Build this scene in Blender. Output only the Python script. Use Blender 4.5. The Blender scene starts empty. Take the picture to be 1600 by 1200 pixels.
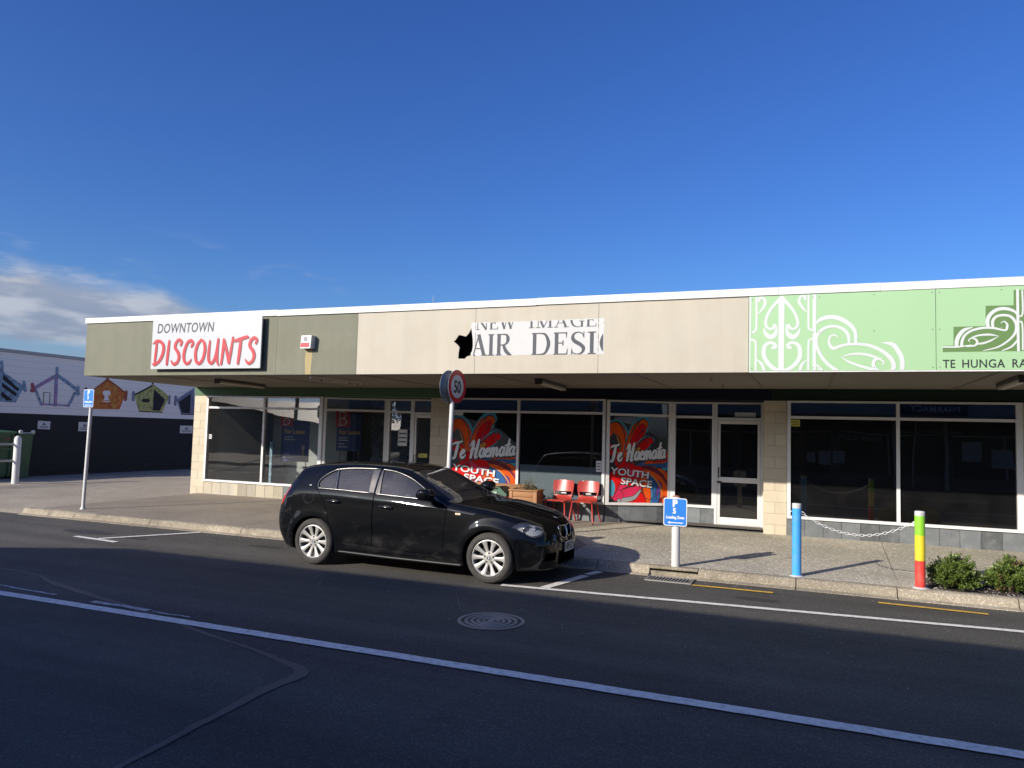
import bpy, bmesh, math, random
from mathutils import Vector, Matrix, noise
from mathutils.bvhtree import BVHTree
from mathutils.geometry import tessellate_polygon

SC = bpy.context.scene
COL = SC.collection
rad = math.radians

# ------------------------------------------------------------------ camera
cam_data = bpy.data.cameras.new('camera')
cam = bpy.data.objects.new('camera', cam_data)
COL.objects.link(cam)
cam_data.sensor_width = 36
cam_data.lens = 26.22
cam_data.clip_start = 0.05
cam_data.clip_end = 3000
R_ = Vector((0.92734352, 0.37324366, 0.02689172))
U_ = Vector((-0.00068929, -0.07015855, 0.99753562))
F_ = Vector((-0.37421053, 0.92507672, 0.0648038))
cam.matrix_world = Matrix(((R_.x, U_.x, -F_.x, 0), (R_.y, U_.y, -F_.y, 0), (R_.z, U_.z, -F_.z, 1.88), (0, 0, 0, 1)))
SC.camera = cam

# ------------------------------------------------------------------ light
SUN_TRAVEL = Vector((1.09, 1.865, -0.90)).normalized()
SUN_EL = math.asin(-SUN_TRAVEL.z)
sun_data = bpy.data.lights.new('sun', 'SUN')
sun_data.energy = 4.6
sun_data.angle = rad(0.53)
sun_data.color = (1.0, 0.92, 0.81)
sun = bpy.data.objects.new('sun', sun_data)
COL.objects.link(sun)
sun.rotation_euler = SUN_TRAVEL.to_track_quat('-Z', 'Y').to_euler()
sun.location = (-30, -50, 40)

world = bpy.data.worlds.new('World')
SC.world = world
world.use_nodes = True
wn = world.node_tree
wn.nodes.clear()
def wnode(t, **kw):
    n = wn.nodes.new(t)
    for k, v in kw.items(): setattr(n, k, v)
    return n
def wmath(op, a, b=None, c=None, clamp=False):
    n = wn.nodes.new('ShaderNodeMath'); n.operation = op; n.use_clamp = clamp
    for i, v in enumerate((a, b, c)):
        if v is None: continue
        if isinstance(v, (int, float)): n.inputs[i].default_value = v
        else: wn.links.new(v, n.inputs[i])
    return n.outputs[0]
def wsmooth(x, lo, hi):
    n = wn.nodes.new('ShaderNodeMapRange'); n.interpolation_type = 'SMOOTHSTEP'
    wn.links.new(x, n.inputs[0]); n.inputs[1].default_value = lo; n.inputs[2].default_value = hi
    return n.outputs[0]
sky = wnode('ShaderNodeTexSky', sky_type='NISHITA')
sky.sun_disc = False
sky.sun_elevation = SUN_EL
sky.sun_rotation = math.atan2(-SUN_TRAVEL.x, -SUN_TRAVEL.y)
sky.altitude = 200
sky.air_density = 1.0
sky.dust_density = 2.0
sky.ozone_density = 3.6
# the deep, clean blue of a clear winter afternoon as the phone recorded it
sp_ = wnode('ShaderNodeSeparateColor', mode='HSV')
wn.links.new(sky.outputs[0], sp_.inputs[0])
hsv = wnode('ShaderNodeCombineColor', mode='HSV')
wn.links.new(wmath('MAXIMUM', wmath('ADD', sp_.outputs[0], 0.021), 0.588), hsv.inputs[0])
wn.links.new(wmath('SUBTRACT', 1.0, wmath('POWER', wmath('SUBTRACT', 1.0, sp_.outputs[1]), 1.95)), hsv.inputs[1])
wn.links.new(wmath('MULTIPLY', sp_.outputs[2], 1.17), hsv.inputs[2])
tc = wnode('ShaderNodeTexCoord')
nrm = wnode('ShaderNodeVectorMath', operation='NORMALIZE')
wn.links.new(tc.outputs['Generated'], nrm.inputs[0])
sep = wnode('ShaderNodeSeparateXYZ')
wn.links.new(nrm.outputs[0], sep.inputs[0])
el = wmath('ARCSINE', sep.outputs[2])
az = wmath('ARCTAN2', sep.outputs[0], sep.outputs[1])            # 0 = away from the camera, negative = left
az = wmath('SUBTRACT', az, wmath('MULTIPLY', wmath('GREATER_THAN', az, 2.0), 2 * math.pi))
comb = wnode('ShaderNodeCombineXYZ')
wn.links.new(wmath('MULTIPLY', az, 9.0), comb.inputs[0])
wn.links.new(wmath('MULTIPLY', el, 34.0), comb.inputs[1])
n1 = wnode('ShaderNodeTexNoise'); n1.inputs['Scale'].default_value = 0.75; n1.inputs['Detail'].default_value = 7; n1.inputs['Roughness'].default_value = 0.5
wn.links.new(comb.outputs[0], n1.inputs['Vector'])
n2 = wnode('ShaderNodeTexNoise'); n2.inputs['Scale'].default_value = 1.5; n2.inputs['Detail'].default_value = 7; n2.inputs['Roughness'].default_value = 0.47
wn.links.new(comb.outputs[0], n2.inputs['Vector'])
# a bank of cloud low over the left, thinning out towards the right
top = wmath('MINIMUM', wmath('ADD', 0.140, wmath('MULTIPLY', wmath('ADD', az, 0.773), -0.35)), 0.160)
d_top = wmath('SUBTRACT', wmath('ADD', top, wmath('MULTIPLY', wmath('SUBTRACT', n1.outputs[0], 0.5), 0.05)), el)
bank = wsmooth(d_top, -0.008, 0.016)
low = wmath('SUBTRACT', el, wmath('ADD', wmath('MULTIPLY', wmath('ADD', wmath('MULTIPLY', wmath('ADD', az, 0.95), -0.10), 0.086), wsmooth(az, -1.6, -1.05)), wmath('MULTIPLY', wmath('SUBTRACT', n2.outputs[0], 0.5), 0.03)))
bank = wmath('MULTIPLY', bank, wsmooth(low, -0.006, 0.010))
bank = wmath('MULTIPLY', bank, wsmooth(wmath('MULTIPLY', az, -1.0), 0.55, 0.80))
bank = wmath('MULTIPLY', bank, wsmooth(az, -4.3, -3.6))
# a few faint wisps above it
wisp = wmath('MULTIPLY', wsmooth(n1.outputs[0], 0.53, 0.72), wsmooth(el, 0.12, 0.16))
wisp = wmath('MULTIPLY', wisp, wsmooth(wmath('MULTIPLY', el, -1.0), -0.24, -0.19))
wisp = wmath('MULTIPLY', wmath('MULTIPLY', wisp, wsmooth(wmath('MULTIPLY', az, -1.0), 0.42, 0.70)), 0.38)
mask = wmath('MINIMUM', wmath('ADD', wmath('MULTIPLY', bank, 0.93), wisp), 1.0)
ccol = wnode('ShaderNodeMix', data_type='RGBA')
ccol.inputs[6].default_value = (2.1, 2.5, 3.4, 1)
ccol.inputs[7].default_value = (3.7, 4.0, 4.6, 1)
edge = wmath('ADD', wmath('MULTIPLY', wmath('SUBTRACT', 1.0, wsmooth(d_top, 0.0, 0.03)), 0.25), wsmooth(n2.outputs[0], 0.42, 0.66))
wn.links.new(wmath('MINIMUM', edge, 1.0), ccol.inputs[0])
# the same cloud seen towards the sun is lit from behind and far brighter
sdot = wnode('ShaderNodeVectorMath', operation='DOT_PRODUCT')
wn.links.new(nrm.outputs[0], sdot.inputs[0]); sdot.inputs[1].default_value = (-0.505, -0.863, 0)
glow = wmath('ADD', 1.0, wmath('MULTIPLY', wsmooth(sdot.outputs['Value'], 0.2, 1.0), 3.0))
gl_ = wnode('ShaderNodeVectorMath', operation='SCALE')
wn.links.new(ccol.outputs[2], gl_.inputs[0]); wn.links.new(glow, gl_.inputs['Scale'])
mixc = wnode('ShaderNodeMix', data_type='RGBA')
wn.links.new(mask, mixc.inputs[0])
wn.links.new(hsv.outputs[0], mixc.inputs[6])
wn.links.new(gl_.outputs[0], mixc.inputs[7])
bg = wnode('ShaderNodeBackground')
bg.inputs['Strength'].default_value = 0.112
wn.links.new(mixc.outputs[2], bg.inputs['Color'])
wo = wnode('ShaderNodeOutputWorld')
wn.links.new(bg.outputs[0], wo.inputs[0])

SC.view_settings.view_transform = 'Standard'
SC.view_settings.look = 'None'
SC.view_settings.exposure = 0.28
SC.view_settings.gamma = 1.0
SC.view_settings.use_curve_mapping = False
SC.render.engine = 'CYCLES'
SC.cycles.max_bounces = 8
SC.cycles.transparent_max_bounces = 16
SC.cycles.caustics_reflective = False
SC.cycles.caustics_refractive = False
SC.cycles.use_denoising = True
# flat print on the fascia and on the mural wall: outlines in metres (along the wall, height)
KOWHAI = [
    ([(-0.822,3.881),(-0.828,3.354),(-0.831,2.818)],[0.031,0.031,0.0301],'w'),
    ([(-0.739,3.878),(-0.739,3.463),(-0.759,3.4),(-0.807,3.357)],[0.0279,0.0279,0.0279,0.0279],'w'),
    ([(-0.806,3.274),(-0.761,3.257),(-0.745,3.193),(-0.746,2.82)],[0.0279,0.0279,0.027,0.0279],'w'),
    ([(-0.406,3.824),(-0.409,3.328),(-0.41,2.818)],[0.0775,0.0748,0.075],'w'),
    ([(-0.404,3.854),(-0.495,3.764),(-0.568,3.664),(-0.613,3.539),(-0.606,3.459),(-0.56,3.419),(-0.511,3.433),(-0.496,3.463)],[0.0528,0.0403,0.0372,0.0372,0.036,0.033,0.0403,0.0528],'w'),
    ([(-0.404,3.854),(-0.318,3.757),(-0.245,3.653),(-0.198,3.526),(-0.204,3.448),(-0.252,3.41),(-0.297,3.427),(-0.314,3.457)],[0.0528,0.0403,0.0348,0.0372,0.0359,0.0319,0.0389,0.0511],'w'),
    ([(-0.642,3.437),(-0.615,3.357),(-0.552,3.305),(-0.5,3.33),(-0.478,3.377),(-0.467,3.456)],[0.0093,0.0465,0.0659,0.0601,0.0434,0.0087],'w'),
    ([(-0.165,3.424),(-0.194,3.346),(-0.252,3.298),(-0.305,3.326),(-0.332,3.373),(-0.347,3.483)],[0.0087,0.0435,0.0682,0.062,0.042,0.009],'w'),
    ([(-0.432,2.828),(-0.528,2.883),(-0.607,2.978),(-0.64,3.081),(-0.621,3.183),(-0.559,3.225),(-0.493,3.204),(-0.478,3.165),(-0.519,3.155)],[0.0465,0.0558,0.0569,0.0558,0.0496,0.0434,0.039,0.0403,0.0449],'w'),
    ([(-0.374,2.828),(-0.272,2.881),(-0.189,2.974),(-0.164,3.074),(-0.183,3.175),(-0.244,3.218),(-0.309,3.207),(-0.328,3.17),(-0.295,3.154)],[0.0435,0.054,0.0551,0.0558,0.0496,0.0406,0.0403,0.0403,0.0465],'w'),
    ([(-0.718,3.638),(-0.655,3.707),(-0.621,3.785),(-0.641,3.85),(-0.692,3.863),(-0.704,3.82)],[0.0093,0.0341,0.0372,0.0341,0.0279,0.0372],'w'),
    ([(-0.079,3.639),(-0.144,3.719),(-0.18,3.794),(-0.159,3.853),(-0.108,3.866),(-0.101,3.819)],[0.009,0.0329,0.0359,0.033,0.0269,0.0359],'w'),
    ([(-0.058,3.876),(-0.057,3.452),(-0.037,3.4),(0.014,3.38)],[0.0261,0.027,0.0269,0.0269],'w'),
    ([(0.014,3.28),(-0.037,3.257),(-0.057,3.196),(-0.06,2.817)],[0.0261,0.0261,0.0269,0.027],'w'),
    ([(0.019,3.876),(0.017,3.349),(0.017,2.816)],[0.0465,0.0449,0.0449],'w'),
    ([(-0.729,2.995),(-0.662,2.924),(-0.627,2.82)],[0.0093,0.0372,0.0377],'w'),
    ([(-0.068,2.988),(-0.143,2.911),(-0.168,2.817)],[0.0087,0.0372,0.0389],'w'),
    ([(0.028,3.465),(0.099,3.532),(0.198,3.56),(0.296,3.549),(0.393,3.504),(0.476,3.432),(0.525,3.344),(0.53,3.203)],[0.0145,0.0509,0.058,0.0609,0.058,0.0522,0.0435,0.0377],'w'),
    ([(0.309,2.824),(0.198,2.908),(0.102,3.032),(0.045,3.179),(0.045,3.287),(0.096,3.375),(0.184,3.425),(0.282,3.431),(0.379,3.389),(0.44,3.308),(0.448,3.201)],[0.0435,0.0419,0.0406,0.0406,0.0406,0.0406,0.0377,0.0377,0.0406,0.0419,0.0348],'w'),
    ([(0.309,3.284),(0.282,3.309),(0.237,3.31),(0.205,3.265),(0.206,3.191),(0.256,3.132),(0.351,3.165),(0.461,3.183),(0.598,3.18),(0.72,3.154),(0.854,3.083),(0.953,2.983),(0.985,2.886),(0.965,2.82)],[0.014,0.0203,0.0232,0.0261,0.0329,0.0449,0.0377,0.0346,0.0377,0.0406,0.0464,0.0522,0.0531,0.0503],'w'),
    ([(0.351,3.013),(0.475,3.049),(0.605,3.051),(0.733,3.019),(0.833,2.97),(0.869,2.932),(0.853,2.902)],[0.0058,0.0261,0.0336,0.0348,0.0251,0.0168,0.0145],'w'),
    ([(0.351,3.009),(0.461,2.941),(0.597,2.885),(0.759,2.836)],[0.0058,0.029,0.0335,0.0392],'w'),
    ([(0.833,2.985),(0.766,2.97),(0.741,2.918),(0.759,2.858),(0.806,2.821)],[0.0223,0.0392,0.0419,0.0406,0.0348],'w'),
    ([(0.834,3.197),(0.967,3.176),(1.037,3.086),(1.083,2.967),(1.08,2.816)],[0.0056,0.0503,0.0559,0.0559,0.0503],'w'),
    ([(0.036,2.925),(0.085,2.863),(0.106,2.816)],[0.0062,0.0435,0.058],'w'),
]
LOGO_POLY = [
    ([(1.55,3.145),(1.549,3.062),(2.511,3.061),(2.523,3.829),(2.334,3.834),(2.332,3.64),(2.03,3.645),(2.027,3.386),(1.673,3.386),(1.671,3.142)],'g'),
]
LOGO = [
    ([(1.553,3.129),(1.688,3.125),(1.779,3.133),(1.87,3.149)],[0.0196,0.0196,0.0168,0.0084],'w'),
    ([(1.704,3.14),(1.71,3.213),(1.742,3.285),(1.795,3.344),(1.886,3.375)],[0.0419,0.0462,0.0462,0.0391,0.0087],'w'),
    ([(1.761,3.144),(1.77,3.212),(1.807,3.283),(1.885,3.336),(2.001,3.363),(2.116,3.357),(2.236,3.327),(2.258,3.365),(2.258,3.406),(2.225,3.44),(2.193,3.419)],[0.0335,0.0307,0.028,0.0279,0.0279,0.0269,0.0224,0.028,0.0215,0.0135,0.0081],'w'),
    ([(2.168,3.255),(2.064,3.276),(1.949,3.268),(1.878,3.24),(1.839,3.21),(1.853,3.187)],[0.004,0.0251,0.0215,0.0168,0.0112,0.007],'w'),
    ([(2.168,3.252),(2.076,3.198),(1.999,3.168),(1.922,3.16)],[0.004,0.0215,0.0241,0.0215],'w'),
    ([(1.871,3.24),(1.92,3.216),(1.932,3.175),(1.906,3.14),(1.818,3.129)],[0.014,0.0249,0.0252,0.0224,0.014],'w'),
    ([(2.053,3.382),(2.049,3.46),(2.083,3.537),(2.157,3.592),(2.246,3.6),(2.333,3.567),(2.37,3.51)],[0.0364,0.042,0.042,0.042,0.0392,0.0296,0.0112],'w'),
    ([(2.106,3.373),(2.105,3.444),(2.143,3.502),(2.219,3.519),(2.295,3.5),(2.344,3.436),(2.358,3.362),(2.335,3.274),(2.259,3.186),(2.151,3.114),(1.998,3.072)],[0.0308,0.0336,0.0308,0.0308,0.0308,0.0308,0.0307,0.0269,0.0242,0.0188,0.0084],'w'),
    ([(2.365,3.196),(2.302,3.119),(2.201,3.069)],[0.0207,0.0233,0.0107],'w'),
    ([(2.376,3.829),(2.374,3.45),(2.375,3.069)],[0.0297,0.0295,0.0297],'w'),
    ([(2.426,3.819),(2.426,3.537),(2.388,3.497)],[0.0196,0.0188,0.0188],'w'),
    ([(2.387,3.428),(2.42,3.397),(2.421,3.08)],[0.0188,0.0181,0.0189],'w'),
]
MURAL_POLY = [
    ([(14.925,3.285),(15.234,3.343),(15.988,2.918),(15.903,2.758),(15.74,2.389),(14.987,2.408)],'blue'),
    ([(15.286,3.247),(15.828,2.814),(15.766,2.749),(15.299,3.074)],'black'),
    ([(15.268,2.993),(15.767,2.67),(15.722,2.584),(15.278,2.857)],'black'),
    ([(15.278,2.719),(15.646,2.459),(15.444,2.44),(15.27,2.582)],'black'),
    ([(18.936,3.381),(19.722,2.9),(19.499,2.326),(18.453,2.301),(18.278,2.75)],'orange'),
    ([(20.878,3.305),(21.655,2.84),(21.395,2.285),(20.332,2.286),(20.077,2.85)],'olive'),
    ([(20.943,3.152),(21.502,2.775),(21.278,2.343),(20.946,2.342)],'black'),
    ([(22.909,3.308),(22.05,2.803),(22.313,2.241),(22.985,2.251)],'lilac'),
    ([(22.755,3.077),(22.167,2.721),(22.346,2.301),(22.764,2.303)],'black'),
    ([(18.871,2.783),(18.99,2.789),(19.061,2.63),(18.835,2.619)],'w'),
]
MURAL = [
    ([(17.028,3.588),(17.047,3.319)],[0.1114,0.1103],'blue'),
    ([(17.045,3.353),(16.641,3.093),(16.269,2.852)],[0.1214,0.1179,0.1154],'mauve'),
    ([(17.045,3.353),(17.419,3.149),(17.819,2.891)],[0.1214,0.1225,0.1274],'blue'),
    ([(16.361,2.81),(16.467,2.577),(16.576,2.371)],[0.0884,0.0884,0.0883],'blue'),
    ([(17.704,2.803),(17.621,2.588),(17.507,2.373)],[0.0938,0.0937,0.0928],'blue'),
    ([(16.531,2.379),(16.999,2.38),(17.539,2.374)],[0.0589,0.0607,0.0625],'mauve'),
    ([(17.016,3.317),(17.038,2.852),(17.046,2.382)],[0.1216,0.1202,0.1213],'mauve'),
    ([(16.624,2.763),(16.645,2.403)],[0.0196,0.0196],'black'),
    ([(16.624,2.763),(16.843,2.767),(16.847,2.412)],[0.0196,0.0198,0.02],'black'),
    ([(16.23,2.992),(16.273,2.804)],[0.1144,0.1154],'rose'),
    ([(16.205,2.791),(16.293,2.796)],[0.0953,0.0973],'rose'),
    ([(17.822,3.002),(17.816,2.769)],[0.1262,0.1261],'blue'),
    ([(17.771,2.787),(17.881,2.793)],[0.0841,0.0841],'blue'),
    ([(15.224,3.608),(15.245,3.312)],[0.0993,0.1004],'blue'),
    ([(15.955,3.043),(15.989,2.834)],[0.1144,0.1143],'blue'),
    ([(16.009,2.826),(16.011,2.788)],[0.1142,0.113],'blue'),
    ([(18.929,3.47),(18.94,3.328)],[0.1,0.1],'rust'),
    ([(18.937,3.36),(18.6,3.095),(18.326,2.881),(18.192,2.76)],[0.056,0.0555,0.0541,0.0536],'rust'),
    ([(18.937,3.36),(19.317,3.154),(19.74,2.902)],[0.056,0.057,0.0579],'rust'),
    ([(19.736,2.966),(19.723,2.695)],[0.1286,0.1273],'rust'),
    ([(18.121,2.971),(18.101,2.689)],[0.108,0.1071],'black'),
    ([(20.871,3.4),(20.881,3.26)],[0.0742,0.0742],'black'),
    ([(20.879,3.283),(20.476,3.066),(20.05,2.865)],[0.0619,0.0604,0.0589],'black'),
    ([(20.879,3.283),(21.296,3.089),(21.668,2.852)],[0.0866,0.0879,0.0898],'olive'),
    ([(20.044,2.957),(20.042,2.701)],[0.1199,0.1186],'lilac'),
    ([(21.693,2.911),(21.697,2.652)],[0.1027,0.1027],'lilac'),
    ([(20.332,2.286),(21.395,2.285)],[0.0299,0.0316],'black'),
    ([(20.502,2.691),(20.716,2.702)],[0.135,0.1338],'black'),
    ([(18.864,2.871),(19.007,2.88)],[0.1793,0.1792],'w'),
    ([(18.814,2.576),(19.083,2.578)],[0.0336,0.0339],'w'),
    ([(21.999,2.899),(21.989,2.625)],[0.1304,0.1303],'lilac'),
    ([(22.313,2.241),(23.0,2.251)],[0.0328,0.034],'black'),
    ([(22.91,3.302),(22.05,2.803)],[0.0411,0.0391],'blue'),
]

# ------------------------------------------------------------------ helpers
def world_loc(o):
    v = Vector((0, 0, 0))
    while o: v += o.location; o = o.parent
    return v

def tag(o, label=None, cat=None, group=None, kind=None):
    if label: o['label'] = label
    if cat: o['category'] = cat
    if group: o['group'] = group
    if kind: o['kind'] = kind
    return o

def empty(name, loc=(0, 0, 0), label=None, cat=None, group=None, rz=0.0, parent=None):
    o = bpy.data.objects.new(name, None)
    COL.objects.link(o)
    o.location = loc; o.rotation_euler.z = rz
    o.empty_display_size = 0.2
    if parent: o.parent = parent
    return tag(o, label, cat, group)

class MB:
    """collects polygons (world coordinates, or local=True for a rotated parent)"""
    def __init__(s): s.v = []; s.f = []; s.m = []; s.sm = []
    def add(s, verts, faces, m=0, smooth=False):
        b = len(s.v)
        s.v += [tuple(p) for p in verts]
        for f in faces: s.f.append(tuple(b + i for i in f)); s.m.append(m); s.sm.append(smooth)
        return s
    def box(s, x0, x1, y0, y1, z0, z1, m=0, bev=0.0):
        if bev > 0: return s.bevbox(x0, x1, y0, y1, z0, z1, bev, m)
        v = [(x0, y0, z0), (x1, y0, z0), (x1, y1, z0), (x0, y1, z0), (x0, y0, z1), (x1, y0, z1), (x1, y1, z1), (x0, y1, z1)]
        return s.add(v, [(0, 3, 2, 1), (4, 5, 6, 7), (0, 1, 5, 4), (1, 2, 6, 5), (2, 3, 7, 6), (3, 0, 4, 7)], m)
    def bevbox(s, x0, x1, y0, y1, z0, z1, b, m=0):
        bm = bmesh.new()
        bmesh.ops.create_cube(bm, size=1)
        for v in bm.verts:
            v.co = Vector(((x0 + x1) / 2 + v.co.x * (x1 - x0), (y0 + y1) / 2 + v.co.y * (y1 - y0), (z0 + z1) / 2 + v.co.z * (z1 - z0)))
        bmesh.ops.bevel(bm, geom=bm.edges[:], offset=b, segments=2, profile=0.5, affect='EDGES')
        bm.verts.index_update()
        s.add([v.co[:] for v in bm.verts], [[v.index for v in f.verts] for f in bm.faces], m, True)
        bm.free(); return s
    def prism(s, poly, a, b, axis='Y', m=0):
        """poly is a list of (p, q); Y: (x, z) pushed y=a..b, X: (y, z), Z: (x, y)"""
        def P(p, t):
            return {'Y': (p[0], t, p[1]), 'X': (t, p[0], p[1]), 'Z': (p[0], p[1], t)}[axis]
        n = len(poly)
        v = [P(p, a) for p in poly] + [P(p, b) for p in poly]
        f = [tuple(range(n)), tuple(range(2 * n - 1, n - 1, -1))] + [(i, (i + 1) % n, n + (i + 1) % n, n + i)[::-1] for i in range(n)]
        return s.add(v, f, m)
    def tube(s, path, r, seg=10, m=0, caps=True, smooth=True):
        path = [Vector(p) for p in path]
        rs = r if isinstance(r, (list, tuple)) else [r] * len(path)
        rings = []; prev = None
        for i, p in enumerate(path):
            t = (path[min(i + 1, len(path) - 1)] - path[max(i - 1, 0)]).normalized()
            if prev is None:
                a = Vector((0, 0, 1)) if abs(t.z) < 0.9 else Vector((1, 0, 0))
                n = t.cross(a).normalized()
            else:
                n = (prev - t * prev.dot(t)).normalized()
            prev = n; b = t.cross(n)
            rings.append([p + (n * math.cos(k * 2 * math.pi / seg) + b * math.sin(k * 2 * math.pi / seg)) * rs[i] for k in range(seg)])
        v = [q for ring in rings for q in ring]; f = []
        for i in range(len(rings) - 1):
            for k in range(seg):
                f.append((i * seg + k, i * seg + (k + 1) % seg, (i + 1) * seg + (k + 1) % seg, (i + 1) * seg + k))
        s.add(v, f, m, smooth)
        if caps: s.add(rings[0] , [tuple(range(seg))[::-1]], m); s.add(rings[-1], [tuple(range(seg))], m)
        return s
    def lathe(s, prof, c=(0, 0, 0), seg=24, axis='Z', m=0, smooth=True):
        """prof: list of (radius, height)"""
        v = []; f = []
        for r, h in prof:
            for k in range(seg):
                a = 2 * math.pi * k / seg
                x, y = r * math.cos(a), r * math.sin(a)
                p = {'Z': (x, y, h), 'Y': (x, h, y), 'X': (h, x, y)}[axis]
                v.append((c[0] + p[0], c[1] + p[1], c[2] + p[2]))
        for i in range(len(prof) - 1):
            for k in range(seg):
                q = (i * seg + k, i * seg + (k + 1) % seg, (i + 1) * seg + (k + 1) % seg, (i + 1) * seg + k)
                f.append(q[::-1] if axis == 'Y' else q)
        return s.add(v, f, m, smooth)
    def disc(s, c, r, axis='Y', seg=24, m=0, r2=None):
        v = []
        for k in range(seg):
            a = 2 * math.pi * k / seg
            x, y = r * math.cos(a), (r2 or r) * math.sin(a)
            p = {'Z': (x, y, 0), 'Y': (x, 0, y), 'X': (0, x, y)}[axis]
            v.append((c[0] + p[0], c[1] + p[1], c[2] + p[2]))
        return s.add(v, [tuple(range(seg))], m)
    def build(s, name, mat, parent=None, origin='base', local=False, **kw):
        if not s.v: return None
        if local or origin is None: loc = Vector((0, 0, 0))
        elif origin == 'base':
            xs, ys, zs = zip(*s.v)
            loc = Vector(((min(xs) + max(xs)) / 2, (min(ys) + max(ys)) / 2, min(zs)))
        else: loc = Vector(origin)
        me = bpy.data.meshes.new(name)
        me.from_pydata([(x - loc.x, y - loc.y, z - loc.z) for x, y, z in s.v], [], s.f)
        for mt in (mat if isinstance(mat, (list, tuple)) else [mat]): me.materials.append(mt)
        me.polygons.foreach_set('material_index', s.m)
        me.polygons.foreach_set('use_smooth', s.sm)
        me.update()
        o = bpy.data.objects.new(name, me)
        COL.objects.link(o)
        if parent:
            o.parent = parent
            o.location = loc if local else loc - world_loc(parent)
        else: o.location = loc
        return tag(o, **kw)

def sharp(o, deg=35):
    for p in o.data.polygons: p.use_smooth = True
    o.data.set_sharp_from_angle(angle=rad(deg))
    return o

def inst(src, name, loc, parent=None, mat=None, rz=0, scale=None):
    """another piece sharing the mesh of src; loc in world coordinates"""
    o = bpy.data.objects.new(name, src.data)
    COL.objects.link(o)
    if parent: o.parent = parent; o.location = Vector(loc) - world_loc(parent)
    else: o.location = loc
    o.rotation_euler.z = rz
    if scale: o.scale = scale
    return o

def copy_tree(o, parent=None):
    c = o.copy(); COL.objects.link(c)
    if parent: c.parent = parent
    for ch in [x for x in bpy.data.objects if x.parent == o]:
        copy_tree(ch, c)
    return c

def spline(pts, n=6, closed=False):
    P = [Vector(p) for p in pts]; out = []
    m = len(P)
    if m < 3 and not closed: return P
    for i in range(m if closed else m - 1):
        g = (lambda k: P[k % m]) if closed else (lambda k: P[max(0, min(m - 1, k))])
        a, b, c, d = g(i - 1), g(i), g(i + 1), g(i + 2)
        for k in range(n):
            t = k / n
            out.append(0.5 * ((2 * b) + (c - a) * t + (2 * a - 5 * b + 4 * c - d) * t * t + (3 * b - a - 3 * c + d) * t ** 3))
    if not closed: out.append(P[-1])
    return out

def ribbon(pts, ws, n=6, smooth=True, cap=True):
    """flat variable-width stroke -> convex 2-D polygons"""
    P = [Vector((p[0], p[1], w)) for p, w in zip(pts, ws)]
    if smooth: P = spline(P, n)
    L = []; Rr = []
    for i, p in enumerate(P):
        a, b = P[max(i - 1, 0)], P[min(i + 1, len(P) - 1)]
        t = Vector((b.x - a.x, b.y - a.y)); t = t.normalized() if t.length > 1e-9 else Vector((1, 0))
        nn = Vector((-t.y, t.x)); w = max(p.z, 0.0005) / 2
        L.append((p.x + nn.x * w, p.y + nn.y * w)); Rr.append((p.x - nn.x * w, p.y - nn.y * w))
    polys = [[L[i], Rr[i], Rr[i + 1], L[i + 1]] for i in range(len(P) - 1)]
    if cap:
        for p in (P[0], P[-1]):
            if p.z > 0.006: polys.append([(p.x + p.z / 2 * math.cos(k * math.pi / 5), p.y + p.z / 2 * math.sin(k * math.pi / 5)) for k in range(10)])
    return polys

def clip(poly, x0=None, x1=None, z0=None, z1=None):
    for ax, lim, sgn in ((0, x0, 1), (0, x1, -1), (1, z0, 1), (1, z1, -1)):
        if lim is None: continue
        out = []
        for i, a in enumerate(poly):
            b = poly[(i + 1) % len(poly)]
            da, db = sgn * (a[ax] - lim), sgn * (b[ax] - lim)
            if da >= 0: out.append(a)
            if (da >= 0) != (db >= 0):
                t = da / (da - db)
                out.append((a[0] + (b[0] - a[0]) * t, a[1] + (b[1] - a[1]) * t))
        poly = out
        if len(poly) < 3: return []
    return poly

def print_polys(mb, polys, y, m=0, axis='Y', lift=0.0):
    """2-D polygons put on the plane y (or x), each a hair in front of the one before"""
    k = 0
    for p in polys:
        if len(p) < 3: continue
        yy = y - lift * (k % 40) if axis == 'Y' else y + lift * (k % 40)
        k += 1
        ar = sum(p[i][0] * p[(i + 1) % len(p)][1] - p[(i + 1) % len(p)][0] * p[i][1] for i in range(len(p)))
        if abs(ar) < 1e-9: continue
        if (ar < 0) == (axis == 'Y'): p = p[::-1]
        mb.add([(q[0], yy, q[1]) if axis == 'Y' else (yy, q[0], q[1]) for q in p], [tuple(range(len(p)))], m)

def text_mesh(name, s, size, mat, loc, rot=(math.pi / 2, 0, 0), parent=None, align='LEFT', sx=1.0, shear=0.0, offset=0.0, extrude=0.0008, space=1.0, local=False, valign='BOTTOM_BASELINE'):
    cu = bpy.data.curves.new(name, 'FONT')
    cu.body = s; cu.size = size; cu.align_x = align; cu.extrude = extrude; cu.shear = shear; cu.offset = offset; cu.space_character = space
    cu.resolution_u = 3
    if valign == 'CENTER': cu.align_y = 'CENTER'
    t = bpy.data.objects.new(name, cu); COL.objects.link(t)
    dg = bpy.context.evaluated_depsgraph_get(); dg.update()
    me = bpy.data.meshes.new_from_object(t.evaluated_get(dg))
    bpy.data.objects.remove(t); bpy.data.curves.remove(cu)
    me.name = name
    for v in me.vertices: v.co.x *= sx
    me.materials.clear(); me.materials.append(mat)
    o = bpy.data.objects.new(name, me); COL.objects.link(o)
    o.rotation_euler = rot
    if parent:
        o.parent = parent
        o.location = Vector(loc) if local else Vector(loc) - world_loc(parent)
    else: o.location = loc
    return o

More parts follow.
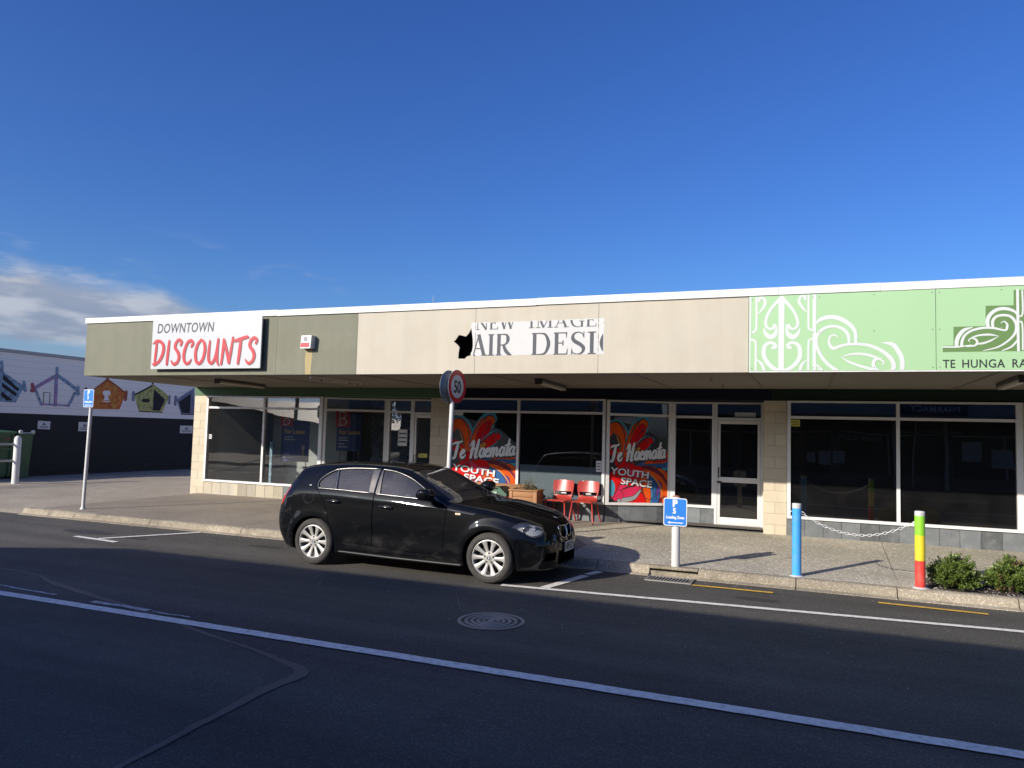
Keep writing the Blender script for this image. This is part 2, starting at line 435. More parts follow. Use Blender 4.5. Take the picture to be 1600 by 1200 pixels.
# ------------------------------------------------------------------ materials
MATS = {}
def mat(name, col=(0.5, 0.5, 0.5), rough=0.7, metal=0.0, vary=0.0, vscale=3.0, grain=0.0, gscale=80.0, bump=0.0, bscale=60.0,
        rand=0.0, coat=0.0, spec=0.5, streak=0.0, dirt=None, dirt_amt=0.0, dirt_scale=1.2, coords='world', rvary=0.0):
    """procedural surface: base colour with broad variation, fine grain, vertical streaks, dirt patches, bump; rand varies per piece"""
    if name in MATS: return MATS[name]
    m = bpy.data.materials.new(name); m.use_nodes = True
    nt = m.node_tree; bs = nt.nodes['Principled BSDF']
    MATS[name] = m
    def N(t): return nt.nodes.new(t)
    def M(op, a, b=None, clamp=False):
        n = N('ShaderNodeMath'); n.operation = op; n.use_clamp = clamp
        for i, v in enumerate((a, b)):
            if v is None: continue
            if isinstance(v, (int, float)): n.inputs[i].default_value = v
            else: nt.links.new(v, n.inputs[i])
        return n.outputs[0]
    if coords == 'world': pos = N('ShaderNodeNewGeometry').outputs['Position']
    else: pos = N('ShaderNodeTexCoord').outputs['Object']
    def noise_(sc, det=4, ro=0.55, scl=None):
        n = N('ShaderNodeTexNoise'); n.inputs['Scale'].default_value = sc; n.inputs['Detail'].default_value = det; n.inputs['Roughness'].default_value = ro
        src = pos
        if scl:
            mp = N('ShaderNodeMapping'); nt.links.new(pos, mp.inputs[0]); mp.inputs['Scale'].default_value = scl; src = mp.outputs[0]
        nt.links.new(src, n.inputs['Vector']); return n.outputs[0]
    f = None
    def acc(x):
        nonlocal f
        f = x if f is None else M('MULTIPLY', f, x)
    if vary: acc(M('ADD', M('MULTIPLY', M('SUBTRACT', noise_(vscale, 5), 0.5), vary * 3), 1.0))
    if grain: acc(M('ADD', M('MULTIPLY', M('SUBTRACT', noise_(gscale, 2, 0.8), 0.5), grain * 3), 1.0))
    if streak: acc(M('ADD', M('MULTIPLY', M('SUBTRACT', noise_(1.0, 4, 0.6, (5, 5, 0.35)), 0.5), streak * 3), 1.0))
    if rand:
        oi = N('ShaderNodeObjectInfo'); acc(M('ADD', M('MULTIPLY', M('SUBTRACT', oi.outputs['Random'], 0.5), rand * 2), 1.0))
    c = (*col, 1)
    bs.inputs['Base Color'].default_value = c
    out = None
    if f is not None:
        mx = N('ShaderNodeMix'); mx.data_type = 'RGBA'; mx.blend_type = 'MULTIPLY'; mx.inputs[0].default_value = 1.0
        mx.inputs[6].default_value = c
        cb = N('ShaderNodeCombineColor')
        for i in range(3): nt.links.new(f, cb.inputs[i])
        nt.links.new(cb.outputs[0], mx.inputs[7]); out = mx.outputs[2]
    if dirt:
        mx = N('ShaderNodeMix'); mx.data_type = 'RGBA'
        mr = N('ShaderNodeMapRange'); nt.links.new(noise_(dirt_scale, 8, 0.68), mr.inputs[0])
        mr.inputs[1].default_value = 0.48; mr.inputs[2].default_value = 0.72; mr.inputs[4].default_value = dirt_amt
        nt.links.new(mr.outputs[0], mx.inputs[0])
        if out: nt.links.new(out, mx.inputs[6])
        else: mx.inputs[6].default_value = c
        mx.inputs[7].default_value = (*dirt, 1); out = mx.outputs[2]
    if out: nt.links.new(out, bs.inputs['Base Color'])
    bs.inputs['Roughness'].default_value = rough
    if rvary: nt.links.new(M('ADD', M('MULTIPLY', M('SUBTRACT', noise_(vscale * 2, 5), 0.5), rvary * 3), rough, True), bs.inputs['Roughness'])
    bs.inputs['Metallic'].default_value = metal
    bs.inputs['Specular IOR Level'].default_value = spec
    if coat: bs.inputs['Coat Weight'].default_value = coat; bs.inputs['Coat Roughness'].default_value = 0.04
    if bump:
        b = N('ShaderNodeBump'); b.inputs['Distance'].default_value = bump; b.inputs['Strength'].default_value = 0.9
        nt.links.new(noise_(bscale, 5, 0.65), b.inputs['Height']); nt.links.new(b.outputs[0], bs.inputs['Normal'])
    return m

def glass_mat(name, tint=(0.8, 0.85, 0.85), refl=1.0, rough=0.0, dust=0.012):
    if name in MATS: return MATS[name]
    m = bpy.data.materials.new(name); m.use_nodes = True
    nt = m.node_tree; nt.nodes.clear(); MATS[name] = m
    tr = nt.nodes.new('ShaderNodeBsdfTransparent'); tr.inputs[0].default_value = (*tint, 1)
    gl = nt.nodes.new('ShaderNodeBsdfGlossy'); gl.inputs['Roughness'].default_value = rough; gl.inputs['Color'].default_value = (1, 1, 1, 1)
    fr = nt.nodes.new('ShaderNodeFresnel'); fr.inputs[0].default_value = 1.52
    mu = nt.nodes.new('ShaderNodeMath'); mu.operation = 'MULTIPLY'; mu.use_clamp = True; mu.inputs[1].default_value = 1.8 * refl
    nt.links.new(fr.outputs[0], mu.inputs[0])
    mx = nt.nodes.new('ShaderNodeMixShader')
    nt.links.new(mu.outputs[0], mx.inputs[0]); nt.links.new(tr.outputs[0], mx.inputs[1]); nt.links.new(gl.outputs[0], mx.inputs[2])
    # old float glass is never quite flat
    no = nt.nodes.new('ShaderNodeTexNoise'); no.inputs['Scale'].default_value = 0.9; no.inputs['Detail'].default_value = 1
    ge = nt.nodes.new('ShaderNodeNewGeometry'); nt.links.new(ge.outputs['Position'], no.inputs['Vector'])
    bu = nt.nodes.new('ShaderNodeBump'); bu.inputs['Distance'].default_value = 0.006; bu.inputs['Strength'].default_value = 0.5
    nt.links.new(no.outputs[0], bu.inputs['Height']); nt.links.new(bu.outputs[0], gl.inputs['Normal'])
    # a film of dust that catches the sun
    df = nt.nodes.new('ShaderNodeBsdfDiffuse'); df.inputs[0].default_value = (.55, .52, .47, 1)
    nd = nt.nodes.new('ShaderNodeTexNoise'); nd.inputs['Scale'].default_value = 3.0; nd.inputs['Detail'].default_value = 8; nt.links.new(ge.outputs['Position'], nd.inputs['Vector'])
    md = nt.nodes.new('ShaderNodeMath'); md.operation = 'MULTIPLY'; md.inputs[1].default_value = dust * 2; nt.links.new(nd.outputs[0], md.inputs[0])
    m2 = nt.nodes.new('ShaderNodeMixShader'); nt.links.new(md.outputs[0], m2.inputs[0]); nt.links.new(mx.outputs[0], m2.inputs[1]); nt.links.new(df.outputs[0], m2.inputs[2])
    out = nt.nodes.new('ShaderNodeOutputMaterial'); nt.links.new(m2.outputs[0], out.inputs[0])
    return m

def aggregate_mat(name, base, stone, light, scale=70, amt=0.5, bump=0.003, rough=0.9, patch=0.25, stain=(0.05, 0.045, 0.035), stain_amt=0.35, tracks=0.0):
    """asphalt or exposed aggregate: stones of several tones in a binder, patches and stains"""
    if name in MATS: return MATS[name]
    m = bpy.data.materials.new(name); m.use_nodes = True
    nt = m.node_tree; bs = nt.nodes['Principled BSDF']; MATS[name] = m
    N = nt.nodes.new; Lk = nt.links.new
    pos = N('ShaderNodeNewGeometry').outputs['Position']
    vo = N('ShaderNodeTexVoronoi'); vo.inputs['Scale'].default_value = scale; Lk(pos, vo.inputs['Vector'])
    sp = N('ShaderNodeSeparateColor'); Lk(vo.outputs['Color'], sp.inputs[0])
    rp = N('ShaderNodeValToRGB'); Lk(sp.outputs[0], rp.inputs[0])
    e = rp.color_ramp.elements
    e[0].position = 0.0; e[0].color = (*base, 1); e[1].position = 0.97; e[1].color = (*light, 1)
    k = e.new(0.55); k.color = (*base, 1); k = e.new(0.8); k.color = (*stone, 1)
    mx0 = N('ShaderNodeMix'); mx0.data_type = 'RGBA'; mx0.inputs[0].default_value = amt; mx0.inputs[6].default_value = (*base, 1); Lk(rp.outputs[0], mx0.inputs[7])
    n = N('ShaderNodeTexNoise'); n.inputs['Scale'].default_value = 0.55; n.inputs['Detail'].default_value = 8; n.inputs['Roughness'].default_value = 0.62; Lk(pos, n.inputs['Vector'])
    mr = N('ShaderNodeMapRange'); Lk(n.outputs[0], mr.inputs[0]); mr.inputs[1].default_value = 0.3; mr.inputs[2].default_value = 0.7; mr.inputs[3].default_value = 1 - patch; mr.inputs[4].default_value = 1 + patch
    fac = mr.outputs[0]
    if tracks:      # polished wheel tracks and drawn-out wear along the street
        mp = N('ShaderNodeMapping'); Lk(pos, mp.inputs[0]); mp.inputs['Scale'].default_value = (0.10, 1.5, 1)
        nt_ = N('ShaderNodeTexNoise'); nt_.inputs['Scale'].default_value = 1.0; nt_.inputs['Detail'].default_value = 6; nt_.inputs['Roughness'].default_value = .6; Lk(mp.outputs[0], nt_.inputs['Vector'])
        m3 = N('ShaderNodeMapRange'); Lk(nt_.outputs[0], m3.inputs[0]); m3.inputs[1].default_value = .35; m3.inputs[2].default_value = .65; m3.inputs[3].default_value = 1 - tracks; m3.inputs[4].default_value = 1 + tracks
        mm = N('ShaderNodeMath'); mm.operation = 'MULTIPLY'; Lk(fac, mm.inputs[0]); Lk(m3.outputs[0], mm.inputs[1]); fac = mm.outputs[0]
    cb = N('ShaderNodeCombineColor'); [Lk(fac, cb.inputs[i]) for i in range(3)]
    mx = N('ShaderNodeMix'); mx.data_type = 'RGBA'; mx.blend_type = 'MULTIPLY'; mx.inputs[0].default_value = 1; Lk(mx0.outputs[2], mx.inputs[6]); Lk(cb.outputs[0], mx.inputs[7])
    n2 = N('ShaderNodeTexNoise'); n2.inputs['Scale'].default_value = 1.9; n2.inputs['Detail'].default_value = 9; n2.inputs['Roughness'].default_value = 0.72; Lk(pos, n2.inputs['Vector'])
    m2 = N('ShaderNodeMapRange'); Lk(n2.outputs[0], m2.inputs[0]); m2.inputs[1].default_value = 0.56; m2.inputs[2].default_value = 0.72; m2.inputs[4].default_value = stain_amt
    mx2 = N('ShaderNodeMix'); mx2.data_type = 'RGBA'; Lk(m2.outputs[0], mx2.inputs[0]); Lk(mx.outputs[2], mx2.inputs[6]); mx2.inputs[7].default_value = (*stain, 1)
    Lk(mx2.outputs[2], bs.inputs['Base Color'])
    bs.inputs['Roughness'].default_value = rough
    bu = N('ShaderNodeBump'); bu.inputs['Distance'].default_value = bump; bu.inputs['Strength'].default_value = 0.8
    Lk(vo.outputs['Distance'], bu.inputs['Height']); bu.invert = True
    Lk(bu.outputs[0], bs.inputs['Normal'])
    return m

# ------------------------------------------------------------------ the setting: ground, road, kerb, footpath
asphalt = aggregate_mat('asphalt', (0.068, 0.063, 0.053), (0.088, 0.083, 0.071), (0.20, 0.19, 0.165), scale=120, amt=0.65, bump=0.004, rough=0.86, patch=0.16, stain=(0.034, 0.033, 0.030), stain_amt=0.6, tracks=.22)
asphalt_old = aggregate_mat('old_asphalt', (0.30, 0.255, 0.19), (0.38, 0.33, 0.25), (0.50, 0.45, 0.36), scale=60, amt=0.8, bump=0.005, rough=0.93, patch=0.22, stain=(0.17, 0.145, 0.11), stain_amt=0.5)
concrete_brown = aggregate_mat('trowelled_concrete', (0.262, 0.220, 0.165), (0.305, 0.26, 0.20), (0.43, 0.37, 0.29), scale=55, amt=0.7, bump=0.0015, rough=0.9, patch=0.18, stain=(0.16, 0.13, 0.10), stain_amt=0.55)
aggregate = aggregate_mat('exposed_aggregate', (0.405, 0.365, 0.28), (0.52, 0.475, 0.37), (0.78, 0.73, 0.61), scale=48, amt=0.95, bump=0.006, rough=0.9, patch=0.24, stain=(0.27, 0.225, 0.155), stain_amt=0.55)
kerb_mat = aggregate_mat('kerb_concrete', (0.29, 0.25, 0.18), (0.37, 0.32, 0.24), (0.62, 0.55, 0.43), scale=75, amt=0.6, bump=0.005, rough=0.92, patch=0.3, stain=(0.10, 0.085, 0.06), stain_amt=0.85)
soil = mat('dark_soil', (0.055, 0.04, 0.03), 0.95, vary=0.2, grain=0.3, bump=0.01, bscale=40)
grass_m = mat('grass_ground', (0.07, 0.10, 0.03), 0.95, vary=0.25, vscale=0.8, grain=0.3, gscale=30)

g = MB()
g.add([(-1500, -1500, -0.06), (1500, -1500, -0.06), (1500, 1500, -0.06), (-1500, 1500, -0.06)], [(0, 1, 2, 3)])
g.build('ground', grass_m, kind='structure', origin=None)
g = MB()
g.prism([(-60, -3.0), (60, -3.0), (60, 10.25), (-14.6, 10.25), (-60, 10.25)], -0.05, 0.0, 'Z')
g.build('road', asphalt, kind='structure', origin=None)

KY = 10.29          # kerb face
# driveway and yard to the left of the footpath, ramping up gently from the channel
g = MB()
ys = [10.25, 10.45, 11.2, 13.0, 16.0, 60.0]; zs = [0.004, 0.03, 0.065, 0.085, 0.085, 0.085]
for i in range(5):
    x1 = -14.62 if ys[i] < 10.3 else -14.62
    g.add([(-60, ys[i], zs[i]), (x1, ys[i], zs[i]), (x1, ys[i + 1], zs[i + 1]), (-60, ys[i + 1], zs[i + 1])], [(0, 1, 2, 3)])
g.build('driveway', asphalt_old, kind='structure', origin=None)
g = MB()
g.add([(-14.62, 10.44, 0.030), (-14.3, 10.44, 0.12), (-14.62, 60, 0.085), (-14.3, 60, 0.135)], [(0, 1, 3, 2)])
g.build('driveway_ramp', concrete_brown, kind='structure', origin=None)

# footpath: slabs cast in place, each a slab with open joints; falls gently towards the kerb
pave = empty('footpath', (0, 12.4, 0.0)); tag(pave, kind='structure')
def pz(y): return 0.122 + (y - 10.43) * 0.0085
def slab(poly, m, name='paving_slab'):
    mb = MB(); n = len(poly)
    cx = sum(p[0] for p in poly) / n; cy = sum(p[1] for p in poly) / n
    q = []
    for x, y in poly:      # pull in 5 mm for the joint
        d = Vector((x - cx, y - cy)); l = d.length
        q.append((x - d.x / l * 0.006, y - d.y / l * 0.006))
    v = [(x, y, pz(y)) for x, y in q] + [(x, y, pz(y) - 0.07) for x, y in q]
    f = [tuple(range(n))] + [(i, n + i, n + (i + 1) % n, (i + 1) % n) for i in range(n)]
    mb.add(v, f)
    return mb.build(name, m, pave)
mb = MB(); mb.add([(-14.3, 10.44, 0.075), (60, 10.44, 0.075), (60, 17.0, 0.12), (-14.3, 17.0, 0.12)], [(0, 1, 2, 3)])
mb.build('joint_bed', soil, pave)
# brown trowelled part on the left: two strips with a long joint, cross joints every few metres
edgeA = [(-14.30, 10.44), (-13.2, 10.44), (-9.4, 10.44), (-5.2, 10.44)]
for x0, x1 in ((-14.30, -13.0), (-13.0, -9.3), (-9.3, -5.6)):
    ya0 = 10.75 + (x0 + 14.3) * 0.27; ya1 = 10.75 + (x1 + 14.3) * 0.27
    slab([(x0, 10.44), (x1, 10.44), (x1, ya1), (x0, ya0)], concrete_brown)
    slab([(x0, ya0), (x1, ya1), (x1, 15.4), (x0, 15.4)], concrete_brown)
slab([(-5.6, 10.44), (-3.34, 10.44), (-3.34, 11.61), (-4.2, 13.1), (-5.6, 13.1)], concrete_brown)
slab([(-5.6, 13.1), (-4.2, 13.1), (-3.75, 13.95), (-5.6, 13.75)], concrete_brown)
slab([(-5.6, 13.75), (-3.75, 13.95), (-3.41, 14.6), (-5.6, 14.6)], concrete_brown)
slab([(-5.6, 14.6), (-3.41, 14.6), (-3.41, 15.4), (-5.6, 15.4)], concrete_brown)
# exposed aggregate on the right
slab([(-3.34, 10.44), (1.0, 10.44), (1.02, 11.6), (-3.34, 11.61)], aggregate)
slab([(-3.34, 11.61), (1.02, 11.6), (1.10, 14.6), (-3.41, 14.6), (-4.2, 13.1)], aggregate)
slab([(-3.41, 14.6), (-2.6, 14.6), (-0.8, 14.6), (-0.8, 15.4), (-3.41, 15.4)], mat('step_concrete', (0.20, 0.19, 0.175), 0.85, vary=0.12, grain=0.15, bump=0.003))
slab([(1.0, 10.44), (1.32, 10.44), (1.32, 11.55), (1.02, 11.6)], aggregate)
slab([(1.32, 11.30), (6.0, 11.30), (6.0, 11.62), (1.32, 11.60)], aggregate)
slab([(1.02, 11.6), (6.0, 11.62), (6.0, 14.6), (1.10, 14.6)], aggregate)
slab([(6.0, 10.44), (14.0, 10.44), (14.0, 14.6), (6.0, 14.6)], aggregate)
# planting bed at the kerb on the right
mb = MB()
nx, ny = 40, 8
rnd = random.Random(5)
V = []
for j in range(ny + 1):
    for i in range(nx + 1):
        x = 1.34 + 4.65 * i / nx; y = 10.46 + 0.83 * j / ny
        V.append((x, y, 0.115 + 0.018 * noise.noise(Vector((x * 6, y * 6, 0))) + rnd.uniform(-.004, .004)))
F = [(j * (nx + 1) + i, j * (nx + 1) + i + 1, (j + 1) * (nx + 1) + i + 1, (j + 1) * (nx + 1) + i) for j in range(ny) for i in range(nx)]
mb.add(V, F, 0, True)
mb.build('planting_bed', soil, pave)

# kerb: cast lengths with open joints, a worn rounded nose and a shallow channel lip at the foot
kerb = empty('kerb', (0, KY, 0)); tag(kerb, kind='structure')
def kerb_piece(x0, x1, seed):
    r = random.Random(seed)
    prof = [(KY - 0.115, -0.02), (KY - 0.11, 0.006), (KY - 0.03, 0.022), (KY + 0.0, 0.085), (KY + 0.022, 0.112), (KY + 0.055, 0.124), (KY + 0.145, 0.122), (KY + 0.145, -0.02)]
    n = max(2, int((x1 - x0) / 0.09)); V = []; F = []
    for i in range(n + 1):
        x = x0 + (x1 - x0) * i / n
        for k, (y, z) in enumerate(prof):
            w = 0.0 if k in (0, 6, 7) else 1.0
            c = noise.noise(Vector((x * 3.1, k * 0.9, 2))) * 0.007 + noise.noise(Vector((x * 11, k * 2.0, 5))) * 0.006
            V.append((x, y + c * w, z + c * w * 0.7))
    m = len(prof)
    for i in range(n):
        for k in range(m - 1):
            F.append((i * m + k, (i + 1) * m + k, (i + 1) * m + k + 1, i * m + k + 1))
    F.append(tuple(range(m))); F.append(tuple(n * m + k for k in range(m))[::-1])
    b = MB(); b.add(V, F, 0, False)
    return b.build('kerb_stone', kerb_mat, kerb)
x = -14.6; i = 0
cuts = [-14.6, -13.15, -11.2, -9.1, -7.0, -4.9, -2.8, -2.06]
for a, b in zip(cuts, cuts[1:]): kerb_piece(a + 0.006, b - 0.006, i); i += 1
for a, b in zip([-1.42, -0.2, 0.95, 2.2, 4.2, 6.2, 8.2, 10.2], [-0.2, 0.95, 2.2, 4.2, 6.2, 8.2, 10.2, 13]): kerb_piece(a + 0.006, b - 0.006, i); i += 1
# kerb inlet above the grate
mb = MB(); mb.box(-2.06, -1.42, KY + 0.0, KY + 0.145, 0.085, 0.123, bev=0.008); mb.box(-2.06, -1.42, KY + 0.12, KY + 0.145, -0.02, 0.085)
mb.box(-2.06, -1.42, KY + 0.01, KY + 0.10, -0.02, 0.052); mb.build('kerb_lintel', kerb_mat, kerb)

# road paint, a few millimetres proud of the asphalt
paint_w = mat('white_road_paint', (0.86, 0.82, 0.74), 0.7, grain=0.10, gscale=60, dirt=(0.22, 0.21, 0.20), dirt_amt=0.6, dirt_scale=16)
paint_y = mat('yellow_road_paint', (0.78, 0.47, 0.06), 0.7, grain=0.12, gscale=60, dirt=(0.2, 0.17, 0.1), dirt_amt=0.6, dirt_scale=12)
marks = empty('road_markings', (0, 8, 0.0)); tag(marks, kind='structure')
def strip(pts, w, m, name, z=0.010):
    b = MB()
    P = [Vector((p[0], p[1], 0)) for p in pts]
    L = []; Q = []
    for i, p in enumerate(P):
        t = (P[min(i + 1, len(P) - 1)] - P[max(0, i - 1)]).normalized(); nn = Vector((-t.y, t.x, 0))
        ww = w[i] if isinstance(w, (list, tuple)) else w
        L.append(p + nn * ww / 2); Q.append(p - nn * ww / 2)
    for i in range(len(P) - 1):
        b.add([(*Q[i][:2], z), (*Q[i + 1][:2], z), (*L[i + 1][:2], z), (*L[i][:2], z)], [(0, 1, 2, 3)])
    return b.build(name, m, marks)
def longline(x0, x1, y0, y1, w, m, name, rag=0.004, seed=1):
    r = random.Random(seed); n = max(2, int((x1 - x0) / 0.12)); pts = []
    ws = []
    for i in range(n + 1):
        t = i / n; pts.append((x0 + (x1 - x0) * t, y0 + (y1 - y0) * t + r.uniform(-rag, rag))); ws.append(w + r.uniform(-rag, rag))
    return strip(pts, ws, m, name)
longline(-40, 30, 5.60, 5.45, 0.135, paint_w, 'centre_line')
longline(-3.55, 9.0, 8.60, 9.72, 0.10, paint_w, 'parking_line', seed=2)
longline(-11.12, -10.08, 8.74, 8.63, 0.10, paint_w, 'parking_bar', seed=3)
strip([(-10.60, 8.74), (-9.85, 10.12)], 0.10, paint_w, 'parking_tee')
strip([(-3.03, 8.70), (-2.80, 9.72)], 0.12, paint_w, 'parking_tee')
strip([(-2.80, 9.80), (-2.71, 10.10)], 0.12, paint_w, 'parking_tee')
longline(-1.42, -0.45, 9.80, 9.82, 0.075, paint_y, 'no_parking_line', seed=4)
longline(0.71, 1.81, 9.86, 9.82, 0.075, paint_y, 'no_parking_line', seed=5)
longline(2.9, 4.0, 9.80, 9.80, 0.075, paint_y, 'no_parking_line', seed=6)
old_w = mat('worn_white_paint', (0.55, 0.54, 0.52), 0.8, grain=0.2, dirt=(0.08, 0.08, 0.08), dirt_amt=1.0, dirt_scale=22)
longline(-8.6, -7.55, 5.79, 5.745, 0.04, old_w, 'worn_line', 0.012, 7)
longline(-6.95, -6.15, 5.715, 5.70, 0.07, old_w, 'worn_line', 0.012, 8)
longline(-6.1, -5.6, 5.69, 5.68, 0.03, old_w, 'worn_line', 0.012, 9)
# the sealed edge of an old trench patch
seal = aggregate_mat('patch_seal', (0.165, 0.125, 0.10), (0.185, 0.145, 0.115), (0.2, 0.17, 0.15), scale=80, amt=0.6, bump=0.002, rough=0.8)
P = spline([(-11.5, 6.55, .05), (-9.49, 6.44, .06), (-8.66, 6.35, .07), (-8.29, 6.2, .08), (-7.95, 6.1, .13), (-6.66, 5.78, .10), (-5.97, 5.60, .07), (-4.99, 5.31, .05), (-4.39, 5.15, .06), (-3.93, 4.99, .10), (-3.70, 4.90, .14), (-3.60, 4.75, .16), (-3.62, 4.46, .13), (-3.57, 3.83, .09), (-3.51, 3.17, .07), (-3.48, 2.4, .06)], 8)
rr = random.Random(3)
strip([(p.x + rr.uniform(-.006, .006), p.y + rr.uniform(-.006, .006)) for p in P], [p.z * .72 + rr.uniform(-.008, .008) for p in P], seal, 'seal_band', z=0.006)
b = MB(); b.add([(p.x, p.y, .003) for p in P] + [(-60, 2.4, .003), (-60, 6.6, .003)], [tuple(range(len(P) + 2))[::-1]])
b.build('trench_patch', aggregate_mat('patch_asphalt', (0.078, 0.072, 0.060), (0.096, 0.089, 0.075), (0.19, 0.18, 0.155), scale=110, amt=0.65, bump=0.004, rough=0.88, patch=0.2, tracks=.2), marks, origin=None)

oil = mat('oil_stain', (0.045, 0.042, 0.038), .7, grain=.2)
for cx, cy, rx, ry in ((-11.4, 9.2, .55, .16), (-10.2, 9.1, .25, .08), (-7.9, 9.5, .3, .1), (-5.2, 9.3, .5, .15), (-0.6, 9.35, .25, .08)):
    b = MB(); b.add([(cx + rx * (1 + .3 * noise.noise(Vector((k * .9, cx, 0)))) * math.cos(k * math.pi / 14), cy + ry * (1 + .4 * noise.noise(Vector((k * .7, cy, 3)))) * math.sin(k * math.pi / 14), .003) for k in range(28)], [tuple(range(28))])
    b.build('oil_stain', oil, marks)
scuff = mat('pale_scrape', (0.12, 0.112, 0.10), .8, grain=.3)
for P0 in ([(-5.75, 8.0), (-5.9, 7.4)], [(-5.72, 8.0), (-5.45, 7.5)], [(-3.9, 8.05), (-3.45, 7.25)], [(-3.92, 8.05), (-4.15, 7.5)]):
    strip(P0, [.006, .02], scuff, 'scrape', z=.004)
# white shell chips and litter along the kerb and the bed: nobody could count them
chips = MB()
rnd = random.Random(11)
def chip(x, y, z, s):
    a = rnd.uniform(0, 6.28); h = s * rnd.uniform(.25, .5)
    v = [(x + s * math.cos(a + k * 1.57) * rnd.uniform(.5, 1), y + s * math.sin(a + k * 1.57) * rnd.uniform(.5, 1), z) for k in range(4)] + [(x, y, z + h)]
    chips.add(v, [(0, 1, 4), (1, 2, 4), (2, 3, 4), (3, 0, 4)])
for _ in range(1500):
    x = rnd.uniform(-3.0, 1.3); y = 10.45 + abs(rnd.gauss(0, 0.28)); chip(x, y, pz(y), rnd.uniform(.004, .011))
for _ in range(1500):
    x = rnd.uniform(1.3, 5.5); y = rnd.uniform(10.44, 11.3); chip(x, y, 0.118, rnd.uniform(.005, .016))
for _ in range(350):
    x = rnd.uniform(-14, -8); y = 10.45 + abs(rnd.gauss(0, 0.2)); chip(x, y, pz(y), rnd.uniform(.004, .008))
for _ in range(260):
    x = rnd.uniform(-12, 5); y = rnd.choice([rnd.uniform(6, 10), 10.12 - abs(rnd.gauss(0, .15))]); chip(x, y, 0.0, rnd.uniform(.004, .009))
chips.build('stone_chips', mat('pale_chips', (0.55, 0.52, 0.46), 0.8, rand=0.1, grain=0.3), kind='stuff', origin=None, label='pale stone and shell chips scattered along the kerb edge')

# ------------------------------------------------------------------ the other side of the street: it shades the road and shows in the shop windows
opp = empty('opposite_shop', (-2, -3.6, 0), 'shops with a pale canopy on the near side, seen only in reflections', 'building')
opp_f = mat('opposite_fascia', (0.24, 0.26, 0.28), .6, vary=.06); opp_w = mat('opposite_wall', (0.16, 0.15, 0.15), .8, vary=.1); dkmat = mat('opposite_dark', (0.02, 0.022, 0.028), .35)
b = MB(); b.prism([(-14.35, -.12), (14, -.12), (14, -.16), (-14.33, -.16)], 2.85, 4.09, 'Z'); b.build('fascia', opp_f, opp)
b = MB(); b.prism([(-14.35, -.12), (-14.33, -.16), (-19.9, -3.10), (-19.93, -3.06)], 2.85, 4.09, 'Z'); b.build('end_fascia', opp_f, opp)
b = MB(); b.prism([(-14.33, -.17), (14, -.17), (14, -3.6), (-20.0, -3.6), (-19.9, -3.11)], 2.80, 2.88, 'Z'); b.build('canopy', mat('opposite_soffit', (.3, .29, .26), .8), opp)
b = MB(); b.prism([(-14.33, -.17), (14, -.17), (14, -16), (-20.0, -16), (-19.9, -3.11)], 4.0, 4.06, 'Z'); b.build('roof', mat('opposite_roof', (.25, .25, .26), .6), opp)
b = MB(); b.box(-20, 14, -16, -3.6, .12, 3.99); b.build('wall', opp_w, opp)
for i, x in enumerate((-18.5, -14.6, -10.7, -6.8, -2.9, 1.0, 4.9, 8.8)):
    b = MB(); b.box(x, x + 3.5, -3.6, -3.585, .6, 2.6); w_ = b.build('window', dkmat, opp)
    b = MB(); b.box(x, x + 3.5, -3.583, -3.55, 2.2, 2.25); b.box(x + 1.72, x + 1.78, -3.583, -3.55, .6, 2.2); b.build('frame', mat('opposite_frame', (.5, .5, .5), .5), w_)
b = MB(); b.box(2.85, 4.85, -.115, -.08, 2.88, 3.36); sg = b.build('pharmacy_sign', mat('pharmacy_navy', (.012, .02, .07), .5), label='dark pharmacy sign mounted on the pale canopy across the street', cat='sign')
text_mesh('lettering', 'PHARMACY', .27, mat('pharmacy_white', (.6, .62, .66), .5), (4.62, -.0785, 3.02), rot=(math.pi / 2, 0, math.pi), parent=sg, offset=.004, space=1.05)
b = MB(); b.prism([(-60, .75), (60, .75), (60, -40), (-60, -40)], -.03, .12, 'Z'); b.build('near_footpath', concrete_brown, kind='structure', origin=None)
pw_ = mat('opposite_poster', (.55, .57, .60), .6, vary=.3, vscale=3)
for x0, x1, z0, z1 in ((-.2, .1, 1.0, 1.45), (.2, .6, .95, 1.5), (.7, 1.2, 1.0, 1.5), (5.2, 5.9, 1.2, 2.0), (6.2, 6.9, 1.0, 1.7), (-1.9, -1.2, 1.1, 2.0)):
    q = MB(); q.box(x0, x1, -3.548, -3.54, z0, z1); q.build('poster', pw_, opp)
text_mesh('window_lettering', 'NEVER SLEEPS', .26, pw_, (2.5, -3.54, 1.95), rot=(math.pi / 2, 0, math.pi), parent=opp, offset=.004)['kind'] = 'stuff'
for x, w in ((2.9, .12), (3.6, .06), (4.6, .12), (-4.2, .1)):
    q = MB(); q.box(x, x + w, -3.5, -3.4, .12, 2.75); q.build('door_frame', mat('opposite_frame'), opp)
q = MB(); q.box(2.6, 5.2, -3.5, -3.42, 2.3, 2.38); q.build('door_frame', mat('teal_trim', (.15, .35, .3), .5), opp)
gh = empty('gabled_hall', (-38, -16, .12), 'gabled timber hall down the street, seen only as a reflection', 'building')
b = MB(); b.prism([(-56, .1), (-31, .1), (-31, 1.75), (-44, 3.9), (-56, 1.9)], -30, -14, 'Y'); b.build('wall', mat('hall_wall', (.20, .21, .20), .8, vary=.1), gh)
b = MB(); b.prism([(-57, 1.75), (-44, 3.95), (-30.4, 1.7), (-30.4, 1.85), (-44, 4.12), (-57, 1.95)], -30.3, -13.7, 'Y'); b.build('roof', mat('hall_roof', (.16, .07, .05), .6, vary=.1), gh)
pp = empty('power_pole', (-33, -13, .12), 'timber power pole with a crossarm down the street, seen only as a reflection', 'power pole')
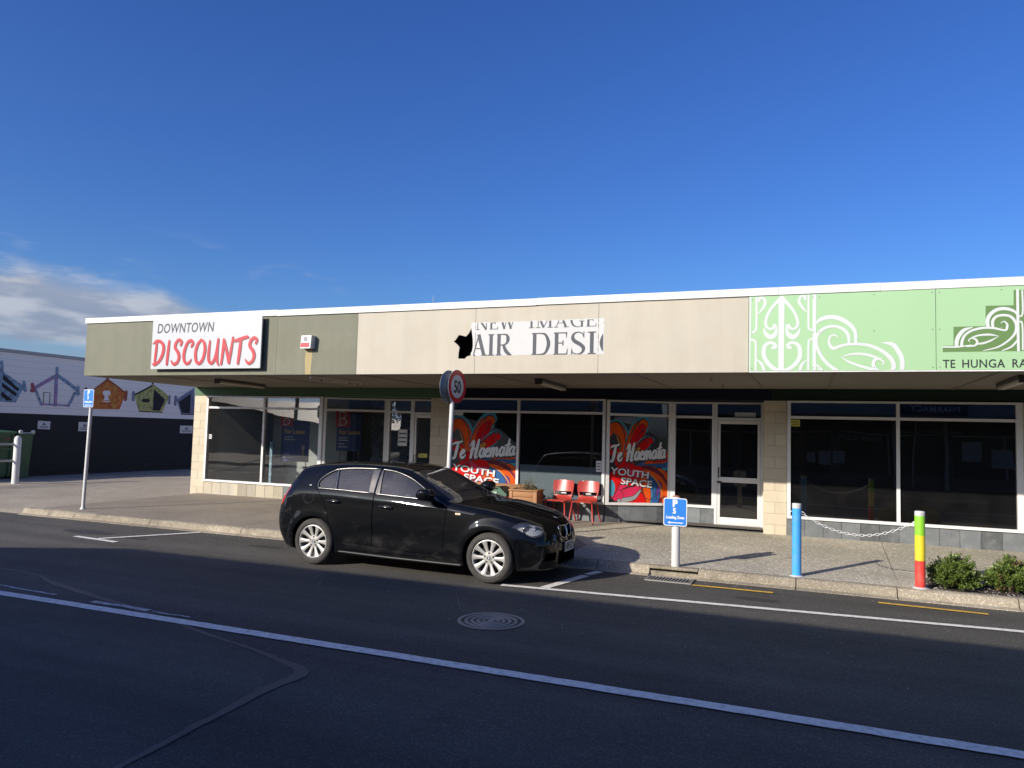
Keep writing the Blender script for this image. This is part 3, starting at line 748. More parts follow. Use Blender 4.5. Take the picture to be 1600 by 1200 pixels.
b = MB(); b.tube([(-33, -13, .1), (-33, -13, 9)], [.16, .11], 12); b.build('pole', mat('pole_wood', (.12, .09, .07), .8), pp)
b = MB(); b.box(-34.2, -31.8, -13.06, -12.94, 8.2, 8.32); b.build('crossarm', mat('pole_wood'), pp)
b = MB(); [b.tube([(-33 + k, -13, 8.3), (-45 + k, -14, 7.8), (-60 + k, -15, 8.6)], .012, 4) for k in (-1, 0, 1)]; [b.tube([(-33 + k, -13, 8.3), (-15 + k, -11.5, 7.6), (5 + k, -10, 8.4)], .012, 4) for k in (-1, 0, 1)]; b.build('wire', mat('wire_black', (.02, .02, .02), .6), pp)
def tree(x, y, h, r, seed, lab):
    e = empty('street_tree', (x, y, .1), lab, 'tree'); rnd = random.Random(seed)
    b = MB(); b.tube([(x, y, 0), (x + .1, y, h * .5), (x, y, h * .8)], [.22, .16, .06], 8)
    for k in range(7): a = k * .9; b.tube([(x, y, h * (.35 + .06 * k)), (x + r * .6 * math.cos(a), y + r * .6 * math.sin(a), h * (.6 + .05 * k))], [.08, .03], 5)
    b.build('trunk', mat('bark', (.12, .09, .07), .9), e)
    lf = MB(); tm = mat('tree_leaf', (.06, .09, .03), .7, vary=.3, vscale=2)
    for k in range(26):
        a = rnd.uniform(0, 6.28); q = rnd.uniform(.2, 1) * r
        c = (x + q * math.cos(a), y + q * math.sin(a), h * rnd.uniform(.5, 1) - q * .2)
        leaf_cloud0(lf, c, r * .34, 130, .22, rnd)
    lf.build('crown', tm, e, kind='stuff')
def leaf_cloud0(mb, c, r, n, size, rnd):
    for _ in range(n):
        u = Vector((rnd.gauss(0, 1), rnd.gauss(0, 1), rnd.gauss(0, .8))).normalized() * r * (rnd.random() ** .4)
        p = Vector(c) + u; d = Vector((rnd.uniform(-1, 1), rnd.uniform(-1, 1), rnd.uniform(-1, 1))).normalized(); s = d.orthogonal().normalized()
        mb.add([tuple(p), tuple(p + d * size * .5 + s * size * .3), tuple(p + d * size), tuple(p + d * size * .5 - s * size * .3)], [(0, 1, 2, 3)])
tree(-24, -13, 6, 2.2, 1, 'smaller leafy tree down the near side of the street'); tree(-27.5, -18, 7, 2.6, 2, 'taller leafy tree down the near side of the street, beside the gabled hall')

# ------------------------------------------------------------------ the row of shops
W = 14.55        # shop fronts
FY = 10.95       # canopy fascia
block_m = mat('pale_block', (0.56, 0.485, 0.36), 0.88, vary=0.05, vscale=2, grain=0.06, gscale=50, rand=0.06, bump=0.002, bscale=120, dirt=(0.32, 0.27, 0.2), dirt_amt=0.25, dirt_scale=3)
mortar_m = mat('mortar', (0.40, 0.35, 0.27), 0.95, grain=0.1)
olive_m = mat('olive_paint', (0.165, 0.165, 0.115), 0.75, vary=0.07, vscale=1.6, streak=0.11, grain=0.04, bump=0.0015, bscale=30, dirt=(0.23, 0.22, 0.17), dirt_amt=0.35, dirt_scale=2.6)
cream_m = mat('cream_paint', (0.455, 0.415, 0.33), 0.72, vary=0.045, vscale=1.2, streak=0.075, grain=0.03, bump=0.0015, bscale=20, dirt=(0.40, 0.34, 0.255), dirt_amt=0.35, dirt_scale=2.2)
green_m = mat('mint_panel', (0.31, 0.49, 0.265), 0.42, vary=0.02, vscale=1.0, streak=0.02)
cap_m = mat('white_flashing', (0.66, 0.65, 0.63), 0.45, vary=0.05, streak=0.05, grain=0.03, dirt=(0.46, 0.41, 0.35), dirt_amt=0.6, dirt_scale=3.5)
soffit_m = mat('soffit_board', (0.22, 0.20, 0.165), 0.85, vary=0.07, vscale=0.9, streak=0.03, dirt=(0.14, 0.125, 0.10), dirt_amt=0.35, dirt_scale=1.5)
joint_m = mat('soffit_batten', (0.17, 0.155, 0.13), 0.85)
beam_green = mat('green_beam_paint', (0.09, 0.16, 0.09), 0.6, vary=0.05, spec=.2)
beam_navy = mat('navy_beam_paint', (0.010, 0.013, 0.026), 0.6, vary=0.05, spec=.15)
beam_dark = mat('dark_green_beam_paint', (0.022, 0.033, 0.026), 0.6, vary=0.05, spec=.15)
frame_m = mat('white_joinery', (0.72, 0.71, 0.69), 0.42, vary=0.02, grain=0.015, dirt=(0.5, 0.48, 0.44), dirt_amt=0.3, dirt_scale=6)
dark_m = mat('dark_void', (0.012, 0.012, 0.012), 0.9)
roof_m = mat('grey_roof', (0.25, 0.25, 0.25), 0.6, vary=0.05)
slate_m = mat('slate_tile', (0.125, 0.135, 0.14), 0.6, vary=0.2, vscale=5, grain=0.1, gscale=40, rand=0.5, bump=0.004, bscale=14, dirt=(0.25, 0.25, 0.24), dirt_amt=0.4, dirt_scale=5)
sand_m = mat('sandstone_tile', (0.42, 0.37, 0.27), 0.7, vary=0.14, vscale=6, grain=0.08, gscale=40, rand=0.3, bump=0.003, bscale=14, dirt=(0.30, 0.30, 0.30), dirt_amt=0.8, dirt_scale=3)
grout_m = mat('grout', (0.10, 0.10, 0.095), 0.95)
clear_g = glass_mat('clear_glass', (0.88, 0.91, 0.90), 1.35)
dark_g = glass_mat('tinted_glass', (0.16, 0.19, 0.26), 1.25)
mid_g = glass_mat('smoked_glass', (0.5, 0.54, 0.58), 0.8)

bld = empty('shop_building', (-4, 16, 0), 'long single storey row of shops with olive, cream and mint green fascia panels', 'building')

# fascia panels
def panel(x0, x1, z0, z1, m, y=FY, t=0.02, name='fascia_panel', **kw):
    b = MB(); b.box(x0, x1, y, y + t, z0, z1); return b.build(name, m, bld, **kw)
panel(-13.96, -9.09, 2.815, 3.90, olive_m, label='olive green fascia panel')
panel(-9.086, -7.358, 2.815, 3.90, olive_m, label='olive green fascia panel')
# cream panel with the broken hole near its right edge
hole = [(-5.484, 3.349), (-5.45, 3.375), (-5.394, 3.453), (-5.345, 3.445), (-5.265, 3.425), (-5.215, 3.475), (-5.170, 3.557), (-5.160, 3.50), (-5.140, 3.38), (-5.135, 3.27), (-5.145, 3.19), (-5.172, 3.14), (-5.165, 3.115), (-5.24, 3.095), (-5.27, 3.06), (-5.392, 3.063), (-5.39, 3.15), (-5.375, 3.25), (-5.41, 3.29)]
def holed(x0, x1, z0, z1, y0, y1):
    outer = [(x0, z0), (x1, z0), (x1, z1), (x0, z1)]
    b = MB()
    loops = [[Vector((p[0], p[1], 0)) for p in outer], [Vector((p[0], p[1], 0)) for p in hole]]
    pts = outer + hole; tris = tessellate_polygon(loops)
    F = []
    for t in tris:
        a, c, d = (pts[i] for i in t)
        s_ = (c[0] - a[0]) * (d[1] - a[1]) - (c[1] - a[1]) * (d[0] - a[0])
        F.append(tuple(t) if s_ > 0 else tuple(t)[::-1])
    b.add([(p[0], y0, p[1]) for p in pts], F)
    b.add([(p[0], y1, p[1]) for p in pts], [f[::-1] for f in F])
    for lp in (outer, hole):
        n = len(lp)
        for i in range(n):
            p, q = lp[i], lp[(i + 1) % n]
            b.add([(p[0], y0, p[1]), (q[0], y0, q[1]), (q[0], y1, q[1]), (p[0], y1, p[1])], [(0, 3, 2, 1)])
    return b
holed(-7.352, -5.098, 2.815, 3.90, FY, FY + 0.02).build('fascia_panel', cream_m, bld, label='cream fascia panel with a star-shaped hole broken through it')
panel(-5.092, -3.034, 2.815, 3.90, cream_m, label='cream fascia panel with peeled patch of old lettering')
panel(-3.028, -0.846, 2.815, 3.90, cream_m, label='cream fascia panel')
# torn paint round the hole and the peeled patch showing the old sign
rnd = random.Random(4)
old_white = mat('old_sign_white', (0.50, 0.50, 0.49), 0.6, vary=0.03, grain=0.02, dirt=(0.6, 0.56, 0.48), dirt_amt=0.4, dirt_scale=8)
def ragged(x0, x1, z0, z1, step=0.035, amp=0.008):
    P = []
    def run(a, b, fn):
        n = max(1, int(abs(b - a) / step))
        for i in range(n): P.append(fn(a + (b - a) * i / n))
    run(x0, x1, lambda x: (x, z0 + rnd.uniform(-amp, amp)))
    run(z0, z1, lambda z: (x1 + rnd.uniform(-amp, amp), z))
    run(x1, x0, lambda x: (x, z1 + rnd.uniform(-amp, amp)))
    run(z1, z0, lambda z: (x0 + rnd.uniform(-amp, amp), z))
    return P
torn = [(-5.098, 3.115), (-5.13, 3.10), (-5.165, 3.12), (-5.165, 3.14), (-5.142, 3.19), (-5.132, 3.27), (-5.137, 3.38), (-5.157, 3.50), (-5.166, 3.55), (-5.18, 3.57), (-5.17, 3.64), (-5.14, 3.655), (-5.098, 3.65)]
pw = MB()
print_polys(pw, [torn], FY - 0.0015)
print_polys(pw, [ragged(-5.092, -3.034, 3.105, 3.648)], FY - 0.0015)
print_polys(pw, [ragged(-3.028, -2.945, 3.10, 3.655)], FY - 0.0015)
old = pw.build('old_sign_patch', old_white, bld)
# serif capitals
def serif(ch):
    """strokes in a cell one unit high: (points, widths)"""
    T, t = 0.17, 0.055
    s_ = lambda x, z, w=0.30: ([(x - w / 2, z), (x + w / 2, z)], [t, t])
    top, bot = 1 - t / 2, t / 2
    c = {
     'N': (0.95, [([(0.14, 0), (0.14, 1)], [t * 1.2] * 2), ([(0.12, 1), (0.80, 0)], [T * .95] * 2), ([(0.80, 0), (0.80, 1)], [t * 1.2] * 2), s_(.14, bot), s_(.10, top, .22), s_(.80, top)]),
     'E': (0.74, [([(0.18, 0), (0.18, 1)], [T] * 2), ([(0.05, top), (0.64, top)], [t] * 2), ([(0.05, bot), (0.66, bot)], [t] * 2), ([(.18, .52), (.46, .52)], [t] * 2), ([(.62, 1.0), (.62, .74)], [t * 1.4, .02]), ([(.64, 0), (.68, .28)], [t * 1.4, .02]), ([(.47, .40), (.47, .64)], [t, t])]),
     'W': (1.22, [([(0.10, 1), (0.38, 0)], [T] * 2), ([(0.38, 0), (0.60, 1)], [t * 1.1] * 2), ([(0.58, 1), (0.86, 0)], [T] * 2), ([(0.86, 0), (1.10, 1)], [t * 1.1] * 2), s_(.11, top, .3), s_(.6, top, .28), s_(1.1, top, .24)]),
     'I': (0.44, [([(0.20, 0), (0.20, 1)], [T] * 2), s_(.20, bot, .36), s_(.20, top, .36)]),
     'M': (1.16, [([(0.16, 0), (0.16, 1)], [t * 1.2] * 2), ([(0.15, 1), (0.52, 0.02)], [T] * 2), ([(0.52, 0.02), (0.92, 1)], [t * 1.2] * 2), ([(0.94, 0), (0.94, 1)], [T] * 2), s_(.16, bot), s_(.12, top, .24), s_(.94, bot, .34), s_(.98, top, .26)]),
     'A': (0.92, [([(0.12, 0), (0.44, 1)], [t * 1.1] * 2), ([(0.42, 1), (0.76, 0)], [T] * 2), ([(.22, .34), (.62, .34)], [t] * 2), s_(.12, bot, .26), s_(.77, bot, .34)]),
     'G': (0.98, [([(.84, .78), (.76, .93), (.52, .99), (.26, .86), (.14, .5), (.26, .14), (.52, .01), (.74, .06), (.82, .16)], [.02, .05, .06, .13, T, .13, .06, .05, .06]), ([(.80, .0), (.80, .44)], [T * .9] * 2), ([(.62, .44), (.95, .44)], [t] * 2), ([(.85, 1.0), (.85, .68)], [t, .02])]),
     'R': (0.92, [([(0.18, 0), (0.18, 1)], [T] * 2), ([(.05, top), (.42, top), (.62, .94), (.70, .76), (.62, .56), (.42, .49), (.18, .49)], [t, t, .10, T, .10, t, t]), ([(.44, .50), (.60, .2), (.84, .03), (.92, .05)], [.12, T, .12, .03]), s_(.18, bot, .34)]),
     'D': (0.96, [([(0.18, 0), (0.18, 1)], [T] * 2), ([(.05, top), (.42, top), (.68, .90), (.82, .5), (.68, .10), (.42, bot), (.05, bot)], [t, t, .11, T, .11, t, t])]),
     'S': (0.72, [([(.60, .76), (.54, .92), (.36, .985), (.18, .92), (.12, .76), (.20, .60), (.46, .44), (.60, .28), (.54, .09), (.34, .015), (.14, .08), (.08, .26)], [.02, .05, .055, .09, .15, T, T, .16, .10, .055, .05, .02]), ([(.61, 1.0), (.61, .72)], [t, .02]), ([(.08, 0), (.08, .28)], [t, .02])]),
    }[ch]
    return c
def serif_text(s, x, z, h, mb, y, x_end=None, clipbox=None, ls=0.04):
    tot = sum((serif(c)[0] + ls) if c != ' ' else 1.2 for c in s) * h
    k = 1.0 if x_end is None else (x_end - x) / tot
    for c in s:
        if c == ' ': x += 1.2 * h * k; continue
        w, st = serif(c)
        polys = []
        for pts, ws in st:
            sm = len(pts) > 2
            for p in ribbon([(a * k * h + x, b * h + z) for a, b in pts], [q * h for q in ws], 5, sm, cap=False):
                if clipbox: p = clip(p, **clipbox)
                if p: polys.append(p)
        x += (w + ls) * h * k
        mb = MB(); print_polys(mb, polys, y, lift=0.00003); mb.build('letter', ink, old)
ink = mat('charcoal_lettering', (0.042, 0.048, 0.06), 0.6, vary=0.06, grain=0.05)
cb = dict(x0=-5.16, x1=-2.95, z0=3.11, z1=3.640)
serif_text('NEW', -5.09, 3.528, 0.205, None, FY - 0.003, -4.38, cb)
serif_text('IMAGE', -4.175, 3.530, 0.205, None, FY - 0.003, -3.04, cb)
serif_text('AIR', -5.16, 3.103, 0.35, None, FY - 0.003, -4.44, dict(x0=-5.125, x1=-2.95, z0=3.105, z1=3.64))
serif_text('DESIG', -4.13, 3.103, 0.35, None, FY - 0.003, -2.66, dict(x0=-5.125, x1=-2.955, z0=3.105, z1=3.64))

# mint green cladding with the white carved pattern and dark green emblem
pb = 2.830
for x0, x1 in ((-0.838, 0.034), (0.040, 1.472), (1.478, 2.92), (2.926, 4.40), (4.406, 6.2)):
    panel(x0, x1, pb, 3.885, green_m, y=FY - 0.022, t=0.04, label='mint green cladding panel')
panel(-0.838, 6.2, 2.812, pb - 0.003, cap_m, y=FY - 0.026, t=0.05, name='drip_edge')
white_print = mat('white_vinyl', (0.55, 0.57, 0.56), 0.4)
dgreen_print = mat('dark_green_vinyl', (0.11, 0.20, 0.06), 0.4)
y = FY - 0.0235
pat = None
for i, (pts, ws, c) in enumerate(KOWHAI):
    kb = MB(); print_polys(kb, [q for q in (clip(p, x0=-0.832, x1=1.45, z0=pb + .003, z1=3.88) for p in ribbon(pts, ws, 6)) if q], y - .00012 * i, lift=0.000003)
    o = kb.build('pattern_scroll', white_print, pat or bld)
    if pat is None: pat = o; tag(o, 'white scrolling kowhaiwhai pattern printed on mint green')
gb = MB()
for p, c in LOGO_POLY: 
    p = [(min(x, 2.62), z) if x > 2.3 else (x, z) for x, z in p]
    right = [(2 * 2.60 - x, z) for x, z in reversed(p)]
    print_polys(gb, [p, right], y, lift=0.0002)
em = gb.build('emblem', dgreen_print, bld, label='dark green stepped emblem with white scrolls')
for i, (pts, ws, c) in enumerate(LOGO):
    rb = ribbon(pts, ws, 6)
    for j, pl_ in enumerate((rb, [[(2 * 2.60 - x, z) for x, z in reversed(p)] for p in rb])):
        gw = MB(); print_polys(gw, pl_, y - 0.0006 - .00012 * i, lift=0.000003); gw.build('emblem_scroll', white_print, em)
screw_m = mat('screw_head', (.28, .32, .25), .5)
sp0 = None
for x in (-0.80, 0.0, 0.08, 0.75, 1.435, 1.515, 2.2, 2.88):
    for z in (2.87, 3.36, 3.845):
        if sp0 is None:
            q = MB(); q.lathe([(.009, 0), (.008, -.004), (.001, -.005)], (0, 0, 0), 8, 'Y'); sp0 = q.build('screw', screw_m, bld, origin=(0, 0, 0)); sp0.location = Vector((x, FY - .0235, z)) - world_loc(bld)
        else: inst(sp0, 'screw', (x, FY - .0235, z), bld)
blackink = mat('black_ink', (0.02, 0.025, 0.025), 0.5)
for w_, x_ in (('TE', 1.548), ('HUNGA', 1.758), ('RANGI', 2.300)):
    text_mesh('fascia_lettering', w_, 0.150, blackink, (x_, y - 0.0005, 2.858), parent=bld, space=1.08, sx=.83, offset=.002)['kind'] = 'stuff'

# capping along the top, in lengths
caps = [-14.0, -11.6, -9.085, -6.6, -4.032, -2.2, -0.451, 0.837, 3.2, 6.2]
r = random.Random(2)
for a, b in zip(caps, caps[1:]):
    m_ = MB(); dz = r.uniform(-.004, .004)
    m_.box(a + 0.002, b - 0.002, FY - 0.030, FY + 0.20, 3.893 + dz, 4.0 + dz)
    m_.build('capping', cap_m, bld)
# rest of the canopy: left end board, inner void, soffit in sheets, roof
m_ = MB(); m_.prism([(-13.98, FY + 0.002), (-13.96, FY + 0.002), (-14.54, W + .3), (-14.56, W + .3)], 2.815, 3.90, 'Z'); m_.build('end_board', olive_m, bld)
m_ = MB(); m_.prism([(-14.0, FY - 0.028), (-13.93, FY + 0.20), (-14.5, W + .3), (-14.59, W + .3)], 3.897, 3.998, 'Z'); m_.build('capping', cap_m, bld)
m_ = MB(); m_.box(-13.9, 6.2, FY + 0.2, 30, 3.80, 3.86); m_.build('roof', roof_m, bld)
m_ = MB(); m_.box(-13.9, 6.2, FY + 0.55, FY + 0.6, 2.83, 3.79); m_.build('void_backing', dark_m, bld)  # near-black sheet paints the dark of the hollow canopy seen through the hole
xs = [-13.95, -12.1, -9.7, -7.3, -4.9, -2.5, -0.85, 0.27, 2.2, 4.2, 6.2]
for i, (a, b) in enumerate(zip(xs, xs[1:])):
    m_ = MB()
    if i == 0: m_.prism([(-13.94, FY + .021), (b - .003, FY + .021), (b - .003, W - .001), (-14.53, W - .001)], 2.812, 2.83, 'Z')
    else: m_.box(a + .003, b - .003, FY + 0.021, W - 0.001, 2.812, 2.83)
    m_.build('soffit_panel', soffit_m, bld)
m_ = MB()
for x in xs[1:-1]: m_.box(x - .02, x + .02, FY + 0.03, W - 0.005, 2.803, 2.811)
m_.build('soffit_batten', joint_m, bld)
# beam over the shop fronts
for a, b, mt_, nm in ((-14.548, -7.39, beam_green, 'green beam over the left shop'), (-7.388, -0.70, beam_navy, 'navy beam over the middle shop'), (-0.698, 6.2, beam_dark, 'dark green beam over the right shop')):
    m_ = MB(); m_.box(a, b, W - 0.02, W + 0.9, 2.60, 2.811); m_.build('beam', mt_, bld, label=nm)

# block piers, laid in courses
proto = {}
def block(x0, x1, y0, y1, z0, z1, parent):
    k = (round(x1 - x0, 3), round(y1 - y0, 3), round(z1 - z0, 3))
    loc = ((x0 + x1) / 2, (y0 + y1) / 2, z0)
    if k not in proto:
        b = MB(); b.box(x0, x1, y0, y1, z0, z1)
        o = b.build('block', block_m, parent)
        bm = bmesh.new(); bm.from_mesh(o.data); bmesh.ops.bevel(bm, geom=bm.edges[:], offset=0.004, segments=1, affect='EDGES'); bm.to_mesh(o.data); bm.free()
        proto[k] = o
        return o
    return inst(proto[k], 'block', loc, parent)
def pier(x0, x1, y0, y1, z0, z1, name='pier'):
    core = MB(); core.box(x0 + .006, x1 - .006, y0 + .006, y1 - .006, z0, z1)
    p = core.build(name, mortar_m, bld)
    n = round((z1 - z0) / 0.2); h = (z1 - z0) / n; j = 0.005
    for i in range(n):
        a, b = z0 + i * h + j / 2, z0 + (i + 1) * h - j / 2
        w = x1 - x0
        cuts = [x0, x1] if i % 2 else [x0, x0 + w / 2, x1]
        for c, d in zip(cuts, cuts[1:]): block(c + (j / 2 if c > x0 else 0), d - (j / 2 if d < x1 else 0), y0, y1, a, b, p)
    return p
pier(-14.555, -14.125, W - .01, W + .39, 0.10, 2.597)
pier(-7.785, -7.335, W - .01, W + .39, 0.10, 2.597)
pier(-0.842, -0.440, W - .01, W + .39, 0.12, 2.597)
pier(3.20, 3.60, W - .01, W + .39, 0.12, 2.597)

# tiled plinth under the windows
tproto = {}
def tiles(x0, x1, z0, z1, y, m, parent, w=0.285, seed=0, ang=None):
    n = max(1, round((x1 - x0) / w)); tw = (x1 - x0) / n; r = random.Random(seed)
    for i in range(n):
        k = (round(tw, 4), round(z1 - z0, 3), m.name)
        if k not in tproto:
            b = MB(); b.box(-tw / 2 + .0025, tw / 2 - .0025, -0.007, 0.007, 0, z1 - z0 - .004)
            o = b.build('tile', m, parent, origin=(0, 0, 0)); tproto[k] = o
            bm = bmesh.new(); bm.from_mesh(o.data); bmesh.ops.bevel(bm, geom=bm.edges[:], offset=0.0025, segments=1, affect='EDGES'); bm.to_mesh(o.data); bm.free()
        else:
            o = inst(tproto[k], 'tile', (0, 0, 0), parent)
        if ang is None: L = Vector((x0 + tw * (i + .5), y + r.uniform(-.0015, .0015), z0 + .002))
        else:
            t = (i + .5) / n; L = Vector((ang[0][0] + (ang[1][0] - ang[0][0]) * t, ang[0][1] + (ang[1][1] - ang[0][1]) * t, z0 + .002))
            o.rotation_euler.z = math.atan2(ang[1][1] - ang[0][1], ang[1][0] - ang[0][0])
        o.location = L - world_loc(parent)
def plinth(x0, x1, z1, m, seed, y=W, w=0.285, z0=0.11):
    b = MB(); b.box(x0, x1, y + .008, y + .12, z0, z1); p = b.build('plinth', grout_m, bld)
    tiles(x0, x1, z0, z1, y, m, p, w, seed); return p
plinth(-14.122, -11.68, 0.462, sand_m, 1)
plinth(-11.678, -10.62, 0.462, slate_m, 2)
plinth(-7.33, -3.84, 0.50, slate_m, 3, w=0.29)
plinth(-0.436, 3.196, 0.462, slate_m, 4, w=0.302)
# splayed plinths
def splay_plinth(a, b, m, seed, z1=0.49):
    d = Vector((b[0] - a[0], b[1] - a[1])); L_ = d.length; nn = Vector((-d.y, d.x)).normalized()
    mb = MB(); mb.prism([(a[0] + nn.x * .008, a[1] + nn.y * .008), (b[0] + nn.x * .008, b[1] + nn.y * .008), (b[0] + nn.x * .12, b[1] + nn.y * .12), (a[0] + nn.x * .12, a[1] + nn.y * .12)], 0.11, z1, 'Z')
    p = mb.build('plinth', grout_m, bld); tiles(0, L_, 0.11, z1, 0, m, p, .29, seed, (a, b))
splay_plinth((-3.83, W), (-2.66, 15.2), slate_m, 5)
splay_plinth((-10.61, W), (-9.25, 15.2), slate_m, 6)
plinth(-2.655, -1.77, 0.49, slate_m, 7, y=15.2)
plinth(-9.24, -8.58, 0.49, slate_m, 8, y=15.2)

# windows: frame, mullions, panes
def quad_bar(a, b, z0, z1, t0, t1, mb):
    """bar between plan points a and b, from depth t0 to t1 behind the line"""
    d = Vector((b[0] - a[0], b[1] - a[1])).normalized(); nn = Vector((-d.y, d.x))
    mb.prism([(a[0] + nn.x * t0, a[1] + nn.y * t0), (b[0] + nn.x * t0, b[1] + nn.y * t0), (b[0] + nn.x * t1, b[1] + nn.y * t1), (a[0] + nn.x * t1, a[1] + nn.y * t1)], z0, z1, 'Z')
def window(a, b, z0, z1, muls, transom, glass, name='window', fw=0.055, top_glass=None, left_fw=None, right_fw=None, label=None):
    """a, b: plan ends; muls: fractions along; transom: height of its lower edge or None"""
    A, B = Vector(a), Vector(b); L_ = (B - A).length; D = (B - A) / L_
    lf = left_fw or fw; rf = right_fw or fw
    P = lambda s: (A.x + D.x * s, A.y + D.y * s)
    fr = MB()
    quad_bar(P(0), P(lf), z0, z1, -0.045, 0.055, fr); quad_bar(P(L_ - rf), P(L_), z0, z1, -0.045, 0.055, fr)
    quad_bar(P(lf), P(L_ - rf), z0, z0 + 0.05, -0.045, 0.055, fr); quad_bar(P(lf), P(L_ - rf), z1 - 0.035, z1, -0.045, 0.055, fr)
    root = fr.build(name, frame_m, bld, label=label)
    xs_ = [lf] + [m * L_ for m in muls] + [L_ - rf]
    for m in xs_[1:-1]:
        q = MB(); quad_bar(P(m - .028), P(m + .028), z0 + .05, z1 - .035, -0.04, 0.05, q); q.build('mullion', frame_m, root)
    if transom:
        q = MB()
        for i in range(len(xs_) - 1):
            s0 = xs_[i] + (.028 if i else 0); s1 = xs_[i + 1] - (.028 if i < len(xs_) - 2 else 0)
            quad_bar(P(s0), P(s1), transom, transom + .05, -0.035, 0.045, q)
        q.build('transom', frame_m, root)
    for i in range(len(xs_) - 1):
        s0 = xs_[i] + (.028 if i else 0); s1 = xs_[i + 1] - (.028 if i < len(xs_) - 2 else 0)
        for (zz0, zz1, gm) in (((z0 + .05, transom, glass), (transom + .05, z1 - .035, top_glass or glass)) if transom else ((z0 + .05, z1 - .035, glass),)):
            if gm is None: continue
            q = MB(); p0, p1 = P(s0), P(s1); nn = Vector((-D.y, D.x)) * 0.006
            q.add([(p0[0] + nn.x, p0[1] + nn.y, zz0), (p1[0] + nn.x, p1[1] + nn.y, zz0), (p1[0] + nn.x, p1[1] + nn.y, zz1), (p0[0] + nn.x, p0[1] + nn.y, zz1)], [(0, 1, 2, 3)])
            q.build('pane', gm, root)
    return root
window((-14.12, W), (-10.62, W), 0.465, 2.595, [0.512], 2.28, clear_g, right_fw=0.09)
window((-10.60, W), (-9.25, 15.2), 0.50, 2.585, [], 2.27, clear_g, left_fw=0.06, right_fw=0.10)
window((-9.24, 15.2), (-8.60, 15.2), 0.50, 2.585, [], 2.26, clear_g, fw=0.04)
window((-7.33, W), (-3.84, W), 0.50, 2.595, [0.465], 2.285, mid_g, left_fw=0.07, top_glass=dark_g)
window((-3.825, W), (-2.66, 15.2), 0.50, 2.585, [], 2.27, mid_g, left_fw=0.06, right_fw=0.06, top_glass=dark_g)
window((-2.65, 15.2), (-1.80, 15.2), 0.50, 2.585, [], 2.26, dark_g, left_fw=0.09, right_fw=0.045)
window((-0.435, W), (3.195, W), 0.465, 2.595, [0.497], 2.268, dark_g, fw=0.06, right_fw=0.09)
window((3.62, W), (6.18, W), 0.465, 2.595, [0.5], 2.268, dark_g, fw=0.06)

def door(x0, x1, y, z0, gm, label, rail=None):
    fr = MB()
    fr.box(x0 - .05, x0, y - .045, y + .055, z0 - .03, 2.585); fr.box(x1, x1 + .05, y - .045, y + .055, z0 - .03, 2.585)
    fr.box(x0, x1, y - .045, y + .055, 2.55, 2.585); fr.box(x0, x1, y - .045, y + .055, 2.235, 2.285)
    fr.box(x0, x1, y - .045, y + .055, z0 - .03, z0)
    d = fr.build('door', frame_m, bld, label=label)
    st = MB(); w = 0.06
    st.box(x0 + .004, x0 + w, y - .03, y + .02, z0 + .004, 2.231, bev=.003); st.box(x1 - w, x1 - .004, y - .03, y + .02, z0 + .004, 2.231, bev=.003)
    st.box(x0 + w, x1 - w, y - .03, y + .02, z0 + .004, z0 + .13, bev=.003); st.box(x0 + w, x1 - w, y - .03, y + .02, 2.16, 2.231, bev=.003)
    if rail: st.box(x0 + w, x1 - w, y - .03, y + .02, rail, rail + .10, bev=.003)
    st.build('door_leaf', frame_m, d)
    for zz0, zz1 in (((z0 + .13, rail), (rail + .10, 2.16)) if rail else ((z0 + .13, 2.16),)) + ((2.285, 2.55),) if rail else ((z0 + .13, 2.16), (2.285, 2.55)):
        q = MB(); xx0, xx1 = (x0 + w, x1 - w) if zz1 < 2.2 else (x0, x1)
        q.add([(xx0, y + .001, zz0), (xx1, y + .001, zz0), (xx1, y + .001, zz1), (xx0, y + .001, zz1)], [(0, 1, 2, 3)]); q.build('pane', gm, d)
    hm = MB()
    hx = x0 + .032
    hm.tube([(hx, y - .03, 1.30), (hx, y - .07, 1.29), (hx, y - .07, 1.12), (hx, y - .03, 1.11)], 0.011, 8)
    hm.build('handle', mat('black_metal', (0.02, 0.02, 0.02), 0.4), d)
    hm = MB(); hm.box(hx - .03, hx + .06, y - .055, y - .03, 1.00, 1.04, bev=.004); hm.build('lock', MATS['black_metal'], d)
    return d
door(-1.745, -0.93, 15.2, 0.21, dark_g, 'white framed glass door of the middle shop', rail=1.02)
door(-8.545, -7.80, 15.2, 0.19, clear_g, 'white framed glass door of the left shop')
# side walls of the recesses
m_ = MB(); m_.box(-7.80, -7.742, W + .392, 15.25, 0.11, 2.597); m_.box(-0.878, -0.842, W + .392, 15.25, 0.11, 2.597); m_.build('recess_wall', block_m, bld)

# shells of the three shops
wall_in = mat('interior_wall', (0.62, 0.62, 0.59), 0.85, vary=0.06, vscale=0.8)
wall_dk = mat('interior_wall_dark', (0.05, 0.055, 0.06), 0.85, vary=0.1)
carpet = mat('interior_floor', (0.13, 0.12, 0.11), 0.9, grain=0.1)
def shell(x0, x1, wm, y1=20.5):
    b = MB()
    b.box(x0, x1, y1, y1 + .1, 0.1, 2.8); b.build('back_wall', wm, bld)
    b = MB(); b.box(x0 - .05, x0, W + .4, y1, 0.1, 2.8); b.box(x1, x1 + .05, W + .4, y1, 0.1, 2.8); b.build('side_wall', wm, bld)
    b = MB(); b.add([(x0, W + .121, 0.2), (x1, W + .121, 0.2), (x1, y1, 0.2), (x0, y1, 0.2)], [(0, 1, 2, 3)]); b.build('shop_floor', carpet, bld)
    b = MB(); b.box(x0, x1, W + .905, y1, 2.75, 2.8); b.build('shop_ceiling', wm, bld)
shell(-14.45, -7.56, wall_in, 19.0)
shell(-7.44, -0.70, wall_dk)
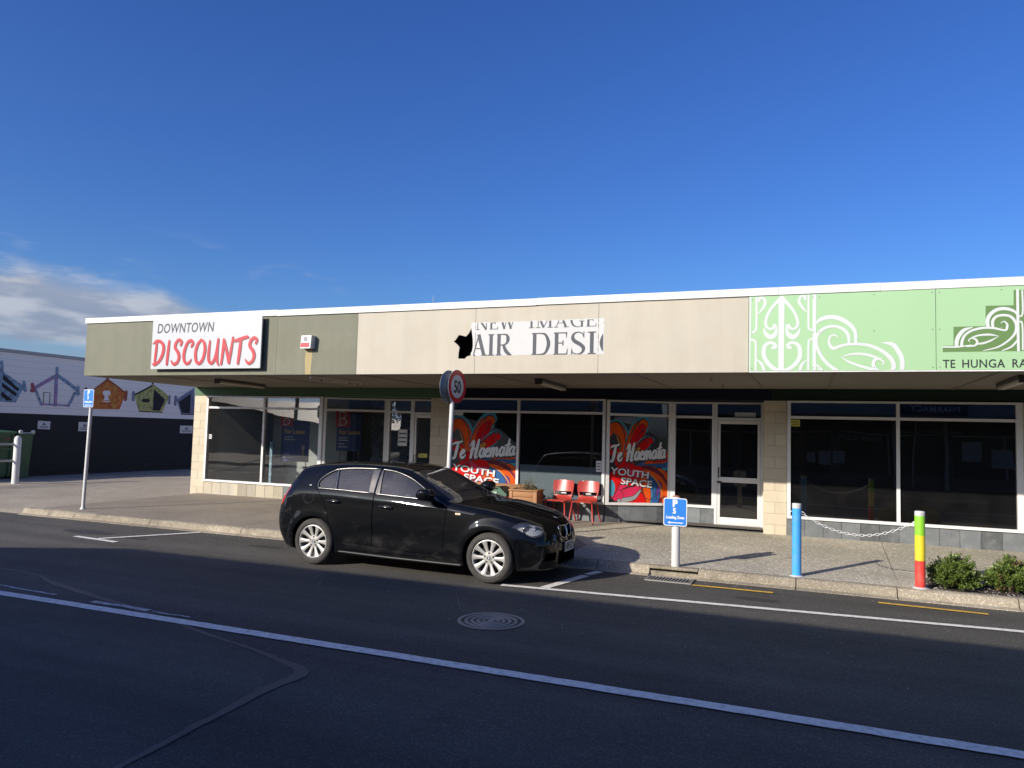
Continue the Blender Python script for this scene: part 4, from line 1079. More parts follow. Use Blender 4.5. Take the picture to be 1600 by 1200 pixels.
shell(-0.58, 6.15, wall_dk)
m_ = MB(); m_.box(-14.55, -14.50, W + .40, 30, 0.0, 3.85); m_.box(6.2, 6.3, W, 30, 0, 3.85); m_.box(-14.5, 6.2, 29.9, 30, 0, 3.85); m_.build('outer_wall', block_m, bld)
# interior partition with stacked slate cladding at the left shop door, and ribbed panel
clad = mat('stacked_stone', (0.16, 0.20, 0.23), 0.6, vary=0.2, vscale=8, rand=0.35, bump=0.004)
core = MB(); core.box(-9.55, -9.5, 16.0, 16.7, .2, 2.6); core.box(-10.15, -9.2, 16.02, 16.1, .2, 2.6)
cl = core.build('stone_column', grout_m, bld)
r = random.Random(9); z = .2; row = 0; pr = None
while z < 2.58:
    x = -10.15 - (row % 2) * .06
    while x < -9.22:
        w = .16
        if pr is None:
            b = MB(); b.box(-w / 2 + .004, w / 2 - .004, -.02, .02, .003, .077); pr = b.build('stone', clad, cl, origin=(0, 0, 0)); pr.location = Vector((x + w / 2, 16.0, z)) - world_loc(cl)
        else: inst(pr, 'stone', (x + w / 2, 16.0 + r.uniform(-.008, .008), z), cl)
        x += w
    z += .08; row += 1
b = MB()
for i in range(14): b.box(-13.75, -13.15, 16.6, 16.63, .3 + i * .165, .3 + i * .165 + .157)
b.build('slat_panel', mat('grey_slatboard', (0.46, 0.47, 0.46), 0.6, vary=0.05), bld)
b = MB(); b.box(-13.15, -11.3, 16.55, 16.6, .2, 2.7); b.build('partition', mat('grey_partition', (0.48, 0.49, 0.47), 0.7, vary=0.06), bld)

# ------------------------------------------------------------------ mural building across the yard
MX = -23.0
band_m = mat('pale_mural_wall', (0.80, 0.78, 0.75), 0.8, vary=0.03, vscale=1.0, grain=0.02)
darkwall = mat('black_mural_wall', (0.009, 0.0095, 0.013), 0.75, vary=0.15, vscale=1.0, grain=0.06)
mb_ = empty('mural_building', (MX, 30, 0), 'pale and black block building beyond the yard with a row of painted gable houses', 'building')
# courses of block, each a plank-thin step deep, laid as long runs so the joints show as lines
b = MB(); b.box(MX - 8, MX - 0.02, 14.2, 60, -0.05, 3.90); b.build('wall', darkwall, mb_)
for i in range(10):
    z0 = 0.02 + i * 0.2015
    q = MB(); q.box(MX - 0.02, MX, 14.2, 60, z0, z0 + .195); q.build('black_course', darkwall, mb_)
for i in range(9):
    z0 = 2.06 + i * 0.2075
    q = MB(); q.box(MX - 0.02, MX, 14.2, 60, z0, z0 + .2035); q.build('pale_course', band_m, mb_)
q = MB(); q.box(MX - 8.05, MX + 0.03, 14.15, 60, 3.93, 4.03); q.build('parapet_cap', mat('cap_grey', (0.36, 0.36, 0.37), 0.6), mb_)
pal = {
 'w': mat('mural_white', (0.80, 0.78, 0.75), 0.8), 'black': mat('mural_black', (0.016, 0.016, 0.02), 0.8),
 'blue': mat('mural_blue', (0.22, 0.34, 0.46), 0.8, vary=0.6, vscale=9, dirt=(0.10, 0.03, 0.10), dirt_amt=1, dirt_scale=8),
 'mauve': mat('mural_mauve', (0.34, 0.20, 0.38), 0.8, vary=0.6, vscale=9, dirt=(0.15, 0.42, 0.48), dirt_amt=1, dirt_scale=8),
 'rose': mat('mural_rose', (0.36, 0.10, 0.12), 0.8, vary=0.3, vscale=6, dirt=(0.03, 0.02, 0.03), dirt_amt=0.7, dirt_scale=6),
 'orange': mat('mural_orange', (0.50, 0.13, 0.03), 0.8, vary=0.6, vscale=7, dirt=(0.50, 0.42, 0.07), dirt_amt=1.0, dirt_scale=6),
 'rust': mat('mural_rust', (0.30, 0.08, 0.04), 0.8, vary=0.3, vscale=6),
 'olive': mat('mural_olive', (0.44, 0.43, 0.16), 0.8, vary=0.6, vscale=9, dirt=(0.08, 0.13, 0.03), dirt_amt=1, dirt_scale=8),
 'lilac': mat('mural_lilac', (0.20, 0.21, 0.31), 0.8, vary=0.3, vscale=6, dirt=(0.03, 0.03, 0.05), dirt_amt=0.7, dirt_scale=5),
}
def mural(idx, polys, strokes, label):
    root = None; lift = 0.003
    keys = []
    for kind, item in [('p', p) for p in polys] + [('s', s) for s in strokes]:
        c = item[-1]; q = MB()
        if kind == 'p': print_polys(q, [item[0]], MX + lift, axis='X')
        else: print_polys(q, ribbon(item[0], item[1], 4, smooth=False), MX + lift, axis='X', lift=0.0001)
        lift += 0.0012
        o = q.build('painted_house' if root is None else 'painted_shape', pal[c], mb_ if root is None else root)
        if root is None: root = o; tag(o, label)
P_, S_ = MURAL_POLY, MURAL
mural(0, P_[0:4], S_[11:14], 'blue painted house with black diagonal bars')
mural(1, [], S_[0:11], 'painted house outline in blue and mauve with small doorway')
mural(2, [P_[4], P_[9]], S_[14:19] + [S_[26], S_[27]], 'orange painted house with white keyhole')
mural(3, P_[5:7], S_[19:26], 'olive yellow painted house with black half')
mural(4, P_[7:9], S_[28:], 'lilac painted house with black inside')
# paper notices on the black wall
paper = mat('paper_notice', (0.62, 0.62, 0.60), 0.7)
greyink = mat('grey_ink', (0.12, 0.12, 0.14), 0.7)
def notice(y0, y1, z0, z1, label, tilt=0.0):
    q = MB(); q.prism([(y0, z0 + tilt), (y1, z0), (y1, z1 - tilt), (y0, z1)], MX + .002, MX + .006, 'X')
    o = q.build('wall_notice', paper, label=label, cat='notice')
    t = MB()
    cy = (y0 + y1) / 2; w = y1 - y0
    t.add([(MX + .007, cy - w * .18, z0 + (z1 - z0) * .5), (MX + .007, cy + w * .18, z0 + (z1 - z0) * .5), (MX + .007, cy, z0 + (z1 - z0) * .82)], [(0, 1, 2)])
    for k in range(2):
        zz = z0 + (z1 - z0) * (.18 + .14 * k); t.add([(MX + .007, y0 + w * .15, zz), (MX + .007, y1 - w * .15, zz), (MX + .007, y1 - w * .15, zz + .02), (MX + .007, y0 + w * .15, zz + .02)], [(0, 1, 2, 3)])
    t.build('printed_mark', greyink, o, kind='stuff')
notice(16.50, 16.92, 1.57, 1.85, 'white paper notice on the black wall left of the blue loading sign pole', 0.02)
notice(17.93, 18.40, 1.53, 1.84, 'white paper notice on the black wall directly behind the blue loading sign pole')
notice(22.3, 22.95, 1.50, 1.80, 'white lined notice on the black wall beside the shop pier')

# ------------------------------------------------------------------ skip bin, rail post
bin_green = mat('bin_green', (0.04, 0.11, 0.055), 0.5, vary=0.12, vscale=3, streak=0.1, dirt=(0.10, 0.08, 0.05), dirt_amt=0.35, dirt_scale=4)
bn = empty('skip_bin', (-22.6, 13.9, 0.08), 'dark green steel skip bin against the black wall', 'skip bin')
b = MB(); b.prism([(-22.96, .16), (-22.36, .16), (-22.24, 1.44), (-22.96, 1.50)], 12.4, 15.26, 'Y'); b.build('bin_body', bin_green, bn)
b = MB(); b.prism([(-22.97, 1.505), (-22.20, 1.445), (-22.20, 1.50), (-22.97, 1.57)], 12.35, 15.29, 'Y'); b.build('lid', mat('bin_lid', (0.06, 0.15, 0.08), 0.5, vary=.1), bn)
b = MB()
for y0 in (12.5, 13.2, 14.1, 15.17): b.prism([(-22.36, .16), (-22.31, .16), (-22.20, 1.40), (-22.25, 1.40)], y0, y0 + .06, 'Y')
b.prism([(-22.29, .95), (-22.24, .95), (-22.23, 1.02), (-22.28, 1.02)], 12.4, 15.26, 'Y')
b.build('rib', bin_green, bn, kind='stuff')
for y0 in (12.7, 15.0): b = MB(); b.lathe([(.07, 0), (.07, .05)], (-22.45, y0, .15), 12, 'Y'); b.disc((-22.45, y0, .15), .07, 'Y'); b.build('castor', mat('black_rubber', (0.02, 0.02, 0.02), 0.8), bn)
text_mesh('bin_lettering', 'A89', 0.13, mat('faded_red', (0.35, 0.10, 0.06), 0.7), (-22.21, 14.92, 1.24), rot=(math.pi / 2, 0, math.pi / 2), parent=bn)
wh = empty('wheelie_bin', (-22.5, 15.6, 0.085), 'slim dark green bin with white handles beside the skip bin', 'bin')
b = MB(); b.prism([(-22.90, .12), (-22.28, .12), (-22.16, 1.40), (-22.95, 1.40)], 15.36, 15.78, 'Y'); b.build('bin_body', bin_green, wh)
b = MB(); b.box(-22.97, -22.13, 15.33, 15.81, 1.405, 1.45, bev=.01); b.build('lid', MATS['bin_lid'], wh)
whm = mat('white_plastic', (0.7, 0.7, 0.68), 0.5)
for yy in (15.38, 15.76):
    b = MB(); b.lathe([(.02, -.02), (.055, -.02), (.055, .02), (.02, .02)], (-22.15, yy, 1.50), 12, 'X'); b.build('handle', whm, wh)
b = MB(); b.tube([(-22.15, 15.42, 1.47), (-22.15, 15.72, 1.47)], .012, 6); b.build('bar', whm, wh)
white_post = mat('white_painted_steel', (0.66, 0.66, 0.64), 0.45, vary=0.03, dirt=(0.42, 0.38, 0.32), dirt_amt=0.4, dirt_scale=7)
rp = empty('rail_post', (-20.62, 14.25, 0.085), 'white round guard post with grey rails in front of the skip bin', 'post')
b = MB(); b.lathe([(.09, 0), (.09, 1.24), (.075, 1.29), (.045, 1.33), (0.001, 1.34)], (-20.62, 14.25, .08), 18); b.build('post', white_post, rp)
for zz in (1.18, .72):
    b = MB(); b.tube([(-20.64, 14.2, zz), (-20.70, 9.0, zz)], .028, 8); b.build('rail', mat('galvanised', (0.35, 0.36, 0.36), 0.5, metal=.3), rp)

# ------------------------------------------------------------------ fascia sign, alarm box, soffit lights, aerial
sb = empty('shop_sign', (-10.68, FY, 2.926), 'white sign board with grey and red lettering on the olive fascia', 'sign')
board_m = mat('sign_white', (0.49, 0.50, 0.51), 0.35, vary=0.01)
for a, c in ((-12.015, -10.683), (-10.680, -9.345)):
    b = MB(); b.box(a, c, FY - 0.115, FY - 0.085, 2.926, 3.892); b.build('board', board_m, sb)
b = MB(); b.box(-11.98, -11.9, FY - .085, FY, 2.98, 3.84); b.box(-9.5, -9.4, FY - .085, FY, 2.98, 3.84); b.box(-10.75, -10.6, FY - .085, FY, 2.98, 3.84); b.build('bracket', mat('black_metal'), sb)
sy = FY - 0.1155
text_mesh('small_lettering', 'DOWNTOWN', 0.262, mat('slate_ink', (0.035, 0.035, 0.045), 0.5), (-11.90, sy - .0008, 3.628), parent=sb, sx=0.80, offset=0.003, shear=0.12, space=1.05)
brush = {
 'D': (.62, [([(.13, .95), (.10, .5), (.06, .05)], [.10, .13, .10]), ([(-.08, .86), (.12, .97), (.36, .93), (.52, .75), (.50, .45), (.33, .15), (.05, -.02), (-.08, .05)], [.04, .12, .14, .15, .15, .13, .10, .03])]),
 'I': (.30, [([(.16, .96), (.12, .5), (.08, .0)], [.10, .14, .11])]),
 'S': (.56, [([(.46, .78), (.50, .92), (.36, 1.0), (.20, .88), (.16, .68), (.32, .50), (.40, .30), (.32, .08), (.12, .0), (-.02, .14)], [.10, .13, .12, .13, .14, .15, .14, .12, .12, .06])]),
 'C': (.58, [([(.44, .70), (.52, .84), (.42, .96), (.22, .86), (.08, .55), (.06, .25), (.18, .03), (.36, .05), (.48, .2)], [.08, .13, .12, .13, .14, .14, .12, .11, .04])]),
 'O': (.66, [([(.36, .98), (.16, .80), (.06, .45), (.12, .12), (.30, .02), (.48, .22), (.56, .60), (.48, .88), (.30, .99)], [.08, .13, .14, .14, .13, .13, .14, .13, .06])]),
 'U': (.66, [([(.10, .92), (.06, .5), (.08, .15), (.22, .02), (.38, .16), (.48, .5), (.54, .98)], [.08, .13, .13, .13, .12, .12, .10]), ([(.54, .98), (.50, .4), (.54, .08), (.62, -.06)], [.10, .14, .11, .07])]),
 'N': (.66, [([(.12, .96), (.10, .5), (.04, -.02)], [.10, .13, .10]), ([(.14, .96), (.30, .5), (.44, .04)], [.10, .13, .13]), ([(.44, .02), (.52, .5), (.60, 1.04)], [.11, .12, .08])]),
 'T': (.56, [([(-.16, .98), (-.02, .90), (.30, .97), (.62, 1.04), (.68, 1.0)], [.05, .11, .13, .12, .04]), ([(.30, .94), (.26, .5), (.20, .0)], [.12, .14, .11])]),
}
letters = []
def brush_text(s, x, z, h, x_end, table, ls=0.05, rise=0.0, lean=0.0, bold=1.0):
    tot = sum(table[c][0] + ls if c != ' ' else .3 for c in s); k = (x_end - x) / tot; polys = []; cx = 0; mark = 0; letters.clear()
    for c in s:
        if c == ' ': cx += .3; continue
        w, st = table[c]
        for pts, ws in st:
            P = [(x + (cx + a + lean * q) * k, z + q * h + rise * (cx + a) * k) for a, q in pts]
            polys += ribbon(P, [v * bold * (k * .55 + h * .45) for v in ws], 6)
        letters.append((mark, len(polys))); mark = len(polys)
        cx += w + ls
    return polys
bp = brush_text('DISCOUNTS', -11.95, 3.02, 0.47, -9.40, brush)
for i0, i1 in list(letters):
    b = MB(); print_polys(b, bp[i0:i1], sy - .0016, lift=.00003); lo_ = b.build('letter', mat('sign_red', (0.46, 0.014, 0.022), 0.4, vary=.05), sb)
    b = MB(); print_polys(b, [[(x + .020, z - .016) for x, z in p] for p in bp[i0:i1]], sy - .0002, lift=.00002); b.build('letter_shadow', mat('dark_grey_ink', (0.09, 0.04, 0.05), 0.5), lo_)

al = empty('alarm_box', (-8.33, FY, 3.26), 'white alarm siren box with red label on the olive fascia', 'alarm')
b = MB(); b.prism([(-8.46, 3.27), (-8.245, 3.27), (-8.225, 3.50), (-8.44, 3.50)], FY - .13, FY, 'Y'); o = b.build('housing', mat('siren_white', (0.68, 0.67, 0.65), 0.4), al)
b = MB(); b.prism([(-8.455, 3.29), (-8.27, 3.29), (-8.262, 3.37), (-8.447, 3.37)], FY - .1312, FY - .1305, 'Y'); b.build('red_label', mat('label_red', (0.5, 0.04, 0.05), 0.5), al)
b = MB(); b.disc((-8.35, FY - .132, 3.435), .045, 'Y', 16); b.build('grille', mat('grey_grille', (0.25, 0.25, 0.25), 0.5), al)
b = MB()
r = random.Random(8)
pts = [(-8.36, 3.268), (-8.37, 3.1), (-8.372, 2.95), (-8.37, 2.817)]
print_polys(b, ribbon(pts, [.13, .15, .13, .12], 3, cap=False), FY - .0008); b.build('rust_stain', mat('rust_run', (0.40, 0.32, 0.16), 0.85, streak=.2, grain=.1), bld, label='rusty run below the alarm box')

light_m = mat('light_diffuser', (0.50, 0.47, 0.40), 0.4); light_b = mat('light_body', (0.10, 0.09, 0.08), 0.6)
def soffit_light(a, c, label, bare=False):
    a, c = Vector((*a, 0)), Vector((*c, 0)); L_ = (c - a).length; ang = math.atan2(c.y - a.y, c.x - a.x)
    e = empty('soffit_light', ((a.x + c.x) / 2, (a.y + c.y) / 2, 2.73), label, 'light', group='fluorescent lights under the canopy', rz=ang)
    if not bare:
        q = MB(); q.box(-L_ / 2, L_ / 2, -.07, .07, .04, .072); q.build('base', light_b, e, local=True)
        q = MB(); q.box(-L_ / 2 + .02, L_ / 2 - .02, -.058, .058, -.015, .04, bev=.018); q.build('diffuser', light_m, e, local=True)
        q = MB(); q.box(-L_ / 2, -L_ / 2 + .02, -.062, .062, -.02, .04); q.box(L_ / 2 - .02, L_ / 2, -.062, .062, -.02, .04); q.build('end_cap', light_b, e, local=True)
    else:
        q = MB(); q.box(-L_ / 2, L_ / 2, -.02, .02, .045, .072); q.build('base', frame_m, e, local=True)
        q = MB(); q.tube([(-L_ / 2, 0, .025), (L_ / 2, 0, .025)], .013, 8); q.build('tube', light_m, e, local=True)
        for s in (-.3, .25, .42): q = MB(); q.box(s * L_ - .01, s * L_ + .01, -.02, .02, .0, .03); q.build('clip', light_b, e, local=True)
soffit_light((-11.20, 11.75), (-11.48, 13.45), 'cream fluorescent light under the canopy near its left end')
soffit_light((-8.43, 11.1), (-8.36, 12.65), 'bare thin fluorescent batten under the olive fascia', True)
soffit_light((-4.33, 11.9), (-4.50, 13.8), 'boxed fluorescent light under the cream fascia right of the speed sign')
soffit_light((2.56, 11.5), (2.62, 13.1), 'boxed fluorescent light under the mint fascia at the right edge')
hk = MB()
for x, y in ((-1.46, 11.75), (-1.44, 13.2)): hk.tube([(x, y, 2.81), (x, y, 2.76), (x + .03, y, 2.75)], .006, 6)
hk.build('sign_hook', mat('black_metal'), bld)
ae = empty('roof_aerial', (-8.07, 15, 3.86), 'thin metal aerial standing on the roof above the cream fascia', 'aerial')
b = MB(); b.tube([(-8.07, 15, 3.86), (-8.07, 15, 4.96)], .007, 6); b.build('mast', mat('galvanised'), ae)

# ------------------------------------------------------------------ things on and behind the glass
blk = mat('decal_black', (0.014, 0.014, 0.018), 0.5)
dp = {'or': mat('decal_orange', (0.66, 0.085, 0.010), 0.7, vary=.25, vscale=4, coords='o', spec=.1), 'rd': mat('decal_red', (0.60, 0.009, 0.010), 0.7, vary=.3, vscale=5, coords='o', spec=.1),
      'pk': mat('decal_pink', (0.62, 0.03, 0.09), 0.7, vary=.25, vscale=4, coords='o', spec=.1), 'dk': mat('decal_maroon', (0.16, 0.02, 0.03), 0.7, vary=.3, coords='o', spec=.1),
      'bl': mat('decal_blue', (0.03, 0.10, 0.26), 0.7, vary=.3, coords='o', spec=.1), 'cy': mat('decal_cyan', (0.07, 0.28, 0.38), 0.7, vary=.2, coords='o', spec=.1),
      'yl': mat('decal_amber', (0.60, 0.25, 0.04), 0.7, vary=.2, coords='o', spec=.1), 'wt': mat('decal_white', (0.70, 0.70, 0.70), 0.45), 'k': blk,
      'gr': mat('decal_grey', (0.30, 0.31, 0.32), 0.5), 'pr': mat('decal_purple', (0.12, 0.05, 0.22), 0.7, vary=.3, coords='o', spec=.1)}
# petals in a square cell 0..1 (x right, z up)
PETALS = [
 ([(.0, .80), (.10, .88), (.22, .78), (.26, .60), (.22, .45)], [.12, .22, .22, .18, .10], 'cy'),
 ([(.0, .80), (.10, .86), (.20, .76), (.24, .60), (.22, .48)], [.10, .17, .17, .13, .06], 'or'),
 ([(-.02, .72), (.08, .74), (.14, .64), (.16, .55)], [.08, .12, .10, .04], 'k'),
 ([(.0, .62), (.10, .58), (.16, .48), (.20, .38)], [.12, .14, .12, .06], 'rd'),
 ([(.62, .93), (.58, .93), (.46, .80), (.34, .58), (.30, .42)], [.14, .24, .26, .18, .08], 'cy'),
 ([(.58, .91), (.50, .84), (.40, .68), (.32, .52), (.28, .40)], [.13, .20, .18, .12, .05], 'or'),
 ([(.56, .88), (.50, .80), (.43, .70), (.38, .60)], [.08, .14, .11, .03], 'rd'),
 ([(.72, .73), (.66, .72), (.52, .62), (.40, .52), (.32, .42)], [.10, .18, .18, .12, .06], 'cy'),
 ([(.70, .72), (.62, .69), (.50, .61), (.40, .52), (.34, .44)], [.09, .13, .12, .09, .05], 'rd'),
 ([(.50, .62), (.44, .56), (.36, .48), (.30, .42)], [.05, .10, .10, .05], 'yl'),
 ([(1.0, .45), (.85, .42), (.66, .44), (.50, .42)], [.10, .16, .12, .06], 'bl'),
 ([(1.02, .56), (.92, .52), (.80, .50), (.62, .46)], [.10, .13, .10, .03], 'or'),
 ([(1.02, .52), (.90, .50), (.76, .48)], [.03, .05, .02], 'rd'),
 ([(1.0, .40), (.86, .38), (.70, .40), (.55, .40)], [.04, .06, .05, .03], 'cy'),
 ([(.98, .30), (.88, .34), (.72, .38), (.50, .38)], [.10, .12, .10, .06], 'or'),
 ([(.95, .02), (.92, .14), (.82, .28), (.66, .36), (.50, .38)], [.14, .22, .20, .16, .08], 'dk'),
 ([(.98, .02), (.94, .12), (.84, .25), (.68, .33), (.52, .36)], [.12, .16, .14, .11, .06], 'or'),
 ([(.78, .02), (.78, .12), (.72, .24), (.60, .32)], [.12, .16, .14, .06], 'bl'),
 ([(.72, .02), (.72, .10), (.66, .22), (.56, .32)], [.03, .05, .05, .03], 'cy'),
 ([(.64, .0), (.62, .12), (.56, .24), (.48, .34)], [.12, .16, .16, .10], 'or'),
 ([(.48, .02), (.40, .08), (.36, .2), (.38, .34)], [.26, .30, .26, .16], 'rd'),
 ([(.15, .08), (.26, .12), (.40, .12), (.56, .20)], [.16, .20, .14, .03], 'pk'),
 ([(.18, .02), (.30, .03), (.44, .06), (.54, .14)], [.05, .06, .05, .02], 'gr'),
 ([(.02, .10), (.06, .2), (.14, .30), (.26, .36)], [.14, .18, .18, .10], 'rd'),
 ([(.0, .04), (.04, .10), (.06, .18), (.05, .24)], [.06, .10, .10, .05], 'cy'),
 ([(.26, .46), (.30, .38), (.40, .34), (.50, .36)], [.14, .26, .26, .16], 'rd'),
 ([(.30, .40), (.38, .34), (.48, .32), (.56, .34)], [.03, .06, .06, .02], 'pk'),
 ([(.82, .10), (.86, .16), (.86, .22), (.80, .26)], [.03, .06, .05, .02], 'pr'),
]
THIN = [([(.03, .90), (.12, .93), (.24, .83), (.29, .62)], 'k'), ([(.08, .62), (.16, .56), (.22, .46)], 'yl'), ([(.38, .62), (.46, .72), (.56, .84), (.60, .80)], 'dk'), ([(.30, .70), (.42, .86), (.56, .97), (.68, .92)], 'k'),
        ([(.40, .58), (.54, .70), (.68, .78), (.76, .72)], 'k'), ([(.60, .36), (.76, .30), (.88, .18), (.92, .04)], 'yl'), ([(.50, .30), (.56, .20), (.60, .06)], 'k'), ([(.20, .14), (.34, .18), (.50, .20)], 'k'), ([(.12, .28), (.20, .36), (.30, .42)], 'k'), ([(.10, .80), (.16, .70), (.19, .58)], 'yl'), ([(.52, .80), (.46, .70), (.40, .62)], 'pk'), ([(.94, .42), (.80, .40), (.66, .42)], 'k')]
script = {
 'T': (.62, [([(-.10, .86), (.05, .96), (.35, .98), (.66, 1.04)], [.06, .13, .15, .08]), ([(.34, 1.0), (.28, .55), (.20, .12), (.06, .0), (-.02, .10)], [.12, .18, .16, .10, .05])]),
 'e': (.42, [([(.02, .22), (.20, .28), (.32, .42), (.24, .52), (.10, .40), (.06, .18), (.18, .02), (.34, .08), (.44, .22)], [.06, .10, .12, .11, .13, .15, .13, .10, .05])]),
 'H': (.86, [([(.04, .70), (.20, .95), (.30, .98), (.26, .5), (.18, .0)], [.05, .10, .14, .18, .13]), ([(.70, 1.06), (.62, .6), (.54, .1), (.60, -.04), (.72, .06)], [.12, .18, .16, .11, .05]), ([(.10, .44), (.34, .52), (.62, .54)], [.06, .12, .10])]),
 'a': (.46, [([(.36, .46), (.20, .52), (.06, .34), (.05, .12), (.18, .0), (.30, .18), (.38, .46)], [.10, .12, .14, .15, .12, .10, .11]), ([(.38, .48), (.34, .2), (.38, .02), (.50, .12)], [.12, .15, .12, .05])]),
 'm': (.74, [([(.08, .50), (.06, .25), (.02, .0)], [.10, .15, .12]), ([(.06, .24), (.20, .50), (.30, .44), (.28, .2), (.25, .0)], [.06, .11, .14, .15, .12]), ([(.28, .24), (.44, .50), (.54, .44), (.52, .18), (.56, .02), (.70, .12)], [.06, .11, .14, .15, .12, .05])]),
 't': (.34, [([(.26, .96), (.20, .5), (.14, .12), (.22, .0), (.36, .12)], [.11, .16, .15, .11, .05]), ([(-.04, .60), (.16, .64), (.40, .68)], [.06, .11, .06])]),
}
def decal(A, B, z0, z1, label, text_x):
    """A, B: plan ends of the pane; the print sits on the outside face of the glass"""
    A, B = Vector(A), Vector(B); D = (B - A); L_ = D.length; ang = math.atan2(D.y, D.x)
    e = empty('window_decal', (A.x, A.y, z0), label, 'window graphic', rz=ang)
    h = z1 - z0
    def put(polys, y, m, name, lift=.00002, parent=e, box=True, **kw):
        if box: polys = [q for q in (clip(p, x0=0, x1=L_, z0=0, z1=h) for p in polys) if q]
        q = MB(); print_polys(q, polys, y, lift=lift)
        o = q.build(name, m, parent, local=True, **kw) if q.v else None
        return o
    base = put([[(.0, .0), (L_, .0), (L_, h * .62), (L_ * .75, h * .8), (L_ * .4, h * .9), (0, h * .96)]], -.0005, blk, 'backing')
    lv = 0
    for pts, ws, c in PETALS:
        lv += 1
        P = [(a * L_, q * h) for a, q in pts]
        if c in ('cy',): ws = [w * .88 for w in ws]
        else: put(ribbon(P, [w * (L_ * .5 + h * .5) + .022 for w in ws], 6), -.00065 - lv * .0003, blk, 'petal_edge')
        put(ribbon(P, [w * (L_ * .5 + h * .5) for w in ws], 6), -.0008 - lv * .0003, dp[c], 'petal')
    tw = []
    for pts, c in THIN:
        lv += 1
        put(ribbon([(a * L_, q * h) for a, q in pts], [.004] + [.024] * (len(pts) - 2) + [.004], 6), -.0012 - lv * .0003, dp[c], 'petal_line')
    y = -.0016 - lv * .0003
    x0, x1, zb, hh = text_x
    for dx, dz, mt_, nm, w in ((.018, -.022, blk, 'script_shadow', 1.35), (0, 0, dp['wt'], 'script_lettering', 1.0)):
        pl = brush_text('Te Haemata', x0 + dx, zb + dz, hh, x1 + dx, script, ls=-.02, rise=.09, lean=.12, bold=1.22)
        for i0, i1 in list(letters):
            if w > 1: put(pl[i0:i1] + [[(x - .02, z - .012) for x, z in p] for p in pl[i0:i1]], y, mt_, 'letter_shadow', box=False)
            else: put(pl[i0:i1], y - .0025, mt_, 'letter', box=False)
    fx = L_ / 1.47
    for s, xx, zz in (('YOUTH', .03 * L_, zb - .235), ('SPACE', .20 * L_, zb - .43)):
        for dx, mt_, dy in ((.014, blk, 0), (0, dp['wt'], .002)):
            o = text_mesh('block_lettering', s, .185, mt_, (xx + dx, y - .003 - dy, zz - dx), rot=(math.pi / 2, math.radians(6), 0), parent=e, sx=1.5 * fx, offset=.004, local=True, space=1.0, extrude=.0004)
    return e
decal((-7.255, W), (-5.715, W), 0.52, 2.28, 'large colourful youth space window graphic right of the speed sign pole', (.03, 1.47, .76, .35))
d_ = Vector((-2.66 + 3.825, 15.2 - W)).normalized()
decal((-3.825 + d_.x * .06, W + d_.y * .06), (-3.825 + d_.x * 1.27, W + d_.y * 1.27), 0.55, 2.27, 'narrower youth space window graphic on the angled pane right of the red chairs', (.03, 1.15, .80, .32))

# frosted band low in the pane behind the chairs
b = MB(); b.box(-5.665, -3.915, W + .010, W + .012, 0.52, 1.225); b.build('frosted_film', mat('frosted_film', (0.50, 0.55, 0.53), 0.6, vary=.03), label='pale frosted film low on the pane behind the red chairs', cat='window film')

# for lease boards inside the left shop
navy = mat('board_navy', (0.025, 0.045, 0.17), 0.5); bred = mat('board_red', (0.62, 0.035, 0.04), 0.5); amber = mat('board_amber', (0.85, 0.52, 0.10), 0.5); pale = mat('board_pale', (0.82, 0.80, 0.74), 0.5)
def lease(x0, x1, z0, z1, rx0, rx1, rz0, rz1, y, label, person=False):
    e = empty('lease_board', ((x0 + x1) / 2, y, z0), label, 'sign')
    b = MB(); b.box(x0, x1, y, y + .012, z0, z1); b.build('panel', navy, e)
    b = MB(); b.box(rx0, rx1, y - .003, y - .001, rz0, rz1); b.build('red_flag', bred, e)
    b = MB(); P = [(.30, .12), (.30, .88), (.55, .90), (.70, .76), (.60, .58), (.36, .52), (.62, .50), (.76, .32), (.62, .14), (.24, .10)]
    print_polys(b, ribbon([(rx0 + p * (rx1 - rx0), rz0 + q * (rz1 - rz0)) for p, q in P], [.028] * 10, 5), y - .004, lift=.00002); b.build('letter', pale, e)
    text_mesh('lettering', 'For Lease', .155, amber, (x0 + (x1 - x0) * .10, y - .002, rz0 - .17), parent=e, offset=.003)
    b = MB(); r = random.Random(int(x0 * 10))
    for k, (f0, f1, zz) in enumerate(((.10, .42, rz0 - .27), (.10, .48, rz0 - .33), (.10, .30, z0 + .16), (.10, .46, z0 + .09))):
        x = x0 + (x1 - x0) * f0; xe = x0 + (x1 - x0) * f1
        while x < xe: w = r.uniform(.01, .03); b.add([(x, y - .002, zz), (x + w, y - .002, zz), (x + w, y - .002, zz + .022), (x, y - .002, zz + .022)], [(0, 1, 2, 3)]); x += w + .008
    b.build('small_print', pale, e, kind='stuff')
    if person:
        cx = x0 + (x1 - x0) * .80
        b = MB(); print_polys(b, [[(cx - .11, z0 + .01), (cx + .11, z0 + .01), (cx + .10, z0 + .22), (cx + .03, z0 + .27), (cx - .03, z0 + .27), (cx - .10, z0 + .22)]], y - .002); b.build('printed_suit', mat('suit_grey', (0.05, 0.05, 0.06), .6), e)
        b = MB(); b.disc((cx, y - .0035, z0 + .34), .05, 'Y', 16, r2=.068); print_polys(b, [[(cx - .02, z0 + .12), (cx + .02, z0 + .12), (cx + .02, z0 + .27), (cx - .02, z0 + .27)]], y - .0035); b.build('printed_face', mat('print_skin', (0.5, 0.36, 0.28), .6), e)
    b = MB(); b.tube([(x0 + .1, y + .03, z0), (x0 + .02, y + .1, .2)], .012, 6); b.tube([(x1 - .1, y + .03, z0), (x1 - .02, y + .1, .2)], .012, 6); b.build('leg', mat('easel_wood', (0.35, 0.26, 0.15), .7), e)
